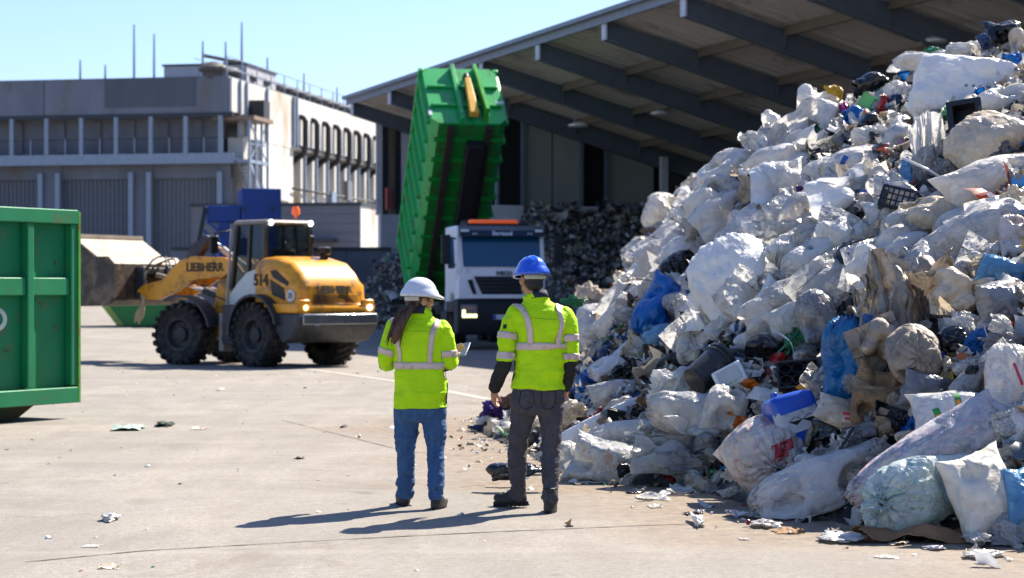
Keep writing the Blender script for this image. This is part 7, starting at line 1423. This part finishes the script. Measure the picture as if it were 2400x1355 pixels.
litter('flat', 1530, 1168, 66, 13, 'white', 'paper_scrap', 'paper', 'white printed paper on the yard below the sooty clear bag', .015); litter('flat', 1590, 1154, 70, 9, 'milky', 'paper_scrap', 'paper', 'long pale paper strip right of the white printed paper', .012); litter('wad', 1490, 1155, 50, 7, 'black', 'film_scrap', 'film scrap', 'dark film scrap left of the white printed paper', .012)
litter('flat', 1538, 1189, 30, 6, 'clear', 'film_scrap', 'film scrap', 'small clear scrap below the white printed paper', .01); litter('wad', 1636, 1229, 30, 24, 'white', 'tissue', 'tissue', 'crumpled white tissue at the end of the ground seam', .035); litter('wad', 1640, 1203, 28, 8, 'grey', 'film_scrap', 'film scrap', 'grey oval scrap above the crumpled tissue', .014); litter('wad', 1610, 1207, 20, 6, 'black', 'dirt_clod', 'clod', 'dark clod left of the grey oval scrap', .012)
litter('flat', 1750, 1212, 84, 12, 'white', 'card_scrap', 'card', 'flat white card before the long cream bag', .02); litter('flat', 1845, 1248, 64, 9, card, 'cardboard_scrap', 'cardboard', 'small brown cardboard piece before the long cream bag', .015); litter('wad', 1795, 1234, 80, 16, 'milky', 'crushed_bottle', 'bottle', 'crushed clear bottle with red cap before the long cream bag', .03)
bo = bpy.data.objects['crushed_bottle']; MB().lathe([(.018, -.012), (.02, 0), (.018, .012)], (-.125, -.01, .03), 'x', 14).build('cap', FM['red'], bo, auto=40)
litter('wad', 1975, 1268, 120, 20, 'white', 'crushed_tube', 'tube', 'crushed white and violet carton with orange end before the teal bag', .03); bo = bpy.data.objects['crushed_tube']; MB().lathe([(.028, -.008), (.03, .008)], (.165, -.02, .03), 'x', 16).build('cap', FM['orange'], bo, auto=40); litter('wad', 1955, 1262, 30, 6, 'purple', 'film_scrap', 'film scrap', 'violet scrap on the crushed white carton', .03)
litter('wad', 2288, 1278, 60, 34, 'white', 'crisp_packet', 'packet', 'torn red and white packet at the foot of the upright cream sack', .06); litter('wad', 2282, 1262, 50, 10, 'red', 'packet_flap', 'packet', 'red wrapper flap above the torn white packet', .05); litter('wad', 2305, 1306, 110, 16, 'milky', 'foil_scrap', 'foil', 'silvery foil strip in the shadow before the torn packet', .025)
litter('wad', 2190, 1288, 60, 9, 'lilac', 'film_scrap', 'film scrap', 'violet film scrap before the brown cardboard sheet', .015); litter('flat', 2080, 1308, 50, 5, 'white', 'paper_scrap', 'paper', 'thin white strip on the yard before the teal bag', .005); litter('flat', 1745, 1265, 24, 4, 'white', 'paper_scrap', 'paper', 'tiny white strip below the red capped bottle', .004)
litter('flat', 2100, 1275, 40, 8, 'beige', 'paper_scrap', 'paper', 'cream scrap at the edge of the brown cardboard sheet', .012)
p = onground(2160, 1268); s = F / p.y; V, Fc = sheet(44, 40, 20, .05, (2, 2), .06, .3); V = np.stack([V[:, 0] * 270 / s, V[:, 2] * .55 + .1, np.maximum(.01, .045 + V[:, 1] * .35 + .05 * np.exp(-(V[:, 0] / .2) ** 2))], 1)
cb_ = obj('cardboard_sheet', npmesh('cardboard_sheet', V, Fc), card); cb_.location = p; tag(cb_, 'buckled brown cardboard sheet under the teal tied bag', 'cardboard'); cb_.modifiers.new('s', 'SOLIDIFY').thickness = .006

# ---------------------------------------------------------------- the many smaller pieces between the large ones
VAR = {}
for i in range(9): V, Fc = simsheet(300 + i, CRUSH) if i % 3 else wad(300 + i, (1.5, 6, 6), 5); VAR['wad%d' % i] = npmesh('film_wad', V, Fc)
for i in range(6): V, Fc = simbag(400 + i, 1, 1 + .3 * (i % 2), amt=.022); VAR['bag%d' % i] = npmesh('plastic_bag', V, Fc)
for i in range(6): V, Fc = simsheet(500 + i, SHEETS); VAR['sheet%d' % i] = npmesh('film_sheet', V * (1, .45, 1), Fc)
for me in VAR.values(): me.materials.append(FM['white'])
rg = random.Random(77); HP = list(HERO); cand = []
for gy_ in range(130, 1190, 34):
    for gx_ in range(1350, 2400, 38):
        px = gx_ + rg.uniform(-19, 19) + (19 if (gy_ // 34) % 2 else 0); py = gy_ + rg.uniform(-17, 17)
        p = pile_at(px, py); zr_ = CH - (py - 677.5) / F * p.y
        if abs(p.z - max(0, zr_)) > .05 or p.z < .04 or px > 2400: continue
        cand.append((px, py, p))
rg.shuffle(cand); cand = cand[:285]; used_lab = set(o.get('label') for o in bpy.data.objects if o.get('label'))
TONE = dict(white='white', white2='bright white', milky='milky', clear='clear', beige='cream', dirty='dirty tan', grey='smoky grey', black='black', blue='blue', lblue='pale blue', navy='navy', red='red', orange='orange', yellow='yellow', green='green', pink='magenta', brownp='brown', clearmix='mottled clear', purple='purple')
def rel(dx, dy):
    if abs(dx) > abs(dy) * 1.3: return 'left of' if dx < 0 else 'right of'
    return 'above' if dy < 0 else 'below'
for (px, py, p) in cand:
    ridge = px > 1850 and py < 330; flank = px < 1900 and py < 800
    if ridge: mt = rg.choices(['white', 'black', 'milky', 'navy', 'blue', 'beige', 'red', 'yellow', 'clear', 'green', 'pink'], [6, 5, 4, 2, 1.5, 3, .7, .5, 3, .6, .3])[0]; sz = rg.uniform(30, 70)
    elif flank: mt = rg.choices(['white', 'white2', 'milky', 'clear', 'beige', 'black', 'lblue', 'green', 'grey'], [7, 4, 6, 4, 3, 1, .6, .3, 1.2])[0]; sz = rg.uniform(75, 150)
    elif py > 780 and px < 1850: mt = rg.choices(['white', 'black', 'milky', 'clear', 'beige', 'green', 'blue', 'navy', 'yellow', 'brownp', 'clearmix', 'lblue', 'red', 'purple'], [5, 5, 4, 5, 3, 1.6, 1, 1.5, .6, 1.4, 2, 1, .5, .3])[0]; sz = rg.uniform(38, 95)
    else: mt = rg.choices(['white', 'milky', 'clear', 'grey', 'beige', 'dirty', 'black', 'clearmix', 'lblue', 'blue', 'green', 'red'], [6, 5, 5, 3, 4, 2.5, 2.5, 3, .8, .4, .4, .4])[0]; sz = rg.uniform(55, 120)
    kd = rg.choices(['wad', 'sheet', 'bag'], [6, 3, 3 if not ridge else .6])[0]; vr = rg.choice([k for k in VAR if k.startswith(kd)]); s = F / p.y
    asp = rg.uniform(.5, .95); W_, H_ = sz / s, sz * asp / s; D_ = min(W_, H_) * (.8 if kd != 'sheet' else 1)
    o = bpy.data.objects.new({'wad': 'film_wad', 'sheet': 'film_sheet', 'bag': 'plastic_bag'}[kd], VAR[vr]); COL.objects.link(o)
    o.location = at(px, py, F / (p.y - (.12 if kd != 'sheet' else .25) * D_ / .4)); o.scale = (W_, D_, H_)
    o.rotation_euler = (Matrix.Rotation(R(rg.uniform(-50, 50)), 3, 'Z') @ Matrix.Rotation(R(-rg.uniform(0, 45)), 3, 'X') @ Matrix.Rotation(R(rg.uniform(10, 60) if flank else rg.uniform(-60, 60)), 3, 'Y')).to_euler()
    o.material_slots[0].link = 'OBJECT'; o.material_slots[0].material = FM[mt]
    near = sorted(HP, key=lambda q_: (q_[0] - px) ** 2 + (q_[1] - py) ** 2)[:7]
    word = {'wad': 'crumpled %s wad', 'sheet': 'creased %s film scrap', 'bag': 'small %s bag'}[kd] % TONE[mt]; lb = None
    opts = ['%s just %s %s' % (word, rel(px - a[0], py - a[1]), a[2]) for a in near[:1]] + ['%s %s %s and %s %s' % (word, rel(px - a[0], py - a[1]), a[2], rel(px - b[0], py - b[1]), b[2]) for i, a in enumerate(near) for b in near[i + 1:]]
    for c_ in opts:
        if c_ not in used_lab and 4 <= len(c_.split()) <= 16: lb = c_; break
    lb = lb or opts[0]; used_lab.add(lb)
    tag(o, lb, {'wad': 'film wad', 'sheet': 'film scrap', 'bag': 'plastic bag'}[kd], 'smaller pieces of plastic waste in the heap')
